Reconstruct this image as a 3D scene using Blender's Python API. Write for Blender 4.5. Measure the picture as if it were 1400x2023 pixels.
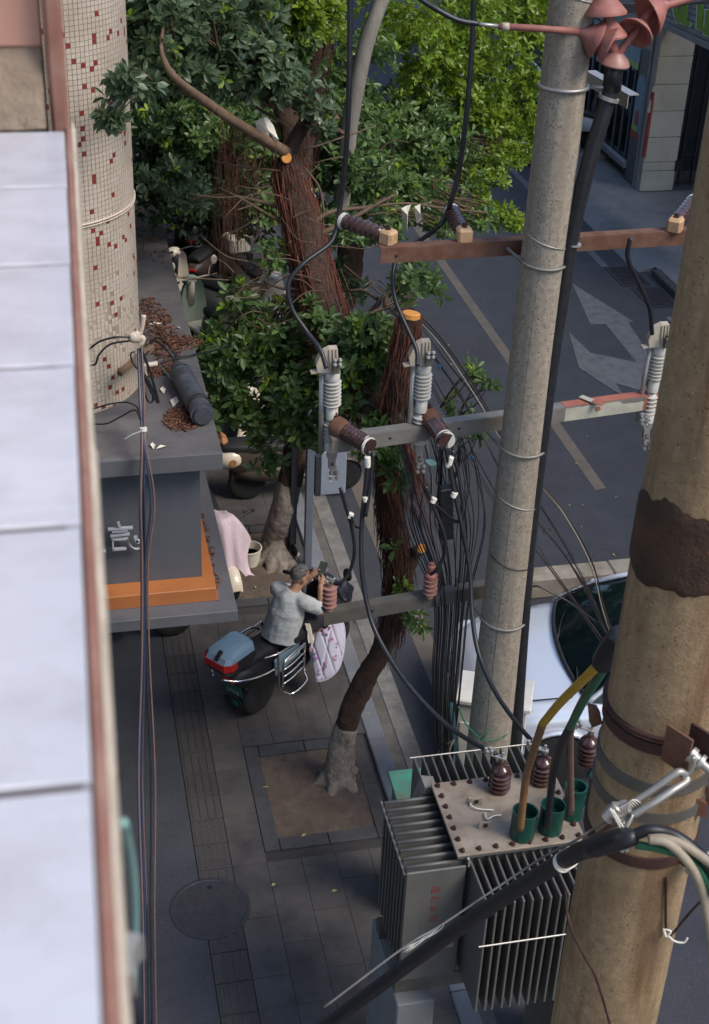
import bpy, bmesh, math, random
import numpy as np
from mathutils import Vector, Matrix, Euler

random.seed(7)
rng = np.random.default_rng(11)
for _o in list(bpy.data.objects):
    bpy.data.objects.remove(_o)
SC = bpy.context.scene
COL = SC.collection
PI = math.pi

# ------------------------------------------------------------------ camera
# World: X to the right across the street, Y along the street, Z up, pavement at z = 0.
CAM_H = 9.0
FPX, CX, CY, IW, IH = 2750.0, 700.0, 933.0, 1400.0, 2023.0


def _n(v):
    v = np.array(v, float)
    return v / np.linalg.norm(v)


_cy = _n([20 - CX, -700 - CY, FPX])
_cd = np.array([495 - CX, 5649 - CY, FPX])
_cd = _n(_cd - _cy * _cd.dot(_cy))
_cz = -_cd
_cx = np.cross(_cy, _cz)
CM = np.stack([_cx, _cy, _cz])          # camera (right, down, forward) -> world
cam_d = bpy.data.cameras.new('camera')
cam = bpy.data.objects.new('camera', cam_d)
COL.objects.link(cam)
_r, _dn, _f = CM @ np.array([1, 0, 0]), CM @ np.array([0, 1, 0]), CM @ np.array([0, 0, 1])
cam.matrix_world = Matrix(((_r[0], -_dn[0], -_f[0], 0), (_r[1], -_dn[1], -_f[1], 0), (_r[2], -_dn[2], -_f[2], CAM_H), (0, 0, 0, 1)))
cam_d.sensor_fit = 'VERTICAL'
cam_d.sensor_height = 36.0
cam_d.sensor_width = 36.0
cam_d.lens = FPX / IH * 36.0
cam_d.shift_y = -(IH / 2 - CY) / IH
cam_d.clip_start = 0.05
cam_d.clip_end = 600
cam_d.dof.use_dof = True
cam_d.dof.focus_distance = 9.5
cam_d.dof.aperture_fstop = 8
SC.camera = cam

# ------------------------------------------------------------------ light
SUN_DIR = Vector((0.50, -0.42, 0.74)).normalized()      # towards the sun
W = bpy.data.worlds.new('World')
SC.world = W
W.use_nodes = True
_wn = W.node_tree
_bg = _wn.nodes['Background']
_sky = _wn.nodes.new('ShaderNodeTexSky')
_sky.sky_type = 'NISHITA'
_sky.sun_disc = False
_sky.sun_elevation = math.asin(SUN_DIR.z)
_sky.sun_rotation = math.atan2(SUN_DIR.x, SUN_DIR.y)
_sky.air_density = 1.0
_sky.dust_density = 1.2
_sky.ozone_density = 1.5
_wn.links.new(_sky.outputs[0], _bg.inputs[0])
_bg.inputs[1].default_value = 0.15
sun_d = bpy.data.lights.new('sun', 'SUN')
sun_d.energy = 1.5
sun_d.angle = math.radians(26)
sun_d.color = (1.0, 0.91, 0.78)
sun = bpy.data.objects.new('sun', sun_d)
COL.objects.link(sun)
sun.rotation_euler = SUN_DIR.to_track_quat('Z', 'Y').to_euler()
SC.view_settings.view_transform = 'Standard'
SC.view_settings.look = 'None'
SC.view_settings.exposure = 0.98
SC.view_settings.gamma = 1.0
SC.view_settings.use_curve_mapping = False
SC.render.engine = 'CYCLES'
SC.cycles.use_denoising = True
SC.cycles.max_bounces = 6
SC.cycles.transparent_max_bounces = 8


# ------------------------------------------------------------------ surveying helpers
def _ray(px, py):
    return CM @ np.array([(px - CX) / FPX, (py - CY) / FPX, 1.0])


def onz(px, py, z=0.0):
    r = _ray(px, py)
    return Vector(np.array([0, 0, CAM_H]) + r * ((z - CAM_H) / r[2]))


def ony(px, py, y):
    r = _ray(px, py)
    return Vector(np.array([0, 0, CAM_H]) + r * (y / r[1]))


def onx(px, py, x):
    r = _ray(px, py)
    return Vector(np.array([0, 0, CAM_H]) + r * (x / r[0]))


# ------------------------------------------------------------------ materials
MATS = {}


def _lin(c):
    return tuple(c) + (1.0,) if len(c) == 3 else tuple(c)


def mat(name, c1, c2=None, rough=0.7, metal=0.0, scale=8.0, detail=6.0, bump=0.0, bscale=None, bdist=0.01,
        speck=None, spscale=60.0, spsize=0.25, streak=None, strscale=(6, 6, 0.4), stramt=0.5, coat=0.0, spec=0.5, pits=None, pitscale=120.0, dirt=None, dirtscale=1.5, dirtamt=0.5, rvar=0.0, stretch=None, obj_rand=0.0):
    m = bpy.data.materials.new(name)
    m.use_nodes = True
    nt = m.node_tree
    N, L = nt.nodes, nt.links
    b = N['Principled BSDF']
    b.inputs['Roughness'].default_value = rough
    b.inputs['Metallic'].default_value = metal
    b.inputs['Coat Weight'].default_value = coat
    b.inputs['Specular IOR Level'].default_value = spec
    tc = N.new('ShaderNodeTexCoord')
    geo = N.new('ShaderNodeNewGeometry')
    pos = geo.outputs['Position']
    if stretch:
        mp = N.new('ShaderNodeMapping')
        mp.inputs['Scale'].default_value = stretch
        L.new(pos, mp.inputs['Vector'])
        pos2 = mp.outputs[0]
    else:
        pos2 = pos
    c2 = c2 or c1

    def mix(fac, a, bcol, blend='MIX'):
        x = N.new('ShaderNodeMix')
        x.data_type = 'RGBA'
        x.blend_type = blend
        if hasattr(fac, 'node'):
            L.new(fac, x.inputs[0])
        else:
            x.inputs[0].default_value = fac
        for s, v in ((x.inputs[6], a), (x.inputs[7], bcol)):
            if hasattr(v, 'node'):
                L.new(v, s)
            else:
                s.default_value = _lin(v)
        return x.outputs[2]

    def ramp(sock, lo, hi):
        r = N.new('ShaderNodeMapRange')
        r.inputs[1].default_value = lo
        r.inputs[2].default_value = hi
        L.new(sock, r.inputs[0])
        return r.outputs[0]

    def noise(vec, sc, de=6.0, ro=0.6):
        n = N.new('ShaderNodeTexNoise')
        n.inputs['Scale'].default_value = sc
        n.inputs['Detail'].default_value = de
        n.inputs['Roughness'].default_value = ro
        L.new(vec, n.inputs['Vector'])
        return n.outputs[0]

    n1 = noise(pos2, scale, detail)
    col = mix(ramp(n1, 0.3, 0.7), c1, c2)
    if speck is not None:
        v = N.new('ShaderNodeTexVoronoi')
        v.inputs['Scale'].default_value = spscale
        L.new(pos, v.inputs['Vector'])
        k = ramp(v.outputs['Distance'], spsize, spsize * 0.6)
        mask = N.new('ShaderNodeMath')
        mask.operation = 'MULTIPLY'
        L.new(k, mask.inputs[0])
        L.new(ramp(noise(pos, spscale * 0.3, 2), 0.5, 0.58), mask.inputs[1])
        col = mix(mask.outputs[0], col, speck)
    if pits is not None:
        v = N.new('ShaderNodeTexVoronoi')
        v.inputs['Scale'].default_value = pitscale
        L.new(pos, v.inputs['Vector'])
        mask = N.new('ShaderNodeMath')
        mask.operation = 'MULTIPLY'
        L.new(ramp(v.outputs['Distance'], 0.34, 0.20), mask.inputs[0])
        L.new(ramp(noise(pos, pitscale * 0.35, 2), 0.52, 0.60), mask.inputs[1])
        col = mix(mask.outputs[0], col, pits)
    if streak is not None:
        mp = N.new('ShaderNodeMapping')
        mp.inputs['Scale'].default_value = strscale
        L.new(pos, mp.inputs['Vector'])
        s = ramp(noise(mp.outputs[0], 1.0, 5), 0.48, 0.68)
        mm = N.new('ShaderNodeMath')
        mm.operation = 'MULTIPLY'
        mm.inputs[1].default_value = stramt
        L.new(s, mm.inputs[0])
        col = mix(mm.outputs[0], col, streak)
    if dirt is not None:
        s = ramp(noise(pos, dirtscale, 8, 0.65), 0.45, 0.7)
        mm = N.new('ShaderNodeMath')
        mm.operation = 'MULTIPLY'
        mm.inputs[1].default_value = dirtamt
        L.new(s, mm.inputs[0])
        col = mix(mm.outputs[0], col, dirt)
    if obj_rand:
        oi = N.new('ShaderNodeObjectInfo')
        hs = N.new('ShaderNodeHueSaturation')
        mr = N.new('ShaderNodeMapRange')
        mr.inputs[3].default_value = 1 - obj_rand
        mr.inputs[4].default_value = 1 + obj_rand
        L.new(oi.outputs['Random'], mr.inputs[0])
        L.new(mr.outputs[0], hs.inputs['Value'])
        L.new(col, hs.inputs['Color'])
        col = hs.outputs[0]
    L.new(col, b.inputs['Base Color'])
    if rvar:
        r = N.new('ShaderNodeMapRange')
        r.inputs[3].default_value = max(0.02, rough - rvar)
        r.inputs[4].default_value = min(1, rough + rvar)
        L.new(noise(pos, scale * 1.7, 5), r.inputs[0])
        L.new(r.outputs[0], b.inputs['Roughness'])
    if bump:
        bn = N.new('ShaderNodeBump')
        bn.inputs['Strength'].default_value = bump
        bn.inputs['Distance'].default_value = bdist
        L.new(noise(pos2, bscale or scale * 4, 6, 0.65), bn.inputs['Height'])
        L.new(bn.outputs[0], b.inputs['Normal'])
    MATS[name] = m
    return m


mat('asphalt', (0.034, 0.038, 0.048), (0.050, 0.054, 0.065), 0.85, scale=3, bump=0.5, bscale=160, bdist=0.004, speck=(0.16, 0.16, 0.17), spscale=140, spsize=0.3, dirt=(0.032, 0.033, 0.038), dirtscale=0.5, dirtamt=0.5)
mat('paving', (0.062, 0.057, 0.057), (0.090, 0.081, 0.077), 0.8, scale=5, bump=0.35, bscale=120, bdist=0.003, speck=(0.11, 0.10, 0.095), spscale=95, dirt=(0.030, 0.028, 0.029), dirtscale=2.3, dirtamt=0.85, streak=(0.085, 0.077, 0.072), strscale=(1.1, .8, 1), stramt=0.6, obj_rand=0.06)
mat('paving_bed', (0.036, 0.033, 0.033), (0.048, 0.044, 0.043), 0.95, scale=30)
mat('tactile', (0.046, 0.042, 0.043), (0.060, 0.054, 0.053), 0.8, scale=7, bump=0.3, bscale=140, bdist=0.002, dirt=(0.05, 0.045, 0.045), dirtscale=2, obj_rand=0.1)
mat('kerb_stone', (0.15, 0.16, 0.18), (0.21, 0.22, 0.245), 0.75, scale=6, bump=0.3, bscale=90, bdist=0.003, dirt=(0.09, 0.085, 0.085), dirtscale=3, obj_rand=0.12)
mat('pit_stone', (0.040, 0.040, 0.045), (0.062, 0.062, 0.067), 0.8, scale=8, bump=0.3, bscale=80, bdist=0.003, obj_rand=0.1)
mat('soil', (0.085, 0.064, 0.052), (0.150, 0.110, 0.086), 0.95, scale=9, bump=0.9, bscale=40, bdist=0.02, dirt=(0.085, 0.060, 0.046), dirtscale=3, dirtamt=0.7)
mat('line_white', (0.15, 0.145, 0.138), (0.24, 0.23, 0.21), 0.8, scale=9, dirt=(0.08, 0.08, 0.085), dirtscale=5, dirtamt=0.7)
mat('line_grey', (0.115, 0.118, 0.125), (0.165, 0.168, 0.172), 0.85, scale=14, dirt=(0.06, 0.062, 0.068), dirtscale=7, dirtamt=0.75)
mat('line_yellow', (0.125, 0.103, 0.083), (0.165, 0.138, 0.112), 0.8, scale=12, dirt=(0.07, 0.066, 0.063), dirtscale=6, dirtamt=0.7)
mat('gutter', (0.10, 0.093, 0.086), (0.155, 0.142, 0.128), 0.85, scale=6, bump=0.3, bscale=60, dirt=(0.06, 0.056, 0.053), dirtscale=2.5, dirtamt=0.8)
mat('far_paving', (0.16, 0.165, 0.17), (0.21, 0.212, 0.215), 0.85, scale=3, dirt=(0.10, 0.10, 0.105), dirtscale=0.9, dirtamt=0.8, bump=0.2, bscale=50)
mat('far_kerb', (0.03, 0.03, 0.032), (0.07, 0.07, 0.074), 0.8, scale=8)
mat('concrete_kerb', (0.27, 0.235, 0.19), (0.36, 0.32, 0.26), 0.85, scale=8, bump=0.4, bscale=60, dirt=(0.14, 0.115, 0.085), dirtscale=3, dirtamt=0.8)
mat('iron', (0.030, 0.032, 0.040), (0.052, 0.054, 0.064), 0.6, 0.2, scale=14, bump=0.3, bscale=70, dirt=(0.06, 0.05, 0.045), dirtscale=5)
mat('iron_black', (0.012, 0.012, 0.014), (0.025, 0.025, 0.028), 0.6, 0.3, scale=20)
mat('tile_white', (0.48, 0.50, 0.57), (0.53, 0.545, 0.61), 0.15, scale=5, dirt=(0.38, 0.385, 0.43), dirtscale=16, dirtamt=0.6, streak=(0.43, 0.44, 0.49), strscale=(8, 30, 1), stramt=0.4, rvar=0.1, obj_rand=0.03)
mat('grout', (0.05, 0.04, 0.04), (0.08, 0.065, 0.062), 0.9, scale=40)
mat('brown_trim', (0.20, 0.085, 0.062), (0.27, 0.135, 0.10), 0.6, scale=14, dirt=(0.34, 0.22, 0.17), dirtscale=12, dirtamt=0.6)
mat('cream_mortar', (0.46, 0.39, 0.30), (0.58, 0.50, 0.40), 0.9, scale=30, bump=0.8, bscale=80, bdist=0.006, dirt=(0.28, 0.22, 0.16), dirtscale=14)
mat('brown_mortar', (0.20, 0.15, 0.11), (0.30, 0.24, 0.18), 0.95, scale=22, bump=0.9, bscale=60, bdist=0.01)
mat('tile_pink', (0.42, 0.225, 0.165), (0.46, 0.255, 0.19), 0.4, scale=4)
mat('mosaic_base', (0.31, 0.255, 0.20), (0.38, 0.315, 0.25), 0.9, scale=20, streak=(0.15, 0.10, 0.06), stramt=0.6)
mat('mosaic_white', (0.44, 0.372, 0.30), (0.54, 0.468, 0.39), 0.4, scale=30, dirt=(0.30, 0.235, 0.165), dirtscale=1.7, dirtamt=0.7)
mat('mosaic_red', (0.17, 0.024, 0.02), (0.24, 0.042, 0.032), 0.4, scale=30)
mat('canopy_grey', (0.105, 0.108, 0.118), (0.130, 0.132, 0.142), 0.6, scale=4, dirt=(0.075, 0.074, 0.078), dirtscale=2, dirtamt=0.7, streak=(0.09, 0.088, 0.088), stramt=0.4)
mat('canopy_roof', (0.090, 0.085, 0.088), (0.135, 0.125, 0.122), 0.75, scale=3.5, dirt=(0.055, 0.050, 0.050), dirtscale=2.2, dirtamt=0.8, bump=0.2, bscale=60)
mat('canopy_fascia', (0.082, 0.088, 0.102), (0.094, 0.10, 0.114), 0.5, scale=3, streak=(0.07, 0.074, 0.084), stramt=0.5)
mat('orange', (0.36, 0.122, 0.034), (0.42, 0.150, 0.044), 0.55, scale=3, dirt=(0.34, 0.12, 0.04), dirtscale=5, dirtamt=0.6)
mat('sign_metal', (0.62, 0.64, 0.70), (0.72, 0.73, 0.78), 0.3, 0.5, scale=8)
mat('dry_leaf', (0.10, 0.036, 0.022), (0.20, 0.085, 0.048), 0.8, scale=25, dirt=(0.34, 0.20, 0.12), dirtscale=35)
mat('rubber_black', (0.012, 0.012, 0.014), (0.022, 0.022, 0.026), 0.5, scale=20)
mat('cable_black', (0.010, 0.011, 0.014), (0.020, 0.021, 0.026), 0.42, scale=30)
mat('cable_navy', (0.020, 0.028, 0.055), (0.030, 0.040, 0.075), 0.5, scale=30)
mat('cable_pale', (0.25, 0.21, 0.15), (0.34, 0.29, 0.22), 0.6, scale=30)
mat('closure_black', (0.032, 0.038, 0.050), (0.055, 0.062, 0.075), 0.55, scale=14, dirt=(0.12, 0.12, 0.12), dirtscale=18, dirtamt=0.5)
mat('pvc_cream', (0.55, 0.45, 0.36), (0.66, 0.56, 0.46), 0.5, scale=12, dirt=(0.34, 0.24, 0.17), dirtscale=12)
mat('teal_pvc', (0.16, 0.30, 0.28), (0.22, 0.37, 0.34), 0.5, scale=12)
mat('tie_white', (0.62, 0.60, 0.52), (0.72, 0.70, 0.62), 0.5, scale=20)
mat('concrete_pole', (0.225, 0.190, 0.148), (0.36, 0.310, 0.245), 0.85, scale=26, pits=(0.45, 0.40, 0.33), pitscale=80, bump=0.35, bscale=70, bdist=0.004, speck=(0.07, 0.055, 0.042), spscale=62, spsize=0.36, streak=(0.21, 0.165, 0.115), strscale=(14, 14, 0.7), stramt=0.6)
mat('concrete_tan', pits=(0.075, 0.045, 0.022), pitscale=95, c1=(0.245, 0.168, 0.092), c2=(0.365, 0.262, 0.152), rough=0.85, scale=30, bump=0.8, bscale=110, bdist=0.005, speck=(0.48, 0.37, 0.24), spscale=60, spsize=0.22, streak=(0.115, 0.056, 0.022), strscale=(8, 8, 0.8), stramt=0.85, dirt=(0.165, 0.112, 0.066), dirtscale=4.5, dirtamt=0.55)
mat('tar_brown', (0.012, 0.008, 0.006), (0.095, 0.048, 0.024), 0.85, scale=5, bump=1.0, bscale=28, bdist=0.02, dirt=(0.018, 0.012, 0.010), dirtscale=4, dirtamt=0.9)
mat('rust', (0.105, 0.045, 0.028), (0.165, 0.075, 0.046), 0.8, 0.2, scale=9, bump=0.3, bscale=90, dirt=(0.22, 0.13, 0.09), dirtscale=6, dirtamt=0.6)
mat('rust_dark', (0.045, 0.022, 0.020), (0.08, 0.038, 0.03), 0.7, 0.3, scale=12, bump=0.3, bscale=90)
mat('steel_grey', (0.19, 0.18, 0.165), (0.27, 0.255, 0.235), 0.55, 0.4, scale=8, dirt=(0.15, 0.115, 0.085), dirtscale=6, dirtamt=0.5)
mat('steel_dark', (0.095, 0.092, 0.082), (0.14, 0.135, 0.12), 0.6, 0.3, scale=8, dirt=(0.13, 0.09, 0.06), dirtscale=5, dirtamt=0.5)
mat('galv', (0.36, 0.35, 0.33), (0.46, 0.45, 0.42), 0.45, 0.6, scale=20, dirt=(0.24, 0.19, 0.15), dirtscale=20, dirtamt=0.5)
mat('red_primer', (0.27, 0.085, 0.055), (0.36, 0.13, 0.085), 0.7, scale=9, dirt=(0.20, 0.06, 0.04), dirtscale=5)
mat('peel_grey', (0.36, 0.35, 0.29), (0.45, 0.44, 0.36), 0.7, scale=9, dirt=(0.25, 0.23, 0.18), dirtscale=7)
mat('porcelain_brown', (0.036, 0.016, 0.016), (0.064, 0.027, 0.024), 0.18, scale=9, coat=0.5, dirt=(0.14, 0.085, 0.065), dirtscale=12, dirtamt=0.5)
mat('porcelain_white', (0.46, 0.44, 0.40), (0.54, 0.52, 0.47), 0.22, scale=9, coat=0.4, dirt=(0.40, 0.36, 0.30), dirtscale=12, dirtamt=0.35)
mat('wood_end', (0.46, 0.27, 0.14), (0.56, 0.36, 0.20), 0.6, scale=12, dirt=(0.25, 0.15, 0.09), dirtscale=14)
mat('composite_beige', (0.34, 0.295, 0.225), (0.43, 0.375, 0.295), 0.5, scale=10)
mat('silicone_red', (0.28, 0.098, 0.076), (0.36, 0.140, 0.112), 0.6, scale=6, dirt=(0.15, 0.055, 0.046), dirtscale=9, dirtamt=0.6)
mat('silicone_pink', (0.31, 0.155, 0.130), (0.39, 0.205, 0.175), 0.45, scale=8, dirt=(0.22, 0.095, 0.08), dirtscale=9, dirtamt=0.5)
mat('beige_lid', (0.25, 0.205, 0.165), (0.31, 0.26, 0.21), 0.6, scale=14, dirt=(0.13, 0.095, 0.068), dirtscale=5, dirtamt=0.8, streak=(0.10, 0.075, 0.055), strscale=(7, 7, 7), stramt=0.6)
mat('tank_grey', (0.095, 0.096, 0.092), (0.13, 0.13, 0.123), 0.5, scale=4, dirt=(0.07, 0.065, 0.06), dirtscale=4, dirtamt=0.6, streak=(0.075, 0.07, 0.065), stramt=0.5)
mat('red_print', (0.15, 0.018, 0.022), (0.22, 0.035, 0.035), 0.6, scale=30, dirt=(0.20, 0.11, 0.10), dirtscale=30)
mat('lv_green', (0.004, 0.040, 0.028), (0.008, 0.058, 0.040), 0.38, scale=9)
mat('cab_green', (0.030, 0.165, 0.125), (0.05, 0.22, 0.165), 0.6, scale=6, dirt=(0.13, 0.075, 0.05), dirtscale=7, dirtamt=0.8)
mat('wire_yellow', (0.48, 0.27, 0.02), (0.56, 0.33, 0.03), 0.45, scale=12)
mat('wire_orange', (0.17, 0.085, 0.035), (0.23, 0.12, 0.055), 0.5, scale=12)
mat('wire_green', (0.01, 0.115, 0.055), (0.02, 0.15, 0.07), 0.4, scale=12)
mat('wire_dull', (0.13, 0.075, 0.06), (0.18, 0.11, 0.085), 0.5, scale=12)
mat('cabinet_white', (0.62, 0.61, 0.57), (0.68, 0.67, 0.63), 0.5, scale=5, dirt=(0.45, 0.42, 0.37), dirtscale=4, dirtamt=0.6)
mat('post_blue', (0.15, 0.18, 0.235), (0.18, 0.21, 0.265), 0.45, 0.2, scale=6, dirt=(0.10, 0.115, 0.145), dirtscale=6, dirtamt=0.5)
mat('post_dark', (0.028, 0.031, 0.040), (0.04, 0.043, 0.052), 0.5, scale=10)
mat('cabinet_blue', (0.25, 0.29, 0.36), (0.29, 0.33, 0.40), 0.5, scale=6, dirt=(0.19, 0.215, 0.26), dirtscale=5)
mat('car_paint', (0.66, 0.69, 0.76), (0.68, 0.71, 0.78), 0.26, 0.3, scale=3, coat=0.8)
mat('car_dark_paint', (0.035, 0.04, 0.055), (0.05, 0.055, 0.07), 0.22, 0.5, scale=3, coat=0.8)
mat('car_glass', (0.004, 0.010, 0.012), (0.006, 0.013, 0.015), 0.06, scale=4, spec=0.4)
mat('plastic_black', (0.012, 0.012, 0.014), (0.024, 0.024, 0.027), 0.5, scale=16)
mat('plastic_seat', (0.008, 0.008, 0.009), (0.018, 0.018, 0.020), 0.65, scale=30, bump=0.2, bscale=150)
mat('tyre', (0.010, 0.010, 0.011), (0.020, 0.020, 0.021), 0.85, scale=30)
mat('rim', (0.30, 0.30, 0.31), (0.4, 0.4, 0.41), 0.35, 0.8, scale=10)
mat('rim_dark', (0.05, 0.05, 0.055), (0.08, 0.08, 0.085), 0.45, 0.5, scale=10)
mat('lamp_glass', (0.60, 0.66, 0.74), (0.70, 0.75, 0.82), 0.12, scale=6, coat=0.5)
mat('tail_red', (0.42, 0.010, 0.012), (0.55, 0.018, 0.018), 0.25, scale=6, coat=0.5)
mat('scooter_blue', (0.20, 0.31, 0.40), (0.23, 0.345, 0.43), 0.35, scale=5, coat=0.4)
mat('scooter_cream', (0.62, 0.54, 0.43), (0.68, 0.60, 0.49), 0.35, scale=5, coat=0.3)
mat('scooter_brown', (0.05, 0.036, 0.030), (0.075, 0.055, 0.045), 0.5, scale=8)
mat('scooter_green', (0.27, 0.33, 0.25), (0.33, 0.39, 0.30), 0.45, scale=5)
mat('scooter_grey', (0.12, 0.12, 0.125), (0.17, 0.17, 0.175), 0.5, scale=5)
mat('leather_tan', (0.36, 0.15, 0.06), (0.45, 0.20, 0.085), 0.5, scale=9)
mat('chrome', (0.72, 0.68, 0.62), (0.82, 0.79, 0.74), 0.12, 1.0, scale=8)
mat('plate_green', (0.015, 0.13, 0.095), (0.02, 0.16, 0.115), 0.5, scale=8)
mat('plate_text', (0.30, 0.45, 0.40), None, 0.6)
mat('print_dark', (0.03, 0.03, 0.035), None, 0.6)
mat('print_purple', (0.30, 0.16, 0.36), (0.40, 0.20, 0.40), 0.9, scale=30)
mat('print_rose', (0.50, 0.22, 0.34), (0.60, 0.30, 0.40), 0.9, scale=30)
mat('quilt', (0.42, 0.41, 0.51), (0.49, 0.48, 0.58), 0.9, scale=14)
mat('quilt_back', (0.16, 0.18, 0.27), (0.22, 0.24, 0.33), 0.9, scale=14)
mat('pink_cloth', (0.50, 0.41, 0.45), (0.58, 0.49, 0.53), 0.9, scale=9, dirt=(0.55, 0.31, 0.38), dirtscale=28, dirtamt=0.5, bump=0.4, bscale=25, bdist=0.01)
mat('skin', (0.37, 0.195, 0.125), (0.43, 0.235, 0.155), 0.55, scale=14)
mat('shirt', (0.54, 0.56, 0.54), (0.60, 0.62, 0.60), 0.9, scale=9, bump=0.55, bscale=17, bdist=0.022, stretch=(1, 1, 2.4))
mat('trousers', (0.010, 0.011, 0.016), (0.018, 0.019, 0.026), 0.85, scale=20)
mat('hair', (0.020, 0.018, 0.017), (0.22, 0.21, 0.20), 0.8, scale=42, bump=0.5, bscale=160, bdist=0.006)
mat('phone_screen', (0.06, 0.075, 0.065), (0.11, 0.13, 0.115), 0.15, scale=12)
mat('white_cloth', (0.66, 0.62, 0.53), (0.76, 0.72, 0.63), 0.9, scale=20)
mat('paper', (0.58, 0.53, 0.44), (0.68, 0.63, 0.55), 0.9, scale=20)
mat('cardboard', (0.42, 0.29, 0.18), (0.50, 0.35, 0.23), 0.85, scale=12)
mat('box_cream', (0.58, 0.53, 0.44), (0.64, 0.59, 0.50), 0.6, scale=8)
mat('cut_wood', (0.54, 0.20, 0.04), (0.70, 0.34, 0.09), 0.8, scale=40)
mat('bark', (0.042, 0.023, 0.016), (0.100, 0.056, 0.036), 0.95, scale=9, bump=1.0, bscale=34, bdist=0.03, stretch=(2.2, 2.2, 0.7), dirt=(0.045, 0.026, 0.018), dirtscale=7, dirtamt=0.7)
mat('bark_pale', (0.20, 0.165, 0.125), (0.31, 0.265, 0.215), 0.95, scale=9, bump=0.9, bscale=34, bdist=0.03, stretch=(2.2, 2.2, 0.8), dirt=(0.11, 0.08, 0.06), dirtscale=9, dirtamt=0.7)
mat('whitewash', (0.21, 0.180, 0.150), (0.36, 0.315, 0.27), 0.95, scale=8, bump=0.8, bscale=34, bdist=0.025, stretch=(2.2, 2.2, 0.8), dirt=(0.10, 0.070, 0.050), dirtscale=7, dirtamt=0.85)
mat('branch', (0.115, 0.070, 0.044), (0.20, 0.130, 0.083), 0.9, scale=12, bump=0.5, bscale=50, bdist=0.01)
mat('aerial_root_dark', (0.055, 0.024, 0.016), (0.110, 0.048, 0.030), 0.95, scale=10, dirt=(0.025, 0.012, 0.009), dirtscale=5, dirtamt=0.8)
mat('twig', (0.075, 0.048, 0.030), (0.135, 0.090, 0.058), 0.9, scale=12)
mat('aerial_root', (0.13, 0.040, 0.025), (0.22, 0.080, 0.050), 0.95, scale=10, dirt=(0.055, 0.020, 0.014), dirtscale=6, dirtamt=0.7)
mat('grey_trunk', (0.16, 0.145, 0.125), (0.24, 0.22, 0.19), 0.9, scale=7, bump=0.5, bscale=40, stretch=(2, 2, 0.5))
mat('wall_plaster', (0.30, 0.29, 0.275), (0.36, 0.35, 0.33), 0.9, scale=3, dirt=(0.20, 0.19, 0.18), dirtscale=1.0, dirtamt=0.7)
mat('wall_dark', (0.10, 0.095, 0.092), (0.14, 0.132, 0.128), 0.9, scale=3, dirt=(0.07, 0.066, 0.064), dirtscale=1.0, dirtamt=0.7)
mat('pillar_tile', (0.45, 0.42, 0.345), (0.51, 0.48, 0.40), 0.5, scale=3, dirt=(0.33, 0.29, 0.22), dirtscale=2, dirtamt=0.6)
mat('shop_dark', (0.020, 0.022, 0.028), (0.032, 0.035, 0.042), 0.35, scale=4)
mat('shop_grey', (0.075, 0.08, 0.09), (0.10, 0.105, 0.115), 0.5, scale=4)
mat('shutter', (0.24, 0.255, 0.28), (0.29, 0.305, 0.33), 0.45, 0.3, scale=4)
mat('sign_grey', (0.26, 0.28, 0.30), (0.31, 0.33, 0.35), 0.5, scale=4, dirt=(0.20, 0.21, 0.22), dirtscale=2)
mat('sign_green', (0.17, 0.31, 0.03), (0.20, 0.36, 0.04), 0.45, scale=6)
mat('sign_white', (0.72, 0.74, 0.76), None, 0.5)
mat('poster_blue', (0.13, 0.22, 0.31), (0.18, 0.29, 0.38), 0.4, scale=5)
mat('poster_red', (0.24, 0.035, 0.035), (0.32, 0.07, 0.06), 0.4, scale=8)
mat('poster_green', (0.22, 0.36, 0.09), (0.30, 0.44, 0.14), 0.4, scale=8)
mat('fallen_leaf', (0.28, 0.28, 0.09), (0.38, 0.36, 0.16), 0.8, scale=30)
mat('blue_plastic', (0.03, 0.15, 0.34), None, 0.4)
mat('brick_red', (0.20, 0.045, 0.03), (0.28, 0.075, 0.045), 0.8, scale=9)


def leaf_material():
    m = bpy.data.materials.new('leaf')
    m.use_nodes = True
    nt = m.node_tree
    N, L = nt.nodes, nt.links
    b = N['Principled BSDF']
    out = N['Material Output']
    at = N.new('ShaderNodeAttribute')
    at.attribute_name = 'tint'
    b.inputs['Roughness'].default_value = 0.36
    b.inputs['Specular IOR Level'].default_value = 0.45
    L.new(at.outputs['Color'], b.inputs['Base Color'])
    tr = N.new('ShaderNodeBsdfTranslucent')
    hs = N.new('ShaderNodeHueSaturation')
    hs.inputs['Value'].default_value = 1.7
    hs.inputs['Hue'].default_value = 0.475
    L.new(at.outputs['Color'], hs.inputs['Color'])
    L.new(hs.outputs[0], tr.inputs['Color'])
    mx = N.new('ShaderNodeMixShader')
    mx.inputs[0].default_value = 0.38
    L.new(b.outputs[0], mx.inputs[1])
    L.new(tr.outputs[0], mx.inputs[2])
    L.new(mx.outputs[0], out.inputs['Surface'])
    MATS['leaf'] = m


leaf_material()


# ------------------------------------------------------------------ mesh helpers
def V(*a):
    return Vector(a[0]) if len(a) == 1 else Vector(a)


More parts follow.
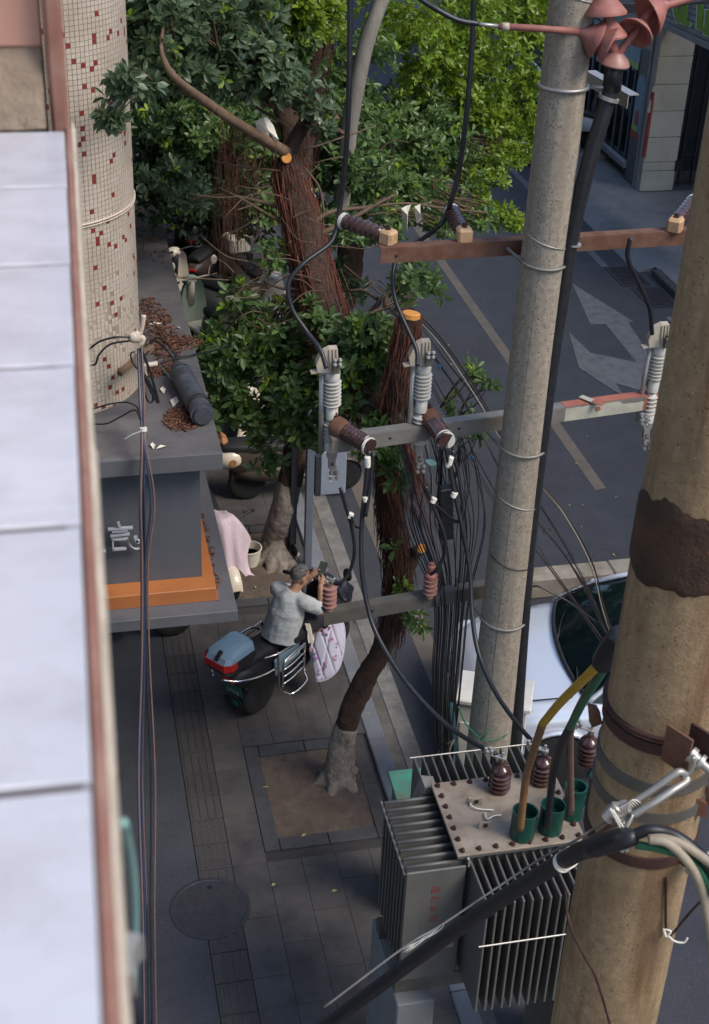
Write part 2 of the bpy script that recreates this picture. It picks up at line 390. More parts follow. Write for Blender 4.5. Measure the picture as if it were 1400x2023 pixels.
class MB:
    """collects shapes; build() links them as ONE mesh object"""

    def __init__(s):
        s.v, s.f = [], []

    def add(s, vs, fs):
        o = len(s.v)
        s.v += [tuple(x) for x in vs]
        s.f += [tuple(i + o for i in f) for f in fs]
        return s

    def box(s, c, size, rot=None, bev=0.0):
        c = V(c)
        hx, hy, hz = size[0] / 2, size[1] / 2, size[2] / 2
        R = rot if isinstance(rot, Matrix) else (Euler(rot).to_matrix() if rot else None)
        if bev <= 0:
            pts = [V(x * hx, y * hy, z * hz) for z in (-1, 1) for y in (-1, 1) for x in (-1, 1)]
            fs = [(0, 2, 3, 1), (4, 5, 7, 6), (0, 1, 5, 4), (2, 6, 7, 3), (0, 4, 6, 2), (1, 3, 7, 5)]
        else:
            b = min(bev, hx * .9, hy * .9, hz * .9)
            pts, idx = [], {}
            for sx in (-1, 1):
                for sy in (-1, 1):
                    for sz in (-1, 1):
                        for a in range(3):
                            p = [sx * hx, sy * hy, sz * hz]
                            for k in range(3):
                                if k != a:
                                    p[k] -= (sx, sy, sz)[k] * b
                            idx[(sx, sy, sz, a)] = len(pts)
                            pts.append(V(p))
            fs = []
            q = [(-1, -1), (1, -1), (1, 1), (-1, 1)]
            for a in range(3):
                for sg in (-1, 1):
                    loop = []
                    for (u, w) in q:
                        k = [0, 0, 0]
                        k[a] = sg
                        k[(a + 1) % 3] = u
                        k[(a + 2) % 3] = w
                        loop.append(idx[(k[0], k[1], k[2], a)])
                    fs.append(tuple(loop if sg > 0 else loop[::-1]))
            for a in range(3):
                b1, b2 = (a + 1) % 3, (a + 2) % 3
                for u in (-1, 1):
                    for w in (-1, 1):
                        k0 = [0, 0, 0]
                        k0[b1], k0[b2] = u, w
                        k1 = list(k0)
                        k0[a], k1[a] = -1, 1
                        loop = [idx[(*k0, b1)], idx[(*k1, b1)], idx[(*k1, b2)], idx[(*k0, b2)]]
                        fs.append(tuple(loop if u * w < 0 else loop[::-1]))
            for sx in (-1, 1):
                for sy in (-1, 1):
                    for sz in (-1, 1):
                        loop = [idx[(sx, sy, sz, a)] for a in range(3)]
                        fs.append(tuple(loop if sx * sy * sz > 0 else loop[::-1]))
        if R:
            pts = [R @ p for p in pts]
        return s.add([p + c for p in pts], fs)

    def bar(s, a, b, w, h, up=(0, 0, 1), bev=0.0):
        """rectangular bar from a to b"""
        a, b = V(a), V(b)
        d = b - a
        z = V(up)
        x = d.normalized()
        y = z.cross(x).normalized()
        z = x.cross(y)
        R = Matrix((x, y, z)).transposed()
        return s.box((a + b) / 2, (d.length, w, h), R, bev)

    def tube(s, pts, r, n=8, caps=True, seed=None, rough=0.0, flat=1.0):
        pts = [V(p) for p in pts]
        k = len(pts)
        rs = [r] * k if not hasattr(r, '__len__') else list(r)
        t0 = (pts[1] - pts[0]).normalized()
        up = V(0, 0, 1) if abs(t0.z) < 0.9 else V(1, 0, 0)
        nrm = (up - t0 * up.dot(t0)).normalized()
        rr = random.Random(seed) if seed is not None else None
        ph = [rr.uniform(0, 6.28) for _ in range(6)] if rr else None
        vs = []
        for i, p in enumerate(pts):
            if i == 0:
                t = t0
            elif i == k - 1:
                t = (pts[i] - pts[i - 1]).normalized()
            else:
                t = (pts[i + 1] - pts[i - 1]).normalized()
            nrm = (nrm - t * nrm.dot(t))
            nrm = nrm.normalized() if nrm.length > 1e-6 else V(1, 0, 0)
            bn = t.cross(nrm)
            for j in range(n):
                a = 2 * PI * j / n
                q = rs[i]
                if rr:
                    q *= 1 + rough * (math.sin(3 * a + ph[0] + i * .21) * .5 + math.sin(5 * a + ph[1] - i * .33) * .4 + math.sin(2 * a + ph[2] + i * .5) * .5 + rr.uniform(-.3, .3))
                vs.append(p + nrm * (math.cos(a) * q) + bn * (math.sin(a) * q * flat))
        fs = []
        for i in range(k - 1):
            for j in range(n):
                a, b = i * n + j, i * n + (j + 1) % n
                fs.append((a, b, b + n, a + n))
        if caps:
            fs.append(tuple(range(n))[::-1])
            fs.append(tuple((k - 1) * n + j for j in range(n)))
        return s.add(vs, fs)

    def cyl(s, a, b, r, n=16, r2=None):
        return s.tube([a, b], [r, r if r2 is None else r2], n)

    def lathe(s, prof, origin=(0, 0, 0), axis=(0, 0, 1), n=20):
        """prof: list of (radius, distance along axis)"""
        o, z = V(origin), V(axis).normalized()
        x = (V(1, 0, 0) if abs(z.x) < 0.9 else V(0, 1, 0)).cross(z).normalized()
        y = z.cross(x)
        vs, fs = [], []
        for (r, h) in prof:
            for j in range(n):
                a = 2 * PI * j / n
                vs.append(o + z * h + (x * math.cos(a) + y * math.sin(a)) * max(r, 1e-4))
        for i in range(len(prof) - 1):
            for j in range(n):
                a, b = i * n + j, i * n + (j + 1) % n
                fs.append((a, b, b + n, a + n))
        fs.append(tuple(range(n))[::-1])
        fs.append(tuple((len(prof) - 1) * n + j for j in range(n)))
        return s.add(vs, fs)

    def prism(s, poly, d):
        """flat polygon (3-D points) extruded by vector d"""
        poly = [V(p) for p in poly]
        d = V(d)
        n = len(poly)
        nrm = V(0, 0, 0)
        for i in range(n):
            a, b = poly[i], poly[(i + 1) % n]
            nrm += a.cross(b)
        if nrm.dot(d) > 0:
            poly = poly[::-1]
        fs = [tuple(range(n)), tuple(range(2 * n - 1, n - 1, -1))]
        for i in range(n):
            j = (i + 1) % n
            fs.append((j, i, i + n, j + n))
        return s.add(poly + [p + d for p in poly], fs)

    def ball(s, c, r, n=12, m=8, R=None):
        c = V(c)
        rx, ry, rz = (r, r, r) if not hasattr(r, '__len__') else r
        vs, fs = [], []
        for i in range(m + 1):
            t = PI * i / m
            for j in range(n):
                a = 2 * PI * j / n
                p = V(math.sin(t) * math.cos(a) * rx, math.sin(t) * math.sin(a) * ry, math.cos(t) * rz)
                vs.append(c + (R @ p if R else p))
        for i in range(m):
            for j in range(n):
                a, b = i * n + j, i * n + (j + 1) % n
                fs.append((a, a + n, b + n, b))
        return s.add(vs, fs)

    def grid(s, rows, closed=False):
        """rows of equal-length point lists"""
        n = len(rows[0])
        vs = [p for r in rows for p in r]
        fs = []
        for i in range(len(rows) - 1):
            for j in range(n - (0 if closed else 1)):
                a, b = i * n + j, i * n + (j + 1) % n
                fs.append((a, b, b + n, a + n))
        return s.add(vs, fs)

    def mesh(s, name, m, smooth=False):
        me = bpy.data.meshes.new(name)
        me.from_pydata(s.v, [], s.f)
        me.materials.append(MATS[m])
        if smooth:
            me.polygons.foreach_set('use_smooth', [True] * len(me.polygons))
            if smooth is not True:
                try:
                    me.set_sharp_from_angle(angle=math.radians(smooth))
                except Exception:
                    pass
        me.update()
        return me

    def build(s, name, m, parent=None, smooth=False):
        return link(name, s.mesh(name, m, smooth), parent)


def link(name, data, parent=None):
    o = bpy.data.objects.new(name, data)
    COL.objects.link(o)
    if parent is not None:
        o.parent = parent
        if not parent.get('_local'):
            t = V(0, 0, 0)
            q = parent
            while q is not None:
                t = t + q.location
                q = q.parent
            if parent.type == 'EMPTY':
                o.matrix_parent_inverse = Matrix.Translation(-t)
    return o


def tag(o, label=None, cat=None, group=None, kind=None):
    if label:
        o['label'] = label
    if cat:
        o['category'] = cat
    if group:
        o['group'] = group
    if kind:
        o['kind'] = kind
    return o


def thing(name, label, cat, loc=(0, 0, 0), group=None, local=False, rz=0.0):
    """Empty at the base of a thing; parts are given in world coordinates unless local"""
    o = bpy.data.objects.new(name, None)
    COL.objects.link(o)
    o.empty_display_size = 0.1
    o.location = loc
    o.rotation_euler = (0, 0, rz)
    if local:
        o['_local'] = 1
    return tag(o, label, cat, group)


def spline(pts, k=8):
    p = [V(x) for x in pts]
    if len(p) < 3:
        return [p[0].lerp(p[-1], i / k) for i in range(k + 1)]
    p = [p[0] * 2 - p[1]] + p + [p[-1] * 2 - p[-2]]
    out = []
    for i in range(1, len(p) - 2):
        a, b, c, d = p[i - 1:i + 3]
        for j in range(k):
            t = j / k
            out.append(0.5 * ((2 * b) + (c - a) * t + (2 * a - 5 * b + 4 * c - d) * t * t + (3 * b - a - 3 * c + d) * t ** 3))
    out.append(p[-2])
    return out


def lerp_list(vals, k):
    """resample radii to match spline()"""
    n = len(vals)
    m = (n - 1) * k
    return [vals[min(i // k, n - 2)] + (vals[min(i // k, n - 2) + 1] - vals[min(i // k, n - 2)]) * (i / k - min(i // k, n - 2)) for i in range(m + 1)]


def cable(name, pts, r, m, label=None, cat='cable', parent=None, group=None, k=10, n=7):
    o = MB().tube(spline(pts, k), r, n).build(name, m, parent, True)
    if label:
        tag(o, label, cat, group)
    return o


def ring(mb, c, r, w, tube_r=None, n=28, a0=0.0, a1=2 * PI, thick=0.006):
    """flat band (height w) round a vertical pole, or a round rod ring if tube_r"""
    c = V(c)
    if tube_r:
        k = max(6, int(n * abs(a1 - a0) / (2 * PI)))
        pts = [c + V(math.cos(a0 + (a1 - a0) * i / k) * r, math.sin(a0 + (a1 - a0) * i / k) * r, 0) for i in range(k + 1)]
        mb.tube(pts, tube_r, 8)
    else:
        mb.lathe([(r, -w / 2), (r + thick, -w / 2), (r + thick, w / 2), (r, w / 2)], c, (0, 0, 1), n)
    return mb


def sheet(name, pts, z, m, parent=None, kind=None):
    """flat painted or paved sheet, 3 mm thick"""
    mb = MB().prism([V(p[0], p[1], z - 0.003) for p in pts], (0, 0, 0.003))
    o = mb.build(name, m, parent)
    if kind:
        o['kind'] = kind
    return o


def text_mesh(cu):
    """flat lettering as a real mesh"""
    o = bpy.data.objects.new('tmp', cu)
    COL.objects.link(o)
    bpy.context.view_layer.update()
    me = bpy.data.meshes.new_from_object(o)
    bpy.data.objects.remove(o)
    return me

# ================================================================== the ground
ROAD = -0.10
g = MB().box((30, 60, ROAD - 0.5), (300, 300, 1.0))
tag(g.build('road', 'asphalt'), kind='structure')

# pavement on the near side: bed, then slabs, tactile strips, kerb stones
pv = MB().box((-8.7, 30, -0.066), (22.6, 120, 0.09)).build('pavement', 'paving_bed')
pv['kind'] = 'structure'
PIT1 = (1.40, 2.56, 8.72, 10.08)
PIT2 = (1.46, 2.56, 12.35, 13.95)
PITS = (PIT1, PIT2)


def in_pit(x0, x1, y0, y1):
    for p in PITS:
        if x1 > p[0] + .01 and x0 < p[1] - .01 and y1 > p[2] + .01 and y0 < p[3] - .01:
            return True
    return False


slab_me, slab_half = None, None


def slab_mesh(w, l, m, h=0.05):
    return MB().box((0, 0, -h / 2), (w - 0.0028, l - 0.0028, h), None, 0.001).mesh('paving_slab', m)


SL = slab_mesh(0.30, 0.60, 'paving')
SL2 = slab_mesh(0.30, 0.30, 'paving')


def put(name, me, x, y, z, parent):
    o = bpy.data.objects.new(name, me)
    COL.objects.link(o)
    o.parent = parent
    o.location = (x, y, z)
    return o


# tactile tile meshes
tb = MB().box((0, 0, -0.025), (0.292, 0.292, 0.05), None, 0.003)
for k in range(4):
    tb.box((-0.105 + 0.07 * k, 0, 0.0025), (0.034, 0.27, 0.006), None, 0.002)
TAC_BAR = tb.mesh('tactile_slab', 'tactile')
td = MB().box((0, 0, -0.025), (0.292, 0.292, 0.05), None, 0.003)
for i in range(5):
    for j in range(5):
        td.lathe([(0.017, 0), (0.014, 0.004), (0.008, 0.006)], (-0.112 + 0.056 * i, -0.112 + 0.056 * j, 0), n=8)
TAC_DOT = td.mesh('tactile_slab', 'tactile')

MANHOLE = (0.86, 8.17, 0.335)
NX0 = -0.4
n_sl = 0
for ix in range(4, 10):
    x0 = NX0 + 0.30 * ix
    if ix == 4:                                   # tactile column
        y = 5.6
        while y < 15.2:
            if True:
                dot = abs(y + .15 - 8.95) < .31
                put('tactile_slab', TAC_DOT if dot else TAC_BAR, x0 + .15, y + .15, random.uniform(-.002, .002), pv)
            y += 0.30
        continue
    y = 5.3 + (0.3 if ix % 2 else 0.0)
    while y < 15.4:
        a = (x0, x0 + .3, y, y + .6)
        if ix in (5, 6) and abs(y + .3 - 8.95) < .31 and not in_pit(*a):
            pass
        if not in_pit(*a):
            if True:
                put('paving_slab', SL, x0 + .15, y + .3, random.uniform(-.003, .003), pv)
        else:
            for yy in (y, y + .3):
                if not in_pit(x0, x0 + .3, yy, yy + .3):
                    put('paving_slab', SL2, x0 + .15, yy + .15, random.uniform(-.003, .003), pv)
        y += 0.60
# beyond the picked-out slabs the pavement goes on as one surface
tag(sheet('pavement_far', [(-4, 15.41), (2.6, 15.41), (2.6, 80), (-4, 80)], 0.0, 'paving', pv))
sheet('pavement_strip', [(NX0, 5.3), (NX0 + 1.198, 5.3), (NX0 + 1.198, 15.4), (NX0, 15.4)], 0.0, 'asphalt', pv)  # dark asphalt colour stands in for the building's shade on the pavement
sheet('pavement_near', [(NX0, -6), (2.6, -6), (2.6, 5.29), (NX0, 5.29)], 0.0, 'paving', pv)
sheet('pavement_by_wall', [(-4, -6), (NX0 - .004, -6), (NX0 - .004, 15.4), (-4, 15.4)], 0.0, 'paving', pv)
# kerb stones
KS = MB().box((0, 0, -0.10), (0.172, 0.992, 0.22), None, 0.012).mesh('kerb_stone', 'kerb_stone')
kb = MB().box((2.69, 35, -0.16), (0.12, 110, 0.2)).build('kerb', 'paving_bed')
kb['kind'] = 'structure'
for i in range(17):
    put('kerb_stone', KS, 2.69, 4.5 + i * 1.0, random.uniform(.0, .008), kb)
MB().box((2.69, 51.2, -0.09), (0.172, 60, 0.2)).build('kerb_run', 'kerb_stone', kb)

# tree pits: stone frames, soil
for p, nm in ((PIT1, 'a'), (PIT2, 'b')):
    fr = MB().box(((p[0] + p[1]) / 2, (p[2] + p[3]) / 2, -0.075), (p[1] - p[0], p[3] - p[2], 0.05)).build('tree_pit', 'paving_bed')
    fr['kind'] = 'structure'
    w = 0.14
    for (x0, x1, y0, y1) in ((p[0], p[0] + w, p[2], p[3]), (p[0] + w, p[1] - w, p[2], p[2] + w), (p[0] + w, p[1] - w, p[3] - w, p[3]), (p[1] - w, p[1], p[2], p[3])):
        horiz = (x1 - x0) > (y1 - y0)
        nst = 2
        for k in range(nst):
            if horiz:
                a, b = x0 + (x1 - x0) * k / nst, x0 + (x1 - x0) * (k + 1) / nst
                MB().box(((a + b) / 2, (y0 + y1) / 2, -0.02), (b - a - .006, y1 - y0 - .004, 0.06), None, .005).build('border_stone', 'pit_stone', fr)
            else:
                a, b = y0 + (y1 - y0) * k / nst, y0 + (y1 - y0) * (k + 1) / nst
                MB().box(((x0 + x1) / 2, (a + b) / 2, -0.02), (x1 - x0 - .004, b - a - .006, 0.06), None, .005).build('border_stone', 'pit_stone' if p is PIT2 or x0 < 2 else 'paving', fr)
    rows = []
    nn = 26
    for i in range(nn + 1):
        r = []
        for j in range(nn + 1):
            x = p[0] + w + (p[1] - p[0] - 2 * w) * j / nn
            y = p[2] + w + (p[3] - p[2] - 2 * w) * i / nn
            d = math.hypot(x - 2.2, y - (9.45 if p is PIT1 else 13.2))
            r.append(V(x, y, -0.012 + 0.03 * math.exp(-(d / .40) ** 2) + random.uniform(-.005, .005)))
        rows.append(r)
    MB().grid(rows).build('soil', 'soil', fr, True)

# manhole cover
mh = thing('manhole_cover', 'round dark iron manhole cover set in the pavement slabs', 'manhole cover', (MANHOLE[0], MANHOLE[1], -0.02))
MB().lathe([(MANHOLE[2] - .035, -0.03), (MANHOLE[2], -0.03), (MANHOLE[2], 0.002), (MANHOLE[2] - .03, 0.004), (MANHOLE[2] - .035, 0.0)], (MANHOLE[0], MANHOLE[1], .007), n=48).build('rim', 'iron', mh)
q = MB().lathe([(MANHOLE[2] - .04, -0.03), (MANHOLE[2] - .04, -0.004)], (MANHOLE[0], MANHOLE[1], .007), n=48)
for r_ in (0.11, 0.2, 0.27):
    q.lathe([(r_ - .012, -0.006), (r_ - .010, 0.001), (r_ + .010, 0.001), (r_ + .012, -0.006)], (MANHOLE[0], MANHOLE[1], .007), n=48)
for k in range(16):
    a = k * PI / 8
    q.box((MANHOLE[0] + math.cos(a) * .235, MANHOLE[1] + math.sin(a) * .235, +.0045), (.05, .012, .007), (0, 0, a))
q.build('lid', 'iron', mh)
MB().lathe([(0.022, -0.004), (0.022, 0.003)], (MANHOLE[0] + .02, MANHOLE[1] + .225, .007), n=12).build('lift_hole', 'iron_black', mh)

# gutter strip and painted lines on the road
sheet('gutter_strip', [(2.785, 3), (2.915, 3), (2.915, 60), (2.785, 60)], ROAD + .004, 'gutter', None, 'structure')
sheet('edge_line', [(2.925, 8.6), (3.10, 8.6), (3.10, 60), (2.925, 60)], ROAD + .004, 'line_white', None, 'structure')
sheet('parking_line', [(3.46, 9.6), (3.68, 9.6), (3.68, 16), (3.46, 16)], ROAD + .004, 'line_yellow', None, 'structure')
sheet('lane_line', [(6.56, 14.30), (6.72, 14.34), (6.72, 24.0), (6.56, 24.0)], ROAD + .004, 'line_yellow', None, 'structure')
ra = MB()
# the two road arrows, in ground metres (surveyed off the photograph)
arrow1 = [(1130, 560), (1166, 641), (1196, 640), (1262, 722), (1330, 810), (1350, 800), (1240, 637), (1252, 636), (1190, 598)]
arrow2 = [(1123, 656), (1143, 727), (1236, 788), (1216, 758), (1290, 780), (1330, 790), (1326, 730), (1166, 698)]
for i, ar in enumerate((arrow1, arrow2)):
    pts = [onz(x, y, ROAD) for x, y in ar]
    sheet('road_arrow', [(p.x, p.y) for p in pts], ROAD + .004 + .004 * i, 'line_grey', None, 'structure')
pts = [onz(x, y, ROAD) for x, y in ((1149, 430), (1160, 425), (1196, 470), (1172, 472))]
sheet('side_line', [(9.42, 21.6), (9.56, 21.6), (9.56, 34), (9.42, 34)], ROAD + .004, 'line_grey', None, 'structure')
sheet('side_line', [(9.7, 13), (9.84, 13), (9.84, 19.4), (9.7, 19.4)], ROAD + .004, 'line_white', None, 'structure')

# far pavement with a dropped entrance and a dark kerb
fp = MB().box((26.5, 40, -0.26), (32.4, 130, 0.5)).build('far_pavement', 'far_paving')
fp['kind'] = 'structure'
for i in range(6):
    MB().box((10.22, 15.6 + i * 1.0, -0.1), (0.16, .985, 0.28), None, .015).build('kerb_stone', 'far_kerb', fp)
MB().prism([V(10.2, 21.3, ROAD - .01), V(10.2, 27, ROAD - .01), V(10.2 + .1, 27, 0.0), V(10.2 + .1, 21.3, 0.0)], (-.35, 0, -0.1)).build('entrance_ramp', 'far_paving', fp)
MB().box((10.6, 27.3, 0.03), (2.4, 0.16, .16), None, .01).build('kerb_stone', 'far_paving', fp)
# drain grates
for i, (gx, gy) in enumerate(((9.72, 21.15), (9.84, 20.2))):
    t = thing('drain_grate', ('slotted iron drain grate at the far kerb, the one farther from the camera', 'slotted iron drain grate at the far kerb, the nearer of the two')[i], 'drain grate', (gx, gy, ROAD), 'far kerb drain grates')
    fr = MB()
    for sx in (-1, 1):
        fr.box((gx + sx * .24, gy, ROAD + .006), (.04, .86, .02))
    for sy in (-1, 1):
        fr.box((gx, gy + sy * .41, ROAD + .0055), (.44, .04, .02))
    fr.build('frame', 'iron', t)
    MB().box((gx, gy, ROAD + .002), (.44, .78, .004)).build('sump', 'iron_black', t)
    for k in range(13):
        MB().box((gx, gy - .36 + .06 * k, ROAD + .009), (.44, .022, .012)).build('bar', 'iron', t)

# concrete kerb across the side of the parking bay
ck = thing('concrete_kerb', 'low pale concrete kerb running behind the silver car', 'kerb', (6, 12.25, ROAD))
for k in range(5):
    MB().box((5.25 + k * 1.2 + .1, 12.25 + .012 * k, ROAD + .13), (1.19, .26, .26), None, .015).build('kerb_stone', 'concrete_kerb', ck)

# scattered fallen leaves on the road
fl = MB()
for (px, py) in ((1217, 982), (1150, 998), (1125, 998), (1149, 1040), (1212, 1096), (1160, 862), (877 + 15, 720), (940, 688), (924, 696), (1138, 915), (886, 682), (630, 1025), (505, 1160), (612, 1040), (690, 1535), (600, 1650), (525, 1555), (727, 1410), (660, 1760), (540, 1748)):
    p = onz(px, py, ROAD + .012 if px > 760 else .012)
    a = random.uniform(0, 6.28)
    l, w = random.uniform(.04, .07), random.uniform(.008, .016)
    dx, dy = V(math.cos(a) * l / 2, math.sin(a) * l / 2, 0), V(-math.sin(a) * w, math.cos(a) * w, 0)
    fl.add([p - dx, p + dy + V(0, 0, .008), p + dx, p - dy + V(0, 0, .004)], [(0, 3, 2, 1)])
tag(fl.build('fallen_leaves', 'fallen_leaf'), 'scattered small yellow leaves lying on the road and pavement', 'leaves', kind='stuff')

# ================================================================== the camera's own building: ledge, end wall
LZ = 8.45
rd0 = random.Random(2)
led = thing('window_ledge', 'white glazed tile ledge with brown painted edge close to the camera', 'ledge', (-0.2, 1.0, LZ))
MB().box((-0.272, 0.70, LZ - 0.0805), (0.53, 2.30, 0.16)).build('bed', 'grout', led)
ys = [1.846, 1.622, 1.379, 1.139, .873, .601, .335, .07, -.20]


def edge_x(y):
    return 0.0005 + 0.0205 * (y - .60)


for k in range(8):
    for c in range(2):
        ym, yl = (ys[k] + ys[k + 1]) / 2, ys[k] - ys[k + 1]
        x1 = edge_x(ym) - .003 - 0.262 * c
        MB().box((x1 - .129, ym, LZ - .004), (.258, yl - .007, .012), (0, 0, -.0205), .0008).build('tile', 'tile_white', led, 40)
rows = []
for i in range(40):
    y = 1.87 - i * 0.06
    j = random.uniform(-.0005, .0005)
    e = edge_x(y)
    rows.append([V(e - .0025, y, LZ - .004), V(e - .0005, y, LZ + .0005), V(e + .0045 + j, y, LZ - .001), V(e + .0062 + j, y, LZ - .008), V(e + .0062 + j, y, LZ - .10)])
MB().grid(rows).build('edge_strip', 'brown_trim', led, True)
rows = []
for i in range(220):
    y = 1.92 - i * 0.0105
    j = random.uniform(-.0007, .0008) + .0005 * math.sin(i * .37) + (.0014 if rd0.random() < .07 else 0)
    e = edge_x(y) + .0064
    rows.append([V(e, y, LZ - .009), V(e + .0026 + j * .6, y, LZ - .010), V(e + .0036 + j, y, LZ - .016), V(e + .0036 + j, y, LZ - .16)])
MB().grid(rows).build('mortar_edge', 'cream_mortar', led, True)

ew = thing('end_wall', 'pink tiled wall corner with brown painted edge above the white ledge', 'wall', (-0.2, 1.9, LZ))
MB().box((-0.296, 2.06, LZ + .80), (0.60, 0.30, 1.70)).build('wall_core', 'brown_mortar', ew)
for k in range(4):
    z0 = LZ + .095 + k * .40
    for c in range(2):
        MB().box((.004 - .3 * c - .15 + .001, 1.905, z0 + .2), (.297, .012, .396), None, .003).build('wall_tile', 'tile_pink', ew)
MB().box((0.0185, 2.03, LZ + .83), (0.024, 0.33, 1.68), None, .005).build('corner_strip', 'brown_trim', ew)
rows = []
for i in range(14):
    x = -.6 + i * .6 / 13
    j = random.uniform(-.008, .008)
    rows.append([V(x, 1.85 + j, LZ + .003), V(x, 1.862 + j * .5, LZ + .05 + j), V(x, 1.905, LZ + .098)])
MB().grid(rows).build('mortar_joint', 'brown_mortar', ew, True)

# building body below and beside (mostly hidden behind ledge and column)
bd = thing('apartment_building', 'plastered apartment block wall behind the mosaic column', 'building', (-3, 8, 0))
MB().box((-4.6, 0.5, 4.13), (8.6, 4.6, 8.24)).build('wall', 'wall_plaster', bd)
MB().box((-4.6, 24.3, 9.5), (7.9, 31, 19.0)).build('wall', 'wall_dark', bd)  # carried up out of view to block sky and darken the pavement
MB().box((-5.2, -6.0, 9.5), (8.6, 16.0, 19.0)).build('wall', 'wall_plaster', bd)  # unseen mass behind the camera, raised to block sky from the left
for k in range(5):
    w_ = MB().box((-.64, 13.5 + 3.2 * k, 5.9), (.06, 1.5, 1.4)).build('window', 'shop_dark', bd)
    for sy in (-.78, 0, .78):
        MB().box((-.615, 13.5 + 3.2 * k + sy, 5.9), (.05, .06, 1.5)).build('frame', 'sign_grey', w_)
MB().box((-.63, 24, 1.5), (.05, 28, 2.6)).build('shopfront', 'shop_dark', bd)
# small things at the foot of the ledge: teal pipe and a broken bracket
cable('conduit', [onz(243, 1625, 8.36), onz(249, 1650, 8.3), onz(262, 1730, 8.2), onz(266, 1830, 8.1), onz(262, 1960, 8.0)], .0035, 'teal_pvc', 'thin pale green pipe hanging below the ledge edge', 'pipe', n=8)
br = [onz(x, y, 8.30) for x, y in ((243, 1838), (263, 1842), (282, 1848), (270, 1862), (262, 1890), (268, 1925), (240, 1925))]
tag(MB().prism(br, (0, 0, -.02)).build('wall_bracket', 'galv'), 'broken grey metal bracket at the foot of the ledge', 'bracket')

# ================================================================== mosaic column
CCX, CCY, CR = -0.12, 10.10, 0.72
mc = thing('mosaic_column', 'round column faced with cream mosaic and scattered red mosaic tiles', 'column', (CCX, CCY, 4.0))
MB().lathe([(CR - .004, 0), (CR - .004, 5.5)], (CCX, CCY, 4.0), n=96).build('core', 'mosaic_base', mc, 40)
P_ = 0.035
NA = int(2 * PI * CR / P_)
NZ = int(4.2 / P_)
white = MB()
redme = None
rd = random.Random(5)


def mosaic_quad(i, k, w):
    a = 2 * PI * (i + .5) / NA
    z = 4.005 + P_ * (k + .5)
    h = P_ * .43
    da = (P_ * .44) / CR
    out = []
    for (sa, sz) in ((-1, -1), (1, -1), (1, 1), (-1, 1)):
        out.append(V(CCX + math.cos(a + sa * da) * CR, CCY + math.sin(a + sa * da) * CR, z + sz * h))
    inn = [V(CCX + (p.x - CCX) * .992, CCY + (p.y - CCY) * .992, p.z) for p in out]
    return out, inn


for k in range(NZ):
    for i in range(NA):
        a = 2 * PI * (i + .5) / NA
        ax, ay = math.cos(a), math.sin(a)
        if ay > 0.45 or ax < -0.75:        # the side turned to the building
            continue
        bare = k < 32 and rd.random() < (0.30 if (k in range(14, 23) and ax > .05) else 0.04)
        if bare:
            continue
        isred = rd.random() < .046
        o, n_ = mosaic_quad(i, k, 1)
        vs = o + n_
        fs = [(0, 1, 2, 3), (4, 5, 1, 0), (5, 6, 2, 1), (6, 7, 3, 2), (7, 4, 0, 3)]
        if isred and ax > -.35 and ay < .3:
            MB().add([p + V(ax, ay, 0) * .0005 for p in vs], fs).build('mosaic_tile', 'mosaic_red', mc)
        else:
            white.add(vs, fs)
wo = white.build('mosaic_field', 'mosaic_white', mc)
wo['kind'] = 'stuff'
ring(MB(), (CCX, CCY, 5.52), CR + .006, 0, .007, 60, -1.9, .9).build('wire_tie', 'pvc_cream', mc, True)
ring(MB(), (CCX, CCY, 5.50), CR + .006, 0, .006, 60, -1.9, .9).build('wire_tie', 'cream_mortar', mc, True)

# ================================================================== shop canopy
CTOP = 4.03
cn = thing('shop_canopy', 'grey shop canopy with sign fascia, orange band and lower ledge', 'canopy', (0.2, 8.8, 2.6))
CBACK = 16.4
roof = MB().box((-0.10, (8.76 + CBACK) / 2, CTOP - .07), (2.30, CBACK - 8.76, .12)).build('roof_slab', 'canopy_grey', cn)
ye = [8.72, 10.05, 11.55, 13.35, 14.85, CBACK]
for k in range(5):
    MB().box((-0.09, (ye[k] + ye[k + 1]) / 2, CTOP - .07), (2.32, ye[k + 1] - ye[k] - .012, .14), None, .004).build('roof_panel', 'canopy_roof' if k else 'canopy_roof', roof)
MB().box((-0.09, 8.715, CTOP - .068), (2.322, .012, .132), None, .002).build('front_edge', 'canopy_grey', roof)
fas = MB().box((-0.16, (8.85 + CBACK) / 2, 3.365), (2.166, CBACK - 8.85 - .1, 1.05)).build('fascia', 'canopy_fascia', cn)
ob = MB().box((-0.10, (8.70 + CBACK) / 2, 2.78), (2.228, CBACK - 8.7 - .06, .12), None, .006).build('orange_band', 'orange', cn)
MB().box((-0.085, (8.69 + CBACK) / 2, 2.7235), (2.245, CBACK - 8.69 - .08, .006)).build('sealant_line', 'brown_trim', cn)
MB().box((-0.03, (8.58 + CBACK) / 2, 2.668), (2.374, CBACK - 8.58, .10), None, .004).build('lower_ledge', 'canopy_grey', cn)


def sg(x, y, Y=8.846):
    return ony(190 + x / 4.667, 880 + y / 4.667, Y)


def stroke(mb, pts, w=.011, d=.03):
    pts = [V(p) for p in pts]
    for a, b in zip(pts[:-1], pts[1:]):
        e = (b - a).normalized() * w * .4
        mb.bar(a - e + V(0, -d / 2, 0), b + e + V(0, -d / 2, 0), w, d, up=(0, 1, 0))


